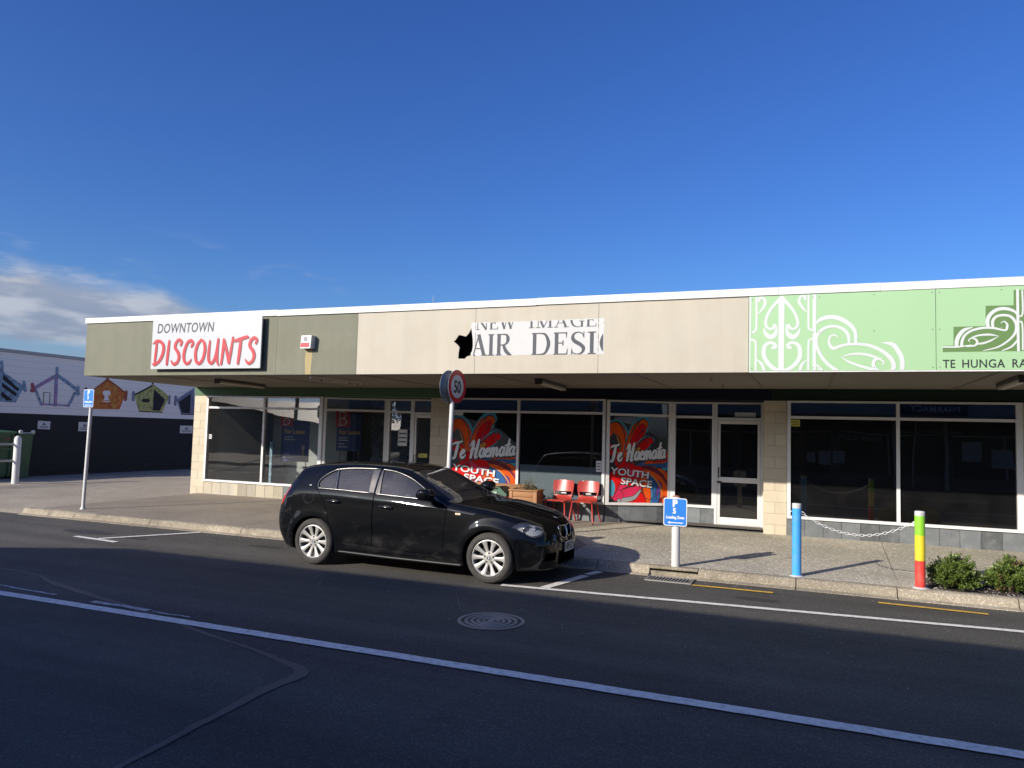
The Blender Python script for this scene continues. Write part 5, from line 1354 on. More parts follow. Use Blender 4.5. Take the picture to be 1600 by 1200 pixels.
lease(-12.13, -11.30, 1.03, 2.02, -12.17, -11.80, 1.88, 2.26, 14.95, 'navy for lease board with a small portrait, in the second window from the left', True)
lease(-10.80, -10.08, 1.32, 2.25, -10.84, -10.42, 1.90, 2.30, 15.35, 'navy for lease board behind the angled pane left of the shop door')
# bits in the left shop: table, paper sheets, shelf unit, cloth strip
e = empty('shop_table', (-10.3, 16.3, .2), 'small pale wooden table inside the left shop behind the lease board', 'table')
wood = mat('pale_wood', (0.45, 0.30, 0.18), .7, vary=.1)
b = MB(); b.box(-10.9, -9.9, 16.4, 16.9, .93, .97); b.build('table_top', wood, e)
for x, y in ((-10.87, 16.43), (-9.93, 16.43), (-10.87, 16.87), (-9.93, 16.87)): b = MB(); b.box(x - .03, x + .03, y - .03, y + .03, .2, .93); b.build('leg', wood, e)
b = MB(); b.box(-11.5, -11.28, 15.0, 15.02, .2, .92, bev=.002); b.build('printed_panel', mat('speckled_print', (0.42, 0.30, 0.26), .8, vary=.6, vscale=14, dirt=(.75, .72, .68), dirt_amt=1, dirt_scale=9), label='speckled pink and white panel standing below the portrait lease board', cat='panel')
b = MB(); b.box(-12.32, -12.22, 14.78, 14.80, .5, 1.5); b.build('cloth_strip', mat('blue_white_strip', (0.35, 0.48, 0.60), .8, vary=.7, vscale=16), label='narrow blue and white patterned strip behind the left mullion', cat='banner')
# small stickers
def sticker(x0, x1, z0, z1, y, c1, label, c2=None):
    b = MB(); b.box(x0, x1, y - .002, y, z0, z1); o = b.build('window_sticker', c1, label=label, cat='sticker')
    if c2:
        b = MB(); h = (z1 - z0)
        for k in range(3): b.add([(x0 + .015, y - .003, z0 + h * (.2 + .25 * k)), (x1 - .015, y - .003, z0 + h * (.2 + .25 * k)), (x1 - .015, y - .003, z0 + h * (.3 + .25 * k)), (x0 + .015, y - .003, z0 + h * (.3 + .25 * k))], [(0, 1, 2, 3)])
        b.build('print', c2, o, kind='stuff')
yel = mat('sticker_yellow', (0.62, 0.55, 0.08), .5)
sticker(-14.06, -13.95, 1.52, 1.63, W + .004, paper, 'small white sticker at the left edge of the first window', greyink)
sticker(-8.98, -8.74, 1.50, 1.88, 15.203, paper, 'white paper notice on the pane beside the left shop door', greyink)
sticker(-8.42, -8.20, 1.25, 1.34, 15.198, yel, 'yellow sticker on the left shop door', blackink)
sticker(-0.37, -0.22, 2.13, 2.25, W + .004, yel, 'yellow and black sticker top left of the right shop window', blackink)
sticker(-4.01, -3.90, 1.14, 1.36, W - .047, paper, 'white paper notice on the frame post above the right red chair', greyink)
sticker(-7.25, -6.98, 2.22, 2.29, W - .047, paper, 'small white label at the top of the first graphic window')
sticker(-1.42, -1.03, 2.30, 2.39, 15.198, paper, 'long white label above the middle shop door')

# ------------------------------------------------------------------ poles and bollards
pole_m = mat('pole_grey', (0.62, 0.62, 0.60), 0.4, vary=.03, dirt=(.45, .42, .36), dirt_amt=.3, dirt_scale=6)
sign_blue = mat('sign_blue', (0.025, 0.19, 0.62), 0.35, vary=.03); sign_w = mat('sign_face_white', (0.78, 0.78, 0.76), 0.35)
alu = mat('sign_back', (0.16, 0.19, 0.23), .5, metal=.2)
def rrect(cx, cz, w, h, r, n=5):
    P = []
    for qx, qz, a0 in ((1, 1, 0), (-1, 1, 90), (-1, -1, 180), (1, -1, 270)):
        for k in range(n + 1):
            a = math.radians(a0 + 90 * k / n); P.append((cx + qx * (w / 2 - r) + r * math.cos(a), cz + qz * (h / 2 - r) + r * math.sin(a)))
    return P
def loading_sign(e, cx, cz, w, h, rz, px, py):
    """plate centred on (px, py) plan position, turned by rz"""
    s = empty('sign_plate', (px, py, cz), parent=e); s.location = Vector((px, py, cz)) - world_loc(e); s.rotation_euler.z = rz
    q = MB(); q.prism(rrect(0, 0, w, h, .03), -.003, .003, 'Y'); q.build('plate', sign_w, s, local=True)
    q = MB(); q.prism(rrect(0, 0, w - .02, h - .02, .024), -.0042, -.0035, 'Y'); q.build('blue_face', sign_blue, s, local=True)
    k = w / .33
    text_mesh('letter', 'P', .135 * k, sign_w, (-.005, -.0048, .078 * k), parent=s, align='CENTER', local=True, offset=.006, valign='x')
    text_mesh('digit', '5', .105 * k, sign_w, (-.01, -.0048, -.020 * k), parent=s, align='CENTER', local=True, offset=.003)
    text_mesh('lettering', 'Loading Zone', .053 * k, sign_w, (0, -.0048, -.092 * k), parent=s, align='CENTER', local=True, offset=.002, sx=.86)
    q = MB(); z = -.150 * k
    print_polys(q, [[(-.11 * k, z), (-.07 * k, z + .018 * k), (-.07 * k, z - .018 * k)], [(-.07 * k, z - .006 * k), (.11 * k, z - .006 * k), (.11 * k, z + .006 * k), (-.07 * k, z + .006 * k)]], -.0048); q.build('arrow', sign_w, s, local=True)
# tall pole at the left
e = empty('loading_sign_pole', (-13.47, 10.74, .125), 'blue loading zone sign on a tall leaning white pole at the left footpath end', 'sign')
b = MB(); b.tube([(-13.50, 10.74, .10), (-13.47, 10.76, 2.48)], .034, 14); b.build('pole', pole_m, e)
b = MB(); b.lathe([(.06, 0), (.045, .02), (.036, .05)], (-13.50, 10.74, .125), 14); b.build('base_collar', pole_m, e)
loading_sign(e, 0, 2.335, .30, .355, rad(-3), -13.485, 10.70)
# short bollard with the same sign
e = empty('loading_sign_bollard', (-1.735, 10.36, .13), 'white bollard carrying a blue loading zone sign on the kerb right of the car', 'bollard')
b = MB(); b.lathe([(.058, 0), (.057, .93), (.05, .95), (.001, .955)], (-1.735, 10.40, .11), 20); b.build('post', pole_m, e)
b = MB(); b.lathe([(.052, 0), (.05, .012), (.001, .02)], (-1.735, 10.40, 1.062), 20); b.build('cap', mat('rusty_cap', (.35, .12, .08), .7), e)
loading_sign(e, 0, .86, .315, .375, rad(2), -1.735, 10.330)
def bollard(x, y, h, bands, label, r=.058):
    e = empty('bollard', (x, y, .12), label, 'bollard')
    n = len(bands)
    for z0, z1, m in bands:
        q = MB(); q.lathe([(r, z0), (r, z1)] + ([(r * .93, z1 + .012), (.001, z1 + .016)] if z1 == h else []), (x, y, .11), 22); q.build('painted_band', m, e)
    q = MB(); q.lathe([(r + .035, 0), (r + .03, .012), (r, .02)], (x, y, .118), 22); q.build('base_paint', m0_, e)
    return e
blu = mat('bollard_blue', (0.055, 0.36, 0.80), .4, vary=.06, streak=.07, dirt=(.22, .38, .52), dirt_amt=.5, dirt_scale=11)
grn = mat('bollard_lime', (0.26, 0.62, 0.035), .4, vary=.06, streak=.06, dirt=(.35, .5, .15), dirt_amt=.5, dirt_scale=11); ylw = mat('bollard_yellow', (0.76, 0.64, 0.03), .4, vary=.06, streak=.06, dirt=(.5, .42, .12), dirt_amt=.5, dirt_scale=11); red_ = mat('bollard_red', (0.72, 0.055, 0.04), .45, vary=.08, dirt=(.7, .25, .2), dirt_amt=.4, dirt_scale=8)
m0_ = mat('base_white', (.55, .56, .55), .6, dirt=(.3, .28, .24), dirt_amt=.8, dirt_scale=12)
b1 = bollard(-0.195, 10.50, .935, [(0, .885, blu), (.885, .935, m0_)], 'tall bright blue bollard on the kerb')
b2 = bollard(1.215, 10.44, .93, [(0, .345, red_), (.345, .65, ylw), (.65, .885, grn), (.885, .93, m0_)], 'green, yellow and red banded bollard beside the shrubs')
# chain of real links between them
ch = empty('chain', (.5, 10.47, .9), 'white plastic chain hanging between the blue and the banded bollard', 'chain')
A = Vector((-0.137, 10.498, .945)); Bv = Vector((1.157, 10.442, .915))
link_m = mat('chain_white', (.72, .72, .70), .45)
q = MB(); n = 30
def tor(mb, c, t, up, a, bb, r):
    side = t.cross(up).normalized(); P = []
    for k in range(10):
        an = 2 * math.pi * k / 10; P.append(c + t * a * math.cos(an) + up * bb * math.sin(an))
    rings = []
    for k, p in enumerate(P):
        o_ = (p - c).normalized()
        rings.append([p + (o_ * math.cos(w) + side * math.sin(w)) * r for w in (0, 1.57, 3.14, 4.71)])
    V = [v for rg in rings for v in rg]; F = []
    for k in range(10):
        for w in range(4): F.append((k * 4 + w, ((k + 1) % 10) * 4 + w, ((k + 1) % 10) * 4 + (w + 1) % 4, k * 4 + (w + 1) % 4))
    mb.add(V, F, 0, True)
def chain_pt(t): 
    p = A.lerp(Bv, t); p.z -= 4 * .225 * t * (1 - t); return p
proto_l = None
for i in range(n):
    t = (i + .5) / n; p = chain_pt(t); tt = (chain_pt(t + .01) - chain_pt(t - .01)).normalized()
    side = tt.cross(Vector((0, 0, 1))).normalized(); up = side.cross(tt)
    if i % 2: up = side
    q = MB(); tor(q, p, tt, up, .031, .0145, .0042); q.build('link', link_m, ch)
b = MB(); b.tube([(-.255, 10.50, .95), (-.30, 10.50, .95)], .008, 6); b.build('eye', link_m, b1)
b = MB(); b.tube([(-.137, 10.50, .95), (-.12, 10.50, .95)], .008, 6); b.build('eye', link_m, b1)
b = MB(); b.tube([(1.157, 10.44, .915), (1.14, 10.44, .915)], .008, 6); b.build('eye', link_m, b2)

# 50 sign: two discs back to back at an angle on one pole
e = empty('speed_sign', (-5.10, 10.5, .12), 'red ringed fifty speed limit sign on a white pole behind the black car', 'sign')
sx, sy2 = -5.25, 10.50
b = MB(); b.tube([(sx - .05, sy2, .10), (sx, sy2 + .02, 2.80)], .036, 14); b.build('pole', pole_m, e)
def disc_sign(px, py, pz_, rz, front):
    s = empty('disc_face', (0, 0, 0), parent=e); s.location = Vector((px, py, pz_)) - world_loc(e); s.rotation_euler.z = rz
    R1 = .262
    q = MB(); q.lathe([(.001, .004), (R1, .004), (R1, -.002)], (0, 0, 0), 40, 'Y'); q.disc((0, -.002, 0), R1, 'Y', 40); q.build('backing', alu, s, local=True)
    q = MB(); q.lathe([(R1 - .004, -.0035), (R1 * .70, -.0035)], (0, 0, 0), 40, 'Y', smooth=False); q.build('red_ring', mat('sign_red_ring', (0.50, 0.02, 0.03), .35), s, local=True)
    q = MB(); q.disc((0, -.0032, 0), R1 * .695, 'Y', 40); q.build('white_face', mat('sign_face_pale', (.58, .58, .57), .4), s, local=True)
    text_mesh('numerals', '50', .27, blackink, (0, -.0042, -.097), parent=s, align='CENTER', local=True, offset=.006, sx=.80, space=.95)
disc_sign(-5.175, 10.505, 2.575, rad(84), True)
disc_sign(-5.325, 10.515, 2.570, rad(264), False)
b = MB()
for zz in (2.45, 2.70): b.tube([(-5.18, 10.51, zz), (-5.32, 10.51, zz)], .014, 6)
b.build('clamp', alu, e)

# ------------------------------------------------------------------ drain grate, manhole
iron = mat('cast_iron', (0.32, 0.305, 0.28), .6, metal=.4, vary=.12, grain=.15, gscale=120)
e = empty('drain_grate', (-1.74, 10.05, 0), 'slotted iron drain grate in the channel right of the car', 'drain grate')
b = MB(); b.box(-2.04, -1.44, 9.84, 9.87, .002, .016); b.box(-2.04, -1.44, 10.15, 10.18, .002, .016); b.box(-2.04, -2.01, 9.87, 10.15, .002, .016); b.box(-1.47, -1.44, 9.87, 10.15, .002, .016); b.build('frame', iron, e)
b = MB(); b.box(-2.0, -1.48, 9.875, 10.145, .0025, .004); b.build('pit', dark_m, e)
for i in range(12):
    b = MB(); x = -2.0 + i * .0445; b.prism([(x, 9.87), (x + .018, 9.87), (x + .038, 10.15), (x + .020, 10.15)], .005, .014, 'Z'); b.build('bar', iron, e)
mhx, mhy = -2.965, 6.945
e = empty('manhole_cover', (mhx, mhy, 0), 'round iron manhole cover with raised rings in the shaded road', 'manhole cover')
b = MB(); b.lathe([(.335, .003), (.335, .010), (.300, .010), (.300, .004)], (mhx, mhy, 0), 48, smooth=False); b.build('frame', iron, e)
b = MB(); b.disc((mhx, mhy, .005), .296, 'Z', 48); b.build('plate', mat('manhole_plate', (0.06, 0.06, 0.062), .6, metal=.3, vary=.15), e)
for r0, r1 in ((.265, .235), (.205, .175), (.145, .118), (.09, .066), (.038, .002)):
    b = MB(); b.lathe([(r0, .0055), (r0 - .004, .012), (r1 + .004, .012), (r1, .0055)], (mhx, mhy, 0), 44, smooth=False); b.build('ring', iron, e)
b = MB()
for a in (0.4, 3.54): b.box(mhx + .28 * math.cos(a) - .02, mhx + .28 * math.cos(a) + .02, mhy + .28 * math.sin(a) - .008, mhy + .28 * math.sin(a) + .008, .0125, .0135)
b.build('lift_slot', dark_m, e)

# ------------------------------------------------------------------ red plastic chairs
red_pl = mat('red_plastic', (0.39, 0.042, 0.03), .33, vary=.04, coords='o', spec=.5)
red_st = mat('red_steel', (0.40, 0.035, 0.03), .4, coords='o')
foot_m = mat('black_foot', (0.02, 0.02, 0.02), .7)
def chair(x, y, z, rz, label):
    e = empty('plastic_chair', (x, y, z), label, 'chair', group='red plastic chairs outside the middle shop', rz=rz)
    # shell: rows from the front lip of the seat up to the top of the back; front faces -Y
    rows = [(-.235, .415, .20, .012), (-.22, .435, .215, .006), (-.10, .432, .222, -.012), (.05, .425, .215, -.018), (.125, .432, .205, -.012), (.175, .465, .195, 0), (.200, .51, .185, .012)]
    top = [(.215, .585, .215, .02), (.235, .65, .225, .028), (.255, .72, .225, .032), (.268, .78, .218, .03), (.275, .805, .20, .028)]
    def grid(rows, mb, nx=9, th=.012, arch=False):
        V = []
        for y_, z_, w, c in rows:
            for i in range(nx):
                u = -1 + 2 * i / (nx - 1)
                bow = c * (u * u)
                if z_ > .48: V.append((u * w, y_ - bow * 1.6, z_ - (0.012 * u * u if z_ > .79 else 0)))
                else: V.append((u * w, y_, z_ + abs(c) * u * u * .8 - (abs(u) ** 6) * .02 * (1 if z_ < .45 else 0)))
        m = len(V)
        N_ = []
        for j in range(len(rows)):
            a = rows[min(j + 1, len(rows) - 1)]; c = rows[max(j - 1, 0)]
            t = Vector((0, a[0] - c[0], a[1] - c[1])).normalized(); n_ = Vector((0, t.z, -t.y))
            N_ += [n_] * nx
        V2 = [tuple(Vector(v) + n_ * th) for v, n_ in zip(V, N_)]
        F = []
        R = len(rows)
        for j in range(R - 1):
            for i in range(nx - 1):
                a = j * nx + i; F.append((a, a + 1, a + 1 + nx, a + nx)); F.append((m + a, m + a + nx, m + a + 1 + nx, m + a + 1))
        for i in range(nx - 1):
            F.append((i, m + i, m + i + 1, i + 1)); a = (R - 1) * nx + i; F.append((a, a + 1, m + a + 1, m + a))
        for j in range(R - 1):
            a = j * nx; F.append((a, a + nx, m + a + nx, m + a)); a = j * nx + nx - 1; F.append((a, m + a, m + a + nx, a + nx))
        mb.add(V + V2, F, 0, True)
    q = MB(); grid(rows, q); o = q.build('seat', red_pl, e, local=True); sharp(o, 50)
    # side webs that join seat and back either side of the hand slot
    q = MB(); grid(top, q)
    for s in (-1, 1):
        q.tube([(s * .178, .198, .50), (s * .192, .206, .55), (s * .205, .213, .60)], [.020, .017, .018], 8)
        q.tube([(s * .10, .206, .512), (s * .16, .205, .515)], [.006, .014], 6)
    o = q.build('backrest', red_pl, e, local=True); sharp(o, 50)
    q = MB(); q.box(-.06, .05, .232, .236, .535, .56); q.build('slot_label', paper, e, local=True)
    for s in (-1, 1):
        q = MB(); q.tube([(s * .245, -.235, 0.012), (s * .20, -.175, .405), (s * .19, -.12, .415)], .015, 10); q.build('leg', red_st, e, local=True)
        q = MB(); q.tube([(s * .235, .300, 0.012), (s * .195, .155, .36), (s * .185, .10, .41)], .015, 10); q.build('leg', red_st, e, local=True)
        for yy, xx in ((-.235, .245), (.300, .235)):
            q = MB(); q.lathe([(.017, 0), (.016, .03)], (s * xx, yy, 0), 10); q.disc((s * xx, yy, .03), .016, 'Z', 10); q.build('foot', foot_m, e, local=True)
        q = MB(); q.tube([(s * .19, -.16, .412), (s * .185, .15, .405)], .012, 8); q.build('seat_rail', red_st, e, local=True)
    q = MB(); q.tube([(-.19, .12, .40), (.19, .12, .40)], .011, 8); q.build('cross_bar', red_st, e, local=True)
    return e
chair(-4.66, 14.16, pz(14.1), rad(-7), 'left one of the two red plastic chairs, next to the planter')
chair(-4.14, 14.20, pz(14.1), rad(-2), 'right one of the two red plastic chairs, next to the angled graphic window')

# ------------------------------------------------------------------ wooden planters, green box, plants
plank = mat('planter_wood', (0.37, 0.175, 0.066), .65, vary=.10, vscale=4, streak=.05, grain=.08, gscale=60, rand=.14, bump=.0015, bscale=50)
plank2 = mat('planter_rail_wood', (0.32, 0.155, 0.065), .65, vary=.1, rand=.1)
def planter(x0, x1, y0, y1, h, label, plank_w=.118):
    z0 = pz(y0)
    e = empty('planter_box', ((x0 + x1) / 2, (y0 + y1) / 2, z0), label, 'planter')
    n = round((h - .075) / plank_w); plank_w = (h - .075) / n
    for i in range(n):
        a = z0 + .04 + i * plank_w
        for bx in ((x0 + .05, x1 - .05, y0 + .012, y0 + .030), (x0 + .05, x1 - .05, y1 - .030, y1 - .012), (x0 + .012, x0 + .030, y0 + .05, y1 - .05), (x1 - .030, x1 - .012, y0 + .05, y1 - .05)):
            q = MB(); q.box(*bx, a, a + plank_w - .005, bev=.003); q.build('plank', plank, e)
    for x in (x0, x1 - .07):
        for y in (y0, y1 - .07): q = MB(); q.box(x, x + .07, y, y + .07, z0, z0 + h - .035, bev=.004); q.build('corner_post', plank2, e)
    for bx in ((x0 - .015, x1 + .015, y0 - .015, y0 + .065), (x0 - .015, x1 + .015, y1 - .065, y1 + .015), (x0 - .015, x0 + .065, y0 + .067, y1 - .067), (x1 - .065, x1 + .015, y0 + .067, y1 - .067)):
        q = MB(); q.box(*bx, z0 + h - .033, z0 + h, bev=.004); q.build('top_rail', plank2, e)
    q = MB(); q.box(x0 + .035, x1 - .035, y0 + .035, y1 - .035, z0 + h - .14, z0 + h - .09); q.build('soil', soil, e)
    return z0 + h - .09
zt = planter(-5.55, -4.97, 13.72, 14.10, .62, 'square wooden planter box beside the left red chair')
planter(-7.25, -5.35, 14.13, 14.49, .66, 'long low wooden planter box under the graphic window behind the car')
def leaf_cloud(mb, c, rx, ry, rz_, n, size, rnd, m=0, thick=.6):
    for _ in range(n):
        u = Vector((rnd.gauss(0, 1), rnd.gauss(0, 1), rnd.gauss(0, 1))).normalized() * (rnd.random() ** .35)
        p = Vector((c[0] + u.x * rx, c[1] + u.y * ry, c[2] + u.z * rz_))
        d = (Vector((u.x, u.y, u.z + .5)) + Vector((rnd.uniform(-1, 1), rnd.uniform(-1, 1), rnd.uniform(-1, 1))) * .7).normalized()
        s = d.cross(Vector((rnd.uniform(-1, 1), rnd.uniform(-1, 1), rnd.uniform(-1, 1)))).normalized()
        L_ = size * rnd.uniform(.6, 1.3); w = L_ * .28
        mb.add([tuple(p), tuple(p + d * L_ * .5 + s * w), tuple(p + d * L_), tuple(p + d * L_ * .5 - s * w)], [(0, 1, 2, 3)], m)
herb = mat('herb_leaf', (0.11, 0.15, 0.055), .6, vary=.3, vscale=20)
herb2 = mat('herb_leaf_grey', (0.22, 0.25, 0.16), .6, vary=.2, vscale=20)
stem_m = mat('woody_stem', (0.16, 0.12, 0.07), .8)
e = empty('herb_plant', (-5.26, 13.91, zt), 'scraggly grey green herb growing out of the square planter', 'plant')
rnd = random.Random(21); st = MB(); lf = MB(); lf2 = MB()
for i in range(46):
    a = rnd.uniform(0, 6.28); r0 = rnd.uniform(0, .2); x, y = -5.26 + r0 * math.cos(a), 13.91 + r0 * .7 * math.sin(a); hgt = rnd.uniform(.12, .26) * (1.7 if rnd.random() < .22 else 1)
    dx, dy = rnd.uniform(-.12, .12), rnd.uniform(-.1, .1)
    path = [Vector((x, y, zt)), Vector((x + dx * .4, y + dy * .4, zt + hgt * .6)), Vector((x + dx, y + dy, zt + hgt))]
    st.tube(path, [.004, .003, .0015], 4, caps=False)
    for k in range(16):
        t = rnd.uniform(.15, 1); p = path[0].lerp(path[2], t); an = rnd.uniform(0, 6.28); d = Vector((math.cos(an), math.sin(an), rnd.uniform(.1, .9))).normalized(); s = d.cross(Vector((0, 0, 1))).normalized(); L_ = rnd.uniform(.02, .045)
        (lf if rnd.random() < .6 else lf2).add([tuple(p), tuple(p + d * L_ * .5 + s * .006), tuple(p + d * L_), tuple(p + d * L_ * .5 - s * .006)], [(0, 1, 2, 3)])
st.build('stem', stem_m, e, kind='stuff'); lf.build('foliage', herb, e, kind='stuff'); lf2.build('foliage', herb2, e, kind='stuff')
# green gabled box
e = empty('green_box', (-5.93, 13.9, pz(13.9)), 'green box with a sloping lid and front window with painted-in sun glare standing left of the square planter', 'box')
gm_ = mat('dull_green_plastic', (0.05, 0.12, 0.08), .5, vary=.08); z0 = pz(13.9)
b = MB(); b.prism([(-6.27, z0), (-5.62, z0), (-5.62, .64), (-5.78, .77), (-6.27, .70)], 13.74, 14.08, 'Y'); b.build('body', gm_, e)
b = MB(); b.prism([(-6.23, z0 + .1), (-5.82, z0 + .1), (-5.82, .70), (-6.20, .68)], 13.725, 13.739, 'Y'); b.build('front_window', mat('sun_glare_pane', (0.42, 0.55, 0.46), .3, vary=.12, vscale=4), e)  # sun glare on this face is put into the pale colour
b = MB(); b.prism([(-5.80, .785), (-5.76, .80), (-5.59, .655), (-5.61, .63)], 13.70, 14.10, 'Y'); b.prism([(-6.31, .705), (-5.801, .775), (-5.801, .80), (-6.31, .73)], 13.70, 14.10, 'Y'); b.build('lid', gm_, e)
b = MB(); b.box(-5.75, -5.67, 13.733, 13.739, .40, .60); b.build('side_window', mat('pane_grey', (.25, .3, .33), .3), e)

# ------------------------------------------------------------------ shrubs in the kerb bed
shrub_a = mat('shrub_leaf', (0.066, 0.105, 0.018), .55, vary=.28, vscale=9)
shrub_b = mat('shrub_leaf_light', (0.135, 0.19, 0.032), .5, vary=.2, vscale=9)
shrub_c = mat('shrub_dead', (0.16, 0.09, 0.045), .8, vary=.2)
def shrub(x, y, r, h, seed, label):
    z0 = .12
    e = empty('shrub', (x, y, z0), label, 'shrub'); rnd = random.Random(seed)
    st = MB(); A_ = MB(); B_ = MB(); C_ = MB()
    tips = []
    for i in range(150):
        a = rnd.uniform(0, 6.28); el_ = math.acos(rnd.uniform(.02, 1)); rr = rnd.uniform(.55, 1.0) * (1 + .18 * noise.noise(Vector((math.cos(a) * 1.6, math.sin(a) * 1.6, seed))))
        tip = Vector((x + r * rr * math.sin(el_) * math.cos(a), y + r * .95 * rr * math.sin(el_) * math.sin(a), z0 + .05 + h * rr * math.cos(el_)))
        tips.append(tip)
        if i % 3 == 0:
            mid = Vector((x, y, z0)).lerp(tip, .5) + Vector((rnd.uniform(-.03, .03), rnd.uniform(-.03, .03), 0))
            st.tube([(x + rnd.uniform(-.03, .03), y + rnd.uniform(-.03, .03), z0 - .02), mid, tip], [.009, .006, .003], 5, caps=False)
    for tip in tips:
        dead = noise.noise(tip * 5 + Vector((seed, 0, 0))) > .38
        out = (tip - Vector((x, y, z0 + .02))).normalized()
        for k in range(70):
            t = rnd.uniform(-.06, .045); p = tip + out * t + Vector((rnd.gauss(0, .016), rnd.gauss(0, .016), rnd.gauss(0, .014)))
            if p.z < z0: continue
            d = (out * 1.3 + Vector((rnd.uniform(-1, 1), rnd.uniform(-1, 1), rnd.uniform(-1, 1)))).normalized(); s = d.cross(Vector((rnd.uniform(-1, 1), rnd.uniform(-1, 1), rnd.uniform(-1, 1)))).normalized()
            L_ = rnd.uniform(.020, .036); w = L_ * .32
            M_ = C_ if dead and rnd.random() < .6 else (B_ if (t > .0 and rnd.random() < .6) else A_)
            M_.add([tuple(p), tuple(p + d * L_ * .5 + s * w), tuple(p + d * L_), tuple(p + d * L_ * .5 - s * w)], [(0, 1, 2, 3)])
    st.build('stem', stem_m, e, kind='stuff'); A_.build('foliage', shrub_a, e, kind='stuff'); B_.build('young_foliage', shrub_b, e, kind='stuff')
    if C_.v: C_.build('dead_foliage', shrub_c, e, kind='stuff')
shrub(1.61, 10.70, .285, .33, 3, 'rounded green shrub next to the banded bollard')
shrub(2.24, 10.82, .285, .32, 8, 'sparser green shrub at the right edge of the photo')

# ------------------------------------------------------------------ the black hatchback
# local frame: x forward from the rear axle, y to the car's left, z up; the side seen is y < 0
car = empty('parked_car', (-6.36, 9.42, 0.0), 'black five door hatchback parked at the kerb, dusty along its doors', 'car')
def paint_mat():
    m = mat('black_car_paint', (0.004, 0.0055, 0.011), 0.28, coords='o', coat=.7, spec=.6)
    nt = m.node_tree; bs = nt.nodes['Principled BSDF']; bs.inputs['Specular IOR Level'].default_value = 0.03; bs.inputs['Roughness'].default_value = .5
    tcn = nt.nodes.new('ShaderNodeTexCoord'); mp = nt.nodes.new('ShaderNodeMapping'); mp.inputs['Scale'].default_value = (1.6, 1.6, 3.2)
    nt.links.new(tcn.outputs['Object'], mp.inputs[0])
    n = nt.nodes.new('ShaderNodeTexNoise'); n.inputs['Scale'].default_value = 2.2; n.inputs['Detail'].default_value = 9; n.inputs['Roughness'].default_value = .62
    nt.links.new(mp.outputs[0], n.inputs['Vector'])
    mr = nt.nodes.new('ShaderNodeMapRange'); nt.links.new(n.outputs[0], mr.inputs[0]); mr.inputs[1].default_value = .50; mr.inputs[2].default_value = .74; mr.inputs[3].default_value = 0.0; mr.inputs[4].default_value = .10
    sp = nt.nodes.new('ShaderNodeSeparateXYZ'); nt.links.new(tcn.outputs['Object'], sp.inputs[0])
    lo = nt.nodes.new('ShaderNodeMapRange'); nt.links.new(sp.outputs[2], lo.inputs[0]); lo.inputs[1].default_value = .72; lo.inputs[2].default_value = .3; lo.inputs[3].default_value = .08; lo.inputs[4].default_value = 1.0
    mu = nt.nodes.new('ShaderNodeMath'); mu.operation = 'MULTIPLY'; nt.links.new(mr.outputs[0], mu.inputs[0]); nt.links.new(lo.outputs[0], mu.inputs[1])
    mx = nt.nodes.new('ShaderNodeMix'); mx.data_type = 'RGBA'; nt.links.new(mu.outputs[0], mx.inputs[0]); mx.inputs[6].default_value = (0.004, 0.0045, 0.0055, 1); mx.inputs[7].default_value = (.25, .23, .20, 1)
    nt.links.new(mx.outputs[2], bs.inputs['Base Color'])
    cr = nt.nodes.new('ShaderNodeMapRange'); nt.links.new(n.outputs[0], cr.inputs[0]); cr.inputs[1].default_value = .3; cr.inputs[2].default_value = .7; cr.inputs[3].default_value = .015; cr.inputs[4].default_value = .06
    nt.links.new(cr.outputs[0], bs.inputs['Coat Roughness'])
    return m
paint = paint_mat()
c_black = mat('car_black_plastic', (0.012, 0.012, 0.013), .5)
c_gloss = mat('car_gloss_black', (0.006, 0.006, 0.008), .12, coat=.5)
c_trim = mat('satin_window_trim', (0.30, 0.30, 0.29), .28, metal=.85)
c_chrome = mat('chrome', (0.62, 0.62, 0.62), .12, metal=1.0)
c_rim = mat('silver_wheel', (0.52, 0.51, 0.48), .38, metal=.35, coords='o', dirt=(.3, .26, .2), dirt_amt=.25, dirt_scale=12)
c_tyre = mat('tyre_rubber', (0.048, 0.046, 0.043), .85, coords='o', vary=.12, vscale=8, dirt=(.11, .10, .085), dirt_amt=.7, dirt_scale=10)
c_int = mat('car_interior', (0.025, 0.026, 0.03), .75)
c_seat = mat('car_seat', (0.10, 0.10, 0.105), .85)
c_glass = glass_mat('car_glass', (0.90, 0.94, 0.94), 1.1, dust=.075)
c_lens = glass_mat('lamp_lens', (0.94, 0.95, 0.94), .28, dust=.05)
c_silver = mat('lamp_reflector', (0.74, 0.73, 0.69), .45, metal=.0)
c_red = mat('tail_lens', (0.42, 0.008, 0.012), .12, coat=.6)
c_orange = mat('indicator_amber', (0.6, 0.22, 0.03), .3)

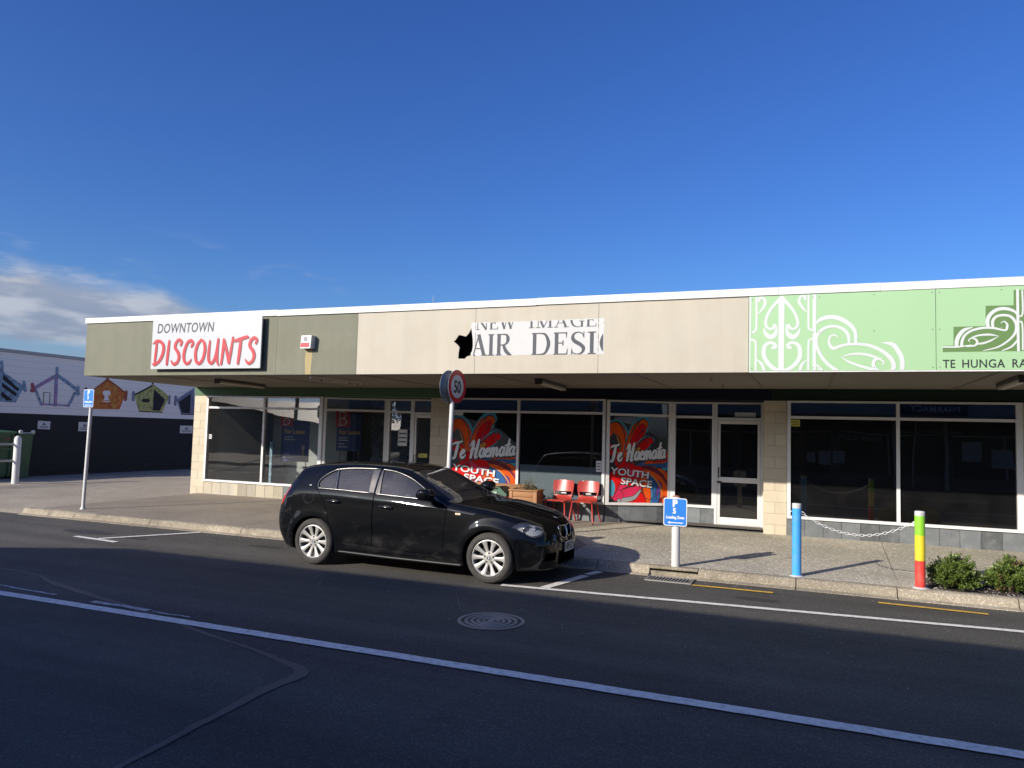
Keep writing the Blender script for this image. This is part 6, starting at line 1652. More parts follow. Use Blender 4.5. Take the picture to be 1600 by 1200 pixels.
ST = [  # stations: x, then per ring point (dx, y, z)
 [(-.665, [0, .38, .50, .56, .585, .57, .53, .47, .30, 0], [.27, .27, .31, .43, .62, .86, .93, .985, 1.01, 1.02], [.03, .02, .0, -.050, -.055, -.020, .03, .06, .07, .075])],
 [(-.620, [0, .52, .645, .70, .725, .705, .66, .56, .36, 0], [.225, .225, .27, .42, .62, .87, .95, 1.03, 1.065, 1.08], [.02, .01, .0, -.045, -.05, -.015, .025, .05, .055, .06])],
 [(-.530, [0, .62, .735, .785, .805, .785, .74, .60, .38, 0], [.20, .20, .25, .41, .62, .895, .98, 1.12, 1.155, 1.17], [0, 0, 0, -.02, -.02, -.005, .01, .02, .02, .02])],
 [(-.420, [0, .66, .775, .818, .832, .815, .77, .60, .38, 0], [.19, .19, .24, .40, .62, .92, 1.02, 1.235, 1.275, 1.285], [0] * 10)],
 [(-.330, [0, .68, .79, .828, .842, .825, .785, .60, .38, 0], [.185, .185, .235, .40, .62, .93, 1.035, 1.285, 1.335, 1.345], [0] * 10)],
 [(0.0, [0, .70, .80, .836, .850, .832, .795, .605, .38, 0], [.18, .18, .225, .39, .63, .935, 1.04, 1.325, 1.380, 1.390], [0] * 10)],
 [(.45, [0, .70, .805, .828, .842, .828, .790, .605, .38, 0], [.175, .175, .215, .375, .62, .925, 1.035, 1.348, 1.398, 1.408], [0] * 10)],
 [(.95, [0, .70, .805, .824, .838, .824, .782, .60, .38, 0], [.17, .17, .21, .365, .61, .91, 1.02, 1.340, 1.392, 1.402], [0] * 10)],
 [(1.22, [0, .70, .805, .824, .838, .823, .780, .603, .38, 0], [.17, .17, .21, .36, .60, .90, 1.012, 1.320, 1.373, 1.384], [0] * 10)],
 [(1.45, [0, .70, .805, .824, .838, .822, .776, .615, .39, 0], [.17, .17, .21, .355, .60, .894, 1.002, 1.258, 1.320, 1.333], [0] * 10)],
 [(1.65, [0, .70, .805, .825, .839, .822, .775, .650, .41, 0], [.17, .17, .21, .352, .60, .889, .992, 1.165, 1.236, 1.250], [0] * 10)],
 [(1.85, [0, .70, .805, .827, .841, .822, .774, .690, .43, 0], [.17, .17, .21, .35, .60, .884, .978, 1.062, 1.148, 1.163], [0] * 10)],
 [(2.02, [0, .70, .805, .831, .844, .822, .772, .710, .45, 0], [.17, .17, .21, .35, .60, .878, .955, .985, 1.066, 1.086], [0] * 10)],
 [(2.18, [0, .70, .805, .834, .847, .822, .766, .700, .45, 0], [.17, .17, .21, .35, .60, .872, .934, .952, .992, 1.020], [0] * 10)],
 [(2.34, [0, .70, .805, .836, .850, .818, .755, .655, .42, 0], [.17, .17, .21, .35, .60, .860, .918, .934, .958, .974], [0] * 10)],
 [(2.55, [0, .70, .80, .838, .852, .812, .74, .62, .40, 0], [.17, .17, .21, .35, .60, .840, .897, .915, .940, .952], [0] * 10)],
 [(2.85, [0, .68, .785, .825, .838, .788, .70, .575, .37, 0], [.17, .17, .21, .35, .58, .785, .840, .858, .880, .888], [0] * 10)],
 [(3.06, [0, .64, .74, .785, .795, .730, .64, .525, .34, 0], [.17, .17, .215, .345, .55, .728, .788, .808, .827, .834], [.0, .0, .0, .0, .0, .0, .0, 0, .0, .0])],
 [(3.20, [0, .56, .65, .695, .705, .630, .545, .45, .29, 0], [.175, .175, .22, .34, .52, .675, .732, .757, .775, .782], [.02, .02, .02, .02, .02, .01, .0, .0, .01, .01])],
 [(3.285, [0, .44, .52, .555, .565, .500, .43, .35, .22, 0], [.185, .185, .225, .33, .50, .632, .684, .712, .730, .736], [.04, .04, .035, .035, .035, .02, .0, .0, .01, .012])],
 [(3.325, [0, .30, .36, .385, .395, .350, .30, .24, .15, 0], [.20, .20, .24, .33, .49, .605, .655, .680, .697, .702], [.06, .06, .05, .045, .045, .03, .012, .01, .02, .022])],
]
ST = [s[0] for s in ST]
NX, NR = 6, 6
def cr(a, b, c, d, t): return 0.5 * ((2 * b) + (c - a) * t + (2 * a - 5 * b + 4 * c - d) * t * t + (3 * b - a - 3 * c + d) * t ** 3)
def ss(x, a, b): t = max(0, min(1, (x - a) / (b - a))); return t * t * (3 - 2 * t)
def car_shell(off=0.0):
    """half body (y <= 0) as rings; off moves the skin inwards"""
    C = []
    for x, ys, zs, dx in ST: C.append([Vector((x + d, -y, z)) for y, z, d in zip(ys, zs, dx)])
    M = len(C); rows = []
    for i in range(M - 1):
        for k in range(NX):
            t = k / NX
            rows.append([cr(C[max(i - 1, 0)][j], C[i][j], C[i + 1][j], C[min(i + 2, M - 1)][j], t) for j in range(10)])
    rows.append(C[-1])
    out = []
    br = [0, 2, 5, 9]      # creases at the sill and along the shoulder
    for r_ in rows:
        ring = []
        for a, b in zip(br, br[1:]):
            seg = r_[a:b + 1]
            for j in range(len(seg) - 1):
                for k in range(NR):
                    p0, p1, p2, p3 = seg[max(j - 1, 0)], seg[j], seg[j + 1], seg[min(j + 2, len(seg) - 1)]
                    if b == 9 and j + 2 > len(seg) - 1: p3 = Vector((p2.x, 2 * p2.y - p1.y, p1.z))
                    ring.append(cr(p0, p1, p2, p3, k / NR))
        ring.append(r_[9].copy())
        out.append(ring)
    R = len(out); N_ = len(out[0])
    # wheel arch flares, waisted lower doors, a soft line above the sill
    for ring in out:
        for p in ring:
            if p.z < 1.0 and p.y < -.3:
                for cx in (0.0, 2.63):
                    d = math.hypot(p.x - cx, p.z - .31)
                    p.y -= .020 * math.exp(-((d - .395) / .045) ** 2) * ss(-p.y, .55, .75)
                mid = ss(p.x, .45, .75) * (1 - ss(p.x, 1.9, 2.15))
                p.y += .020 * mid * math.exp(-((p.z - (.50 - .0 * p.x)) / .12) ** 2)
                line = .40 - .035 * p.x
                p.y -= .006 * mid * math.exp(-((p.z - line) / .03) ** 2)
                p.y -= .014 * ss(p.x, .40, .50) * (1 - ss(p.x, 2.15, 2.25)) * math.exp(-((p.z - .255) / .028) ** 2)
                # dished shoulder under the crease
                p.y += .006 * ss(p.x, .1, .3) * (1 - ss(p.x, 2.2, 2.6)) * math.exp(-((p.z - (.895 - .018 * p.x)) / .03) ** 2)
    if off:
        nr = []
        for i in range(R):
            row = []
            for j in range(N_):
                a = out[min(i + 1, R - 1)][j] - out[max(i - 1, 0)][j]; b = out[i][min(j + 1, N_ - 1)] - out[i][max(j - 1, 0)]
                n = a.cross(b)
                n = n.normalized() if n.length > 1e-9 else Vector((0, 0, 0))
                c = Vector((out[i][j].x, 0, .6))
                if n.dot(out[i][j] - c) < 0: n = -n
                if i == 0: n = Vector((-1, 0, 0))
                if i == R - 1: n = Vector((1, 0, 0))
                if j in (0, N_ - 1): n.y = 0
                row.append(out[i][j] - n * off)
            nr.append(row)
        out = nr
    return out
def shell_bm(rows, mid=True):
    bm = bmesh.new(); V = [[bm.verts.new(p) for p in ring] for ring in rows]
    R = len(V); N_ = len(V[0])
    for i in range(R - 1):
        for j in range(N_ - 1):
            f = bm.faces.new((V[i][j], V[i][j + 1], V[i + 1][j + 1], V[i + 1][j])); f.smooth = True
    # end caps, closed to the middle line
    for ring, sgn, xc in ((V[0], -1, None), (V[-1], 1, None)):
        cx = sum(v.co.x for v in ring) / N_; zc = .6 if sgn < 0 else .46
        prev = ring
        for s, push in ((.66, .020), (.33, .033)):
            new = []
            for v in ring:
                new.append(bm.verts.new((v.co.x + push * sgn, v.co.y * s, zc + (v.co.z - zc) * s)))
            for j in range(N_ - 1):
                q = (prev[j], prev[j + 1], new[j + 1], new[j]); f = bm.faces.new(q if sgn > 0 else q[::-1]); f.smooth = True
            prev = new
        c = bm.verts.new((cx + .04 * sgn, 0, zc))
        for j in range(N_ - 1):
            q = (prev[j], prev[j + 1], c); f = bm.faces.new(q if sgn > 0 else q[::-1]); f.smooth = True
    if mid:
        be = [e for e in bm.edges if e.is_boundary]
        r_ = bmesh.ops.holes_fill(bm, edges=be, sides=0)
        for f in r_['faces']: f.material_index = 2; f.smooth = False
        bmesh.ops.triangulate(bm, faces=r_['faces'])
    bmesh.ops.recalc_face_normals(bm, faces=bm.faces[:])
    return bm
def to_obj(bm, name, mats):
    me = bpy.data.meshes.new(name); bm.to_mesh(me); bm.free()
    for m in mats: me.materials.append(m)
    o = bpy.data.objects.new(name, me); COL.objects.link(o); return o
tmp_m = [paint, c_black, c_int]
def boolean(o, cutter, op='DIFFERENCE'):
    """exact boolean; a coincidence that empties the result is cured by nudging the cutter a fraction of a millimetre"""
    n0 = len(o.data.polygons); me = None
    for k, dv in enumerate(((0, 0, 0), (3e-4, 1e-4, 2e-4), (-4e-4, 2e-4, 3e-4), (7e-4, 0, -5e-4), (-9e-4, 0, 8e-4))):
        cutter.location = dv
        for self_ in (False, True):
            md = o.modifiers.new('b', 'BOOLEAN'); md.operation = op; md.solver = 'EXACT'; md.object = cutter; md.material_mode = 'INDEX'; md.use_self = self_
            dg = bpy.context.evaluated_depsgraph_get(); dg.update()
            me = bpy.data.meshes.new_from_object(o.evaluated_get(dg)); o.modifiers.clear()
            n = len(me.polygons)
            if n > (0 if op == 'INTERSECT' else n0 * .35): break
            bpy.data.meshes.remove(me); me = None
        if me: break
    if me: old = o.data; o.data = me; bpy.data.meshes.remove(old)
    else: print('boolean failed', o.name, op)
    bpy.data.objects.remove(cutter)
    return o
def cutter_prism(poly, a, b, axis='Y', midx=1, direction=None):
    q = MB()
    if direction is None: q.prism(poly, a, b, axis)
    else:
        d = Vector(direction); n = len(poly); P = [Vector(p) for p in poly]
        q.add([tuple(p + d * a) for p in P] + [tuple(p + d * b) for p in P], [tuple(range(n)), tuple(range(2 * n - 1, n - 1, -1))] + [(i, (i + 1) % n, n + (i + 1) % n, n + i)[::-1] for i in range(n)])
    bm = bmesh.new(); vs = [bm.verts.new(v) for v in q.v]
    for f in q.f: bm.faces.new([vs[i] for i in f]).material_index = midx
    bmesh.ops.recalc_face_normals(bm, faces=bm.faces[:])
    return to_obj(bm, 'cut', tmp_m)
def smooth_poly(pts, n=5, corners=()):
    """closed outline; points whose index is in corners stay sharp"""
    m = len(pts); out = []
    for i in range(m):
        g = lambda k: Vector(pts[k % m])
        a, b, c, d = g(i - 1), g(i), g(i + 1), g(i + 2)
        if i % m in corners: a = b
        if (i + 1) % m in corners: d = c
        for k in range(n): 
            t = k / n; p = cr(a, b, c, d, t); out.append((p.x, p.y))
    return out
def grow(poly, d):
    """offset a counter-clockwise or clockwise outline outwards by d"""
    n = len(poly); ar = sum(poly[i][0] * poly[(i + 1) % n][1] - poly[(i + 1) % n][0] * poly[i][1] for i in range(n)); s = 1 if ar > 0 else -1
    out = []
    for i in range(n):
        a, b, c = Vector(poly[i - 1]), Vector(poly[i]), Vector(poly[(i + 1) % n])
        e1 = (b - a); e2 = (c - b)
        n1 = Vector((e1.y, -e1.x)).normalized() * s if e1.length > 1e-9 else Vector((0, 0)); n2 = Vector((e2.y, -e2.x)).normalized() * s if e2.length > 1e-9 else n1
        nn = (n1 + n2); nn = nn.normalized() if nn.length > 1e-6 else n1
        k = min(2.0, 1 / max(.4, nn.dot(n1)))
        out.append((b.x + nn.x * d * k, b.y + nn.y * d * k))
    return out
# outlines in side view (x, z)
W_QUARTER = smooth_poly([(.045, 1.058), (.018, 1.10), (.03, 1.15), (.10, 1.215), (.18, 1.262), (.245, 1.290), (.305, 1.050)], 4, (0, 5, 6))
W_RDOOR = smooth_poly([(.335, 1.048), (.272, 1.297), (.50, 1.320), (.765, 1.326), (.795, 1.318), (.832, 1.030)], 4, (0, 1, 4, 5))
W_FDOOR = smooth_poly([(1.012, 1.018), (.968, 1.312), (.985, 1.322), (1.18, 1.296), (1.40, 1.228), (1.60, 1.128), (1.755, 1.030), (1.79, .988)], 4, (0, 1, 6, 7))
D_REAR = smooth_poly([(.42, .365), (.44, .36), (.925, .335), (.925, 1.350), (.55, 1.350), (.25, 1.333), (.10, 1.268), (.005, 1.195), (-.025, 1.12), (-.015, 1.05), (.06, .995), (.135, .905), (.22, .72), (.32, .52)], 3, (2, 3))
D_FRONT = smooth_poly([(.938, .335), (1.5, .305), (1.96, .285), (1.98, .33), (2.0, .6), (2.02, .88), (2.0, .940), (1.93, .972), (1.78, 1.062), (1.62, 1.152), (1.42, 1.250), (1.18, 1.322), (1.03, 1.350), (.938, 1.350)], 3, (0, 2, 13))

body = to_obj(shell_bm(car_shell()), 'body', tmp_m)
inner = to_obj(shell_bm(car_shell(.035)), 'inner', tmp_m)
for p in inner.data.polygons: p.material_index = 2
bvh = BVHTree.FromObject(body, bpy.context.evaluated_depsgraph_get())
def side_y(x, z, default=-.83):
    h = bvh.ray_cast(Vector((x, -3, z)), Vector((0, 1, 0)))
    return h[0].y if h[0] else default
def top_z(x, y):
    h = bvh.ray_cast(Vector((x, y, 3)), Vector((0, 0, -1))); return h[0].z if h[0] else .9
# hollow cabin
boolean(inner, cutter_prism([(-.62, .34), (2.02, .34), (2.02, .80), (1.96, 2.0), (-.62, 2.0)], -2, .5, 'Y', 2), 'INTERSECT')
for p in inner.data.polygons: p.material_index = 2
# let the cavity run past the middle line so the halves join up open
cav_cut = inner
for v in cav_cut.data.vertices:
    if abs(v.co.y) < 1e-4: v.co.y = .02
boolean(body, cav_cut, 'DIFFERENCE')
# wheel wells
for cx in (0.0, 2.63):
    q = [(cx + .352 * math.cos(a * math.pi / 24), .312 + .352 * math.sin(a * math.pi / 24)) for a in range(0, 48)]
    q = [(x, min(z, .312 + .352)) for x, z in q]
    q = [p for p in q if p[1] > .30] + [(cx - .352, .05), (cx + .352, .05)]
    ang = sorted(q, key=lambda p: math.atan2(p[1] - .32, p[0] - cx))
    boolean(body, cutter_prism(ang, -2, -.56))
# glass openings
def slab_of(poly, d, m_i=1, y0=-2, y1=-.2): return cutter_prism(grow(poly, d) if d else poly, y0, y1, 'Y', m_i)
def skin(poly, off, name, mt, parent=car, y0=-2, y1=-.25, axis='Y', direction=None, poly3=None, thin=False):
    """faces of the body skin inside an outline, moved inwards by off"""
    o = to_obj(shell_bm(car_shell(off)), name, [mt, mt, mt])
    c = cutter_prism(poly, y0, y1, axis, 1) if direction is None else cutter_prism(poly3, y0, y1, direction=direction)
    boolean(o, c, 'INTERSECT')
    bm = bmesh.new(); bm.from_mesh(o.data)
    bmesh.ops.delete(bm, geom=[f for f in bm.faces if f.material_index != 0], context='FACES')
    for f in bm.faces: f.smooth = True
    bm.to_mesh(o.data); bm.free(); o.data.materials.clear(); o.data.materials.append(mt)
    o.parent = parent
    return o
def mirror_obj(o, name=None, parent=None):
    me = o.data.copy()
    for v in me.vertices: v.co.y = -v.co.y
    me.flip_normals()
    n = bpy.data.objects.new(name or o.name.split('.')[0], me); COL.objects.link(n); n.parent = parent or o.parent; n.location = Vector((o.location.x, -o.location.y, o.location.z)); return n
def join_mirror(o):
    """add the mirrored half to the same mesh, dropping the middle wall"""
    bm = bmesh.new(); bm.from_mesh(o.data)
    bmesh.ops.delete(bm, geom=[f for f in bm.faces if all(abs(v.co.y) < 2e-4 for v in f.verts)], context='FACES')
    g = bmesh.ops.duplicate(bm, geom=bm.verts[:] + bm.edges[:] + bm.faces[:])
    nf = [x for x in g['geom'] if isinstance(x, bmesh.types.BMFace)]
    for v in [x for x in g['geom'] if isinstance(x, bmesh.types.BMVert)]: v.co.y = -v.co.y
    bmesh.ops.reverse_faces(bm, faces=nf)
    bmesh.ops.remove_doubles(bm, verts=[v for v in bm.verts if abs(v.co.y) < 2e-4], dist=3e-4)
    bm.to_mesh(o.data); bm.free(); return o
# doors cut out of the shell with a shut line all round
def cut_part(poly, name, gap=.0035, y1=-.3):
    o = bpy.data.objects.new(name, body.data.copy()); COL.objects.link(o)
    boolean(o, cutter_prism(poly, -2, y1), 'INTERSECT')
    boolean(body, cutter_prism(grow(poly, gap * 2), -2, y1))
    return o
door_r = cut_part(D_REAR, 'rear_door'); door_f = cut_part(D_FRONT, 'front_door')
for o, wins in ((door_r, (W_RDOOR, W_QUARTER)), (door_f, (W_FDOOR,))):
    for w_ in wins: boolean(o, cutter_prism(w_, -2, -.2))
    o.parent = car
# windscreen and rear window, cut from above or behind
WS = [(1.42, .0), (1.405, -.30), (1.365, -.545), (1.45, -.575), (1.65, -.615), (1.85, -.655), (2.03, -.690), (2.12, -.66), (2.19, -.50), (2.225, -.25), (2.235, .2), (1.42, .2)]
boolean(body, cutter_prism(WS, .9, 2.0, 'Z'))
RW = [(.30, 1.125), (.50, 1.145), (.52, 1.18), (.50, 1.285), (-.2, 1.30), (-.2, 1.11)]
RW = [(-y, z) for y, z in RW]
boolean(body, cutter_prism(RW, -2, -.32, 'X'))
# bonnet shut line, bumper line, fuel flap are fine grooves
def groove(path3, w, depth_dir, depth=.012, lift=.02):
    q = []
    for a, b in zip(path3, path3[1:]): pass
    bm = bmesh.new(); d = Vector(depth_dir).normalized(); n = len(path3); rings = []
    for i, p in enumerate(path3):
        p = Vector(p); t = (Vector(path3[min(i + 1, n - 1)]) - Vector(path3[max(i - 1, 0)])).normalized(); s = t.cross(d).normalized() * w / 2
        rings.append([bm.verts.new(p + s - d * lift), bm.verts.new(p - s - d * lift), bm.verts.new(p - s + d * depth), bm.verts.new(p + s + d * depth)])
    for i in range(n - 1):
        for k in range(4): bm.faces.new((rings[i][k], rings[i][(k + 1) % 4], rings[i + 1][(k + 1) % 4], rings[i + 1][k]))
    bm.faces.new(rings[0]); bm.faces.new(rings[-1][::-1])
    for f in bm.faces: f.material_index = 1
    bmesh.ops.recalc_face_normals(bm, faces=bm.faces[:])
    return to_obj(bm, 'cut', tmp_m)
hood = [(2.16, -.71), (2.3, -.675), (2.5, -.635), (2.8, -.585), (3.0, -.54), (3.12, -.47), (3.17, -.36)]
hood = [tuple(p) for p in spline([(x, y, 0) for x, y in hood], 4)]
boolean(body, groove([(x, y, top_z(x, y)) for x, y, _ in hood], .008, (0, .25, -1)))
bl = [(x, side_y(x, z), z) for x, z in [(-.352, .60), (-.42, .645), (-.50, .665), (-.60, .67)]]
boolean(body, groove(bl, .008, (0, 1, 0)))
fl = [(x, side_y(x, z), z) for x, z in [(2.97, .40), (2.985, .52), (3.0, .585)]]
boolean(body, groove(fl, .008, (-.3, 1, 0)))
# headlamp opening, cut along the corner direction; outlines lie on a plane in front of the corner
def corner_poly(pts):    # pts (x, z) in side view -> 3-D points on the skin
    return [Vector((x, side_y(x, z, -.62), z)) for x, z in pts]
HL_S = smooth_poly([(2.835, .715), (2.95, .675), (3.09, .612), (3.17, .600), (3.27, .618), (3.30, .66), (3.255, .715), (3.17, .752), (3.04, .775), (2.93, .762)], 3, (0, 4))
HLD = Vector((-.42, 1, 0)).normalized()
HL3 = [Vector((x, -.9, z)) for x, z in HL_S]
HL3 = [Vector((x + .18, -1.05, z)) for x, z in HL_S]
boolean(body, cutter_prism([], 0, 0, direction=HLD) if False else cutter_prism(HL3, 0, .62, direction=HLD))
TL_S = [(-.46, 1.045), (-.55, 1.03), (-.65, .95), (-.71, .86), (-.72, .79), (-.63, .775), (-.55, .80), (-.49, .90)]
TL_S = smooth_poly(TL_S, 3, ())
TLD = Vector((.35, 1, 0)).normalized()
TL3 = [Vector((x - .10, -1.0, z)) for x, z in TL_S]
boolean(body, cutter_prism(TL3, 0, .55, direction=TLD))
# lower front intakes
INT_C = [(-.36, .235), (-.33, .40), (.2, .40), (.2, .235)]
boolean(body, cutter_prism(INT_C, 3.18, 3.6, 'X'))
INT_S = [(-.62, .30), (-.60, .395), (-.385, .40), (-.40, .30)]
boolean(body, cutter_prism(INT_S, 3.12, 3.6, 'X'))
KID = smooth_poly([(-.022, .690), (-.19, .698), (-.235, .672), (-.205, .585), (-.145, .552), (-.05, .552), (-.020, .59)], 3, (0,))
boolean(body, cutter_prism(KID, 3.20, 3.7, 'X'))
body.data.materials.clear()
for m in (paint, c_black, c_int): body.data.materials.append(m)
join_mirror(body); body.parent = car; sharp(body, 32); body.name = 'body'
for o in (door_r, door_f):
    sharp(o, 32)
    m2 = mirror_obj(o, parent=car); sharp(m2, 32)
# glass
g1 = skin(grow(W_RDOOR, .012), .010, 'window', c_glass, door_r)
g2 = skin(grow(W_QUARTER, .012), .010, 'window', c_glass, door_r)
g3 = skin(grow(W_FDOOR, .012), .010, 'window', c_glass, door_f)
for g_ in (g1, g2, g3): mirror_obj(g_)
ws = skin(grow(WS, .012), .008, 'windscreen', glass_mat('windscreen_glass', (0.84, 0.90, 0.88), .6, dust=.05), car, .9, 2.0, 'Z'); join_mirror(ws)
rw = skin(grow(RW, .012), .008, 'rear_window', c_glass, car, -2, -.33, 'X'); join_mirror(rw)
# lamps
def lamp(poly3, d, depth):
    o = to_obj(shell_bm(car_shell(.004)), 'headlight', [c_lens] * 3)
    boolean(o, cutter_prism(poly3, 0, depth, direction=d), 'INTERSECT')
    bm = bmesh.new(); bm.from_mesh(o.data); bmesh.ops.delete(bm, geom=[f for f in bm.faces if f.material_index != 0], context='FACES'); bm.to_mesh(o.data); bm.free()
    o.data.materials.clear(); return o
hl = lamp(HL3, HLD, .62); hl.data.materials.append(c_lens); hl.parent = car; sharp(hl, 60)
b = MB()
hc = [Vector((3.02, -.655, .690)), Vector((3.145, -.555, .675))]
# reflector bowl behind the lens: the lens shape pushed in and shrunk
refl = hl.data.copy(); cen = sum((v.co for v in refl.vertices), Vector()) / max(1, len(refl.vertices))
for v in refl.vertices: v.co = cen + (v.co - cen) * .96 + Vector((-.035, .06, 0))
ro = bpy.data.objects.new('reflector', refl); COL.objects.link(ro); refl.materials.clear(); refl.materials.append(c_silver); ro.parent = hl
for c, rr_ in ((Vector((3.07, -.655, .680)), .058), (Vector((3.17, -.560, .665)), .046)):
    d = Vector((.8, -.6, 0)).normalized(); s = MB()
    for r0, r1, t0, t1 in ((rr_, rr_ * .78, .0, .012), (rr_ * .78, rr_ * .74, .012, -.02)):
        pass
    a_ = d.cross(Vector((0, 0, 1))).normalized(); u_ = Vector((0, 0, 1)); V = []; F = []
    prof = [(rr_, -.02), (rr_, .008), (rr_ * .80, .010), (rr_ * .72, -.012)]
    for r0, h in prof:
        for k in range(20): an = k * math.pi / 10; V.append(tuple(c + d * h + a_ * r0 * math.cos(an) + u_ * r0 * math.sin(an)))
    for i in range(3):
        for k in range(20): F.append((i * 20 + k, i * 20 + (k + 1) % 20, (i + 1) * 20 + (k + 1) % 20, (i + 1) * 20 + k))
    s.add(V, F, 0, True); s.build('lamp_ring', c_chrome, hl, local=True)
    s = MB(); V = []
    for j in range(5):
        an2 = j * math.pi / 10
        for k in range(20): an = k * math.pi / 10; V.append(tuple(c + d * (-.015 + rr_ * .5 * math.sin(an2)) + a_ * rr_ * .74 * math.cos(an2) * math.cos(an) + u_ * rr_ * .74 * math.cos(an2) * math.sin(an)))
    F = [(i * 20 + k, i * 20 + (k + 1) % 20, (i + 1) * 20 + (k + 1) % 20, (i + 1) * 20 + k) for i in range(4) for k in range(20)]
    s.add(V, F, 0, True); s.build('projector', mat('projector_glass', (.10, .11, .12), .05, coat=1.0), hl, local=True)
def mirror_tree(o, parent):
    n = mirror_obj(o, parent=parent)
    for ch_ in [x for x in bpy.data.objects if x.parent == o]: mirror_tree(ch_, n)
    return n
mirror_tree(hl, car)
tl = lamp(TL3, TLD, .55); tl.name = 'tail_light'; tl.data.materials.append(c_red); tl.parent = car; sharp(tl, 60); 
q = MB(); q.tube([(-.53, side_y(-.53, .93) - .0, .93), (-.58, side_y(-.58, .915), .915)], [.010, .008], 8); q.build('lens_flash', mat('lens_white', (.6, .45, .45), .2), tl, local=True)
mirror_tree(tl, car)
# window surround: bright strip lying on the skin
def strip_on(poly, r, name, mt, parent, closed=True, lift=.002):
    P = [Vector((x, side_y(x, z) - lift, z)) for x, z in poly]
    if closed: P.append(P[0])
    q = MB(); q.tube(P, r, 6, caps=not closed); return q.build(name, mt, parent, local=True)
def upto(poly, d): return grow(poly, d)
strip_on(smooth_poly([(.035, 1.046), (.004, 1.10), (.018, 1.158), (.09, 1.226), (.17, 1.274), (.255, 1.306), (.50, 1.331), (.905, 1.336), (.915, 1.020), (.335, 1.040)], 4, (0, 7, 8)), .0055, 'window_trim', c_trim, door_r)
strip_on(smooth_poly([(.965, 1.014), (.948, 1.325), (.98, 1.331), (1.18, 1.306), (1.40, 1.238), (1.60, 1.138), (1.78, 1.030), (1.90, .968), (1.80, .978)], 4, (0, 1, 7)), .0055, 'window_trim', c_trim, door_f)
PILL = mat('pillar_reflection_tone', (.20, .185, .165), .25, metal=.6, coords='o', dirt=(.4, .37, .32), dirt_amt=.4, dirt_scale=8)  # gloss black, dusty pillar; its bright reflections are put into the pale colour
skin([(.838, 1.032), (.803, 1.322), (.915, 1.326), (.920, 1.026)], -.002, 'pillar_cover', PILL, door_r)
skin([(.942, 1.020), (.942, 1.322), (.962, 1.318), (1.006, 1.020)], -.002, 'pillar_cover', PILL, door_f)
strip_on([(.320, 1.048), (.258, 1.296)], .010, 'window_post', c_trim, door_r, closed=False)
strip_on([(-.10 + .082 * math.cos(a * math.pi / 12), .915 + .082 * math.sin(a * math.pi / 12)) for a in range(24)], .0028, 'fuel_flap_seam', c_black, car, lift=-.0012)
# door handles
for xh, zh, dp_ in ((.315, .882, door_r), (1.135, .852, door_f)):
    y = side_y(xh, zh)
    q = MB(); q.disc((xh, y - .001, zh - .004), .075, 'Y', 20, r2=.028); q.build('handle_cup', c_black, dp_, local=True)
    q = MB(); P = [(xh - .105, side_y(xh - .105, zh) + .006, zh + .004), (xh - .085, y - .020, zh + .003), (xh, y - .032, zh), (xh + .085, y - .022, zh - .004), (xh + .105, side_y(xh + .105, zh) + .006, zh - .005)]
    q.tube(spline(P, 4), [.010] + [.0155] * 15 + [.010, .010][:len(spline(P, 4)) - 16], 10); q.build('handle', c_gloss, dp_, local=True)
# mirrors
def wing_mirror():
    bm = bmesh.new(); bmesh.ops.create_uvsphere(bm, u_segments=20, v_segments=12, radius=1)
    for v in bm.verts:
        x, y, z = v.co
        p = 3.0; k = (abs(x) ** p + abs(y) ** p + abs(z) ** p) ** (-1 / p)
        v.co = Vector((1.80 + x * k * .088 * (1.0 if x < 0 else 1.25), -.985 + y * k * .125, 1.062 + z * k * .078 - .010 * y))
    for f in bm.faces: f.smooth = True
    o = to_obj(bm, 'wing_mirror', [paint]); o.parent = car
    q = MB(); q.tube([(1.80, -.93, 1.015), (1.82, -.86, .985), (1.80, -.79, .985)], [.035, .028, .040], 10); q.build('mirror_arm', c_black, o, local=True)
    q = MB(); q.disc((1.718, -.985, 1.06), .095, 'X', 20, r2=.052); q.build('mirror_glass', c_chrome, o, local=True)
    return o
mirror_tree(wing_mirror(), car)
# side marker, badge, front details
y = side_y(2.19, .835); q = MB(); q.prism(rrect(2.19, .832, .075, .024, .008), y - .004, y + .01, 'Y'); o = q.build('side_indicator', mat('clear_amber', (.72, .62, .45), .25), car, local=True); mirror_tree(o, car)
# grille kidneys
def kid_ring(s):
    bvx = 3.39
    def fx(yy, zz):
        h = bvh.ray_cast(Vector((4, -abs(yy), zz)), Vector((-1, 0, 0))); return (h[0].x if h[0] else 3.32)
    P = [Vector((fx(a, b_) + .004, s * a, b_)) for a, b_ in grow(KID, .004)]
    q = MB(); q.tube(P + [P[0]], .0085, 8, caps=False); ring = q.build('grille', c_chrome, car, local=True)
    q = MB()
    for k in range(10):
        yy = .04 + k * .018; q.box(3.30, 3.315, min(s * -yy, s * -yy - s * .004), max(s * -yy, s * -yy - s * .004), .575, .70)
    q.build('grille_bar', c_gloss, ring, local=True)
    q = MB(); q.prism([(s * a, b_) for a, b_ in grow(KID, .01)], 3.20, 3.215, 'X'); q.build('grille_backing', c_black, ring, local=True)
kid_ring(1); kid_ring(-1)
q = MB(); q.box(3.15, 3.19, -.40, .40, .22, .41); q.box(3.06, 3.11, -.66, -.38, .28, .41); q.box(3.06, 3.11, .38, .66, .28, .41); q.build('intake_backing', c_black, car, local=True)
q = MB()
for zz in (.265, .30, .335, .37): q.box(3.20, 3.21, -.35, .35, zz, zz + .006)
q.build('intake_grille', c_gloss, car, local=True)
for s in (-1, 1):
    q = MB(); q.lathe([(.048, -.02), (.048, .0), (.040, .004), (.001, .010)], (3.215, s * .50, .345), 20, 'X'); q.build('fog_light', mat('fog_glass', (.30, .31, .31), .12, coat=1), car, local=True)
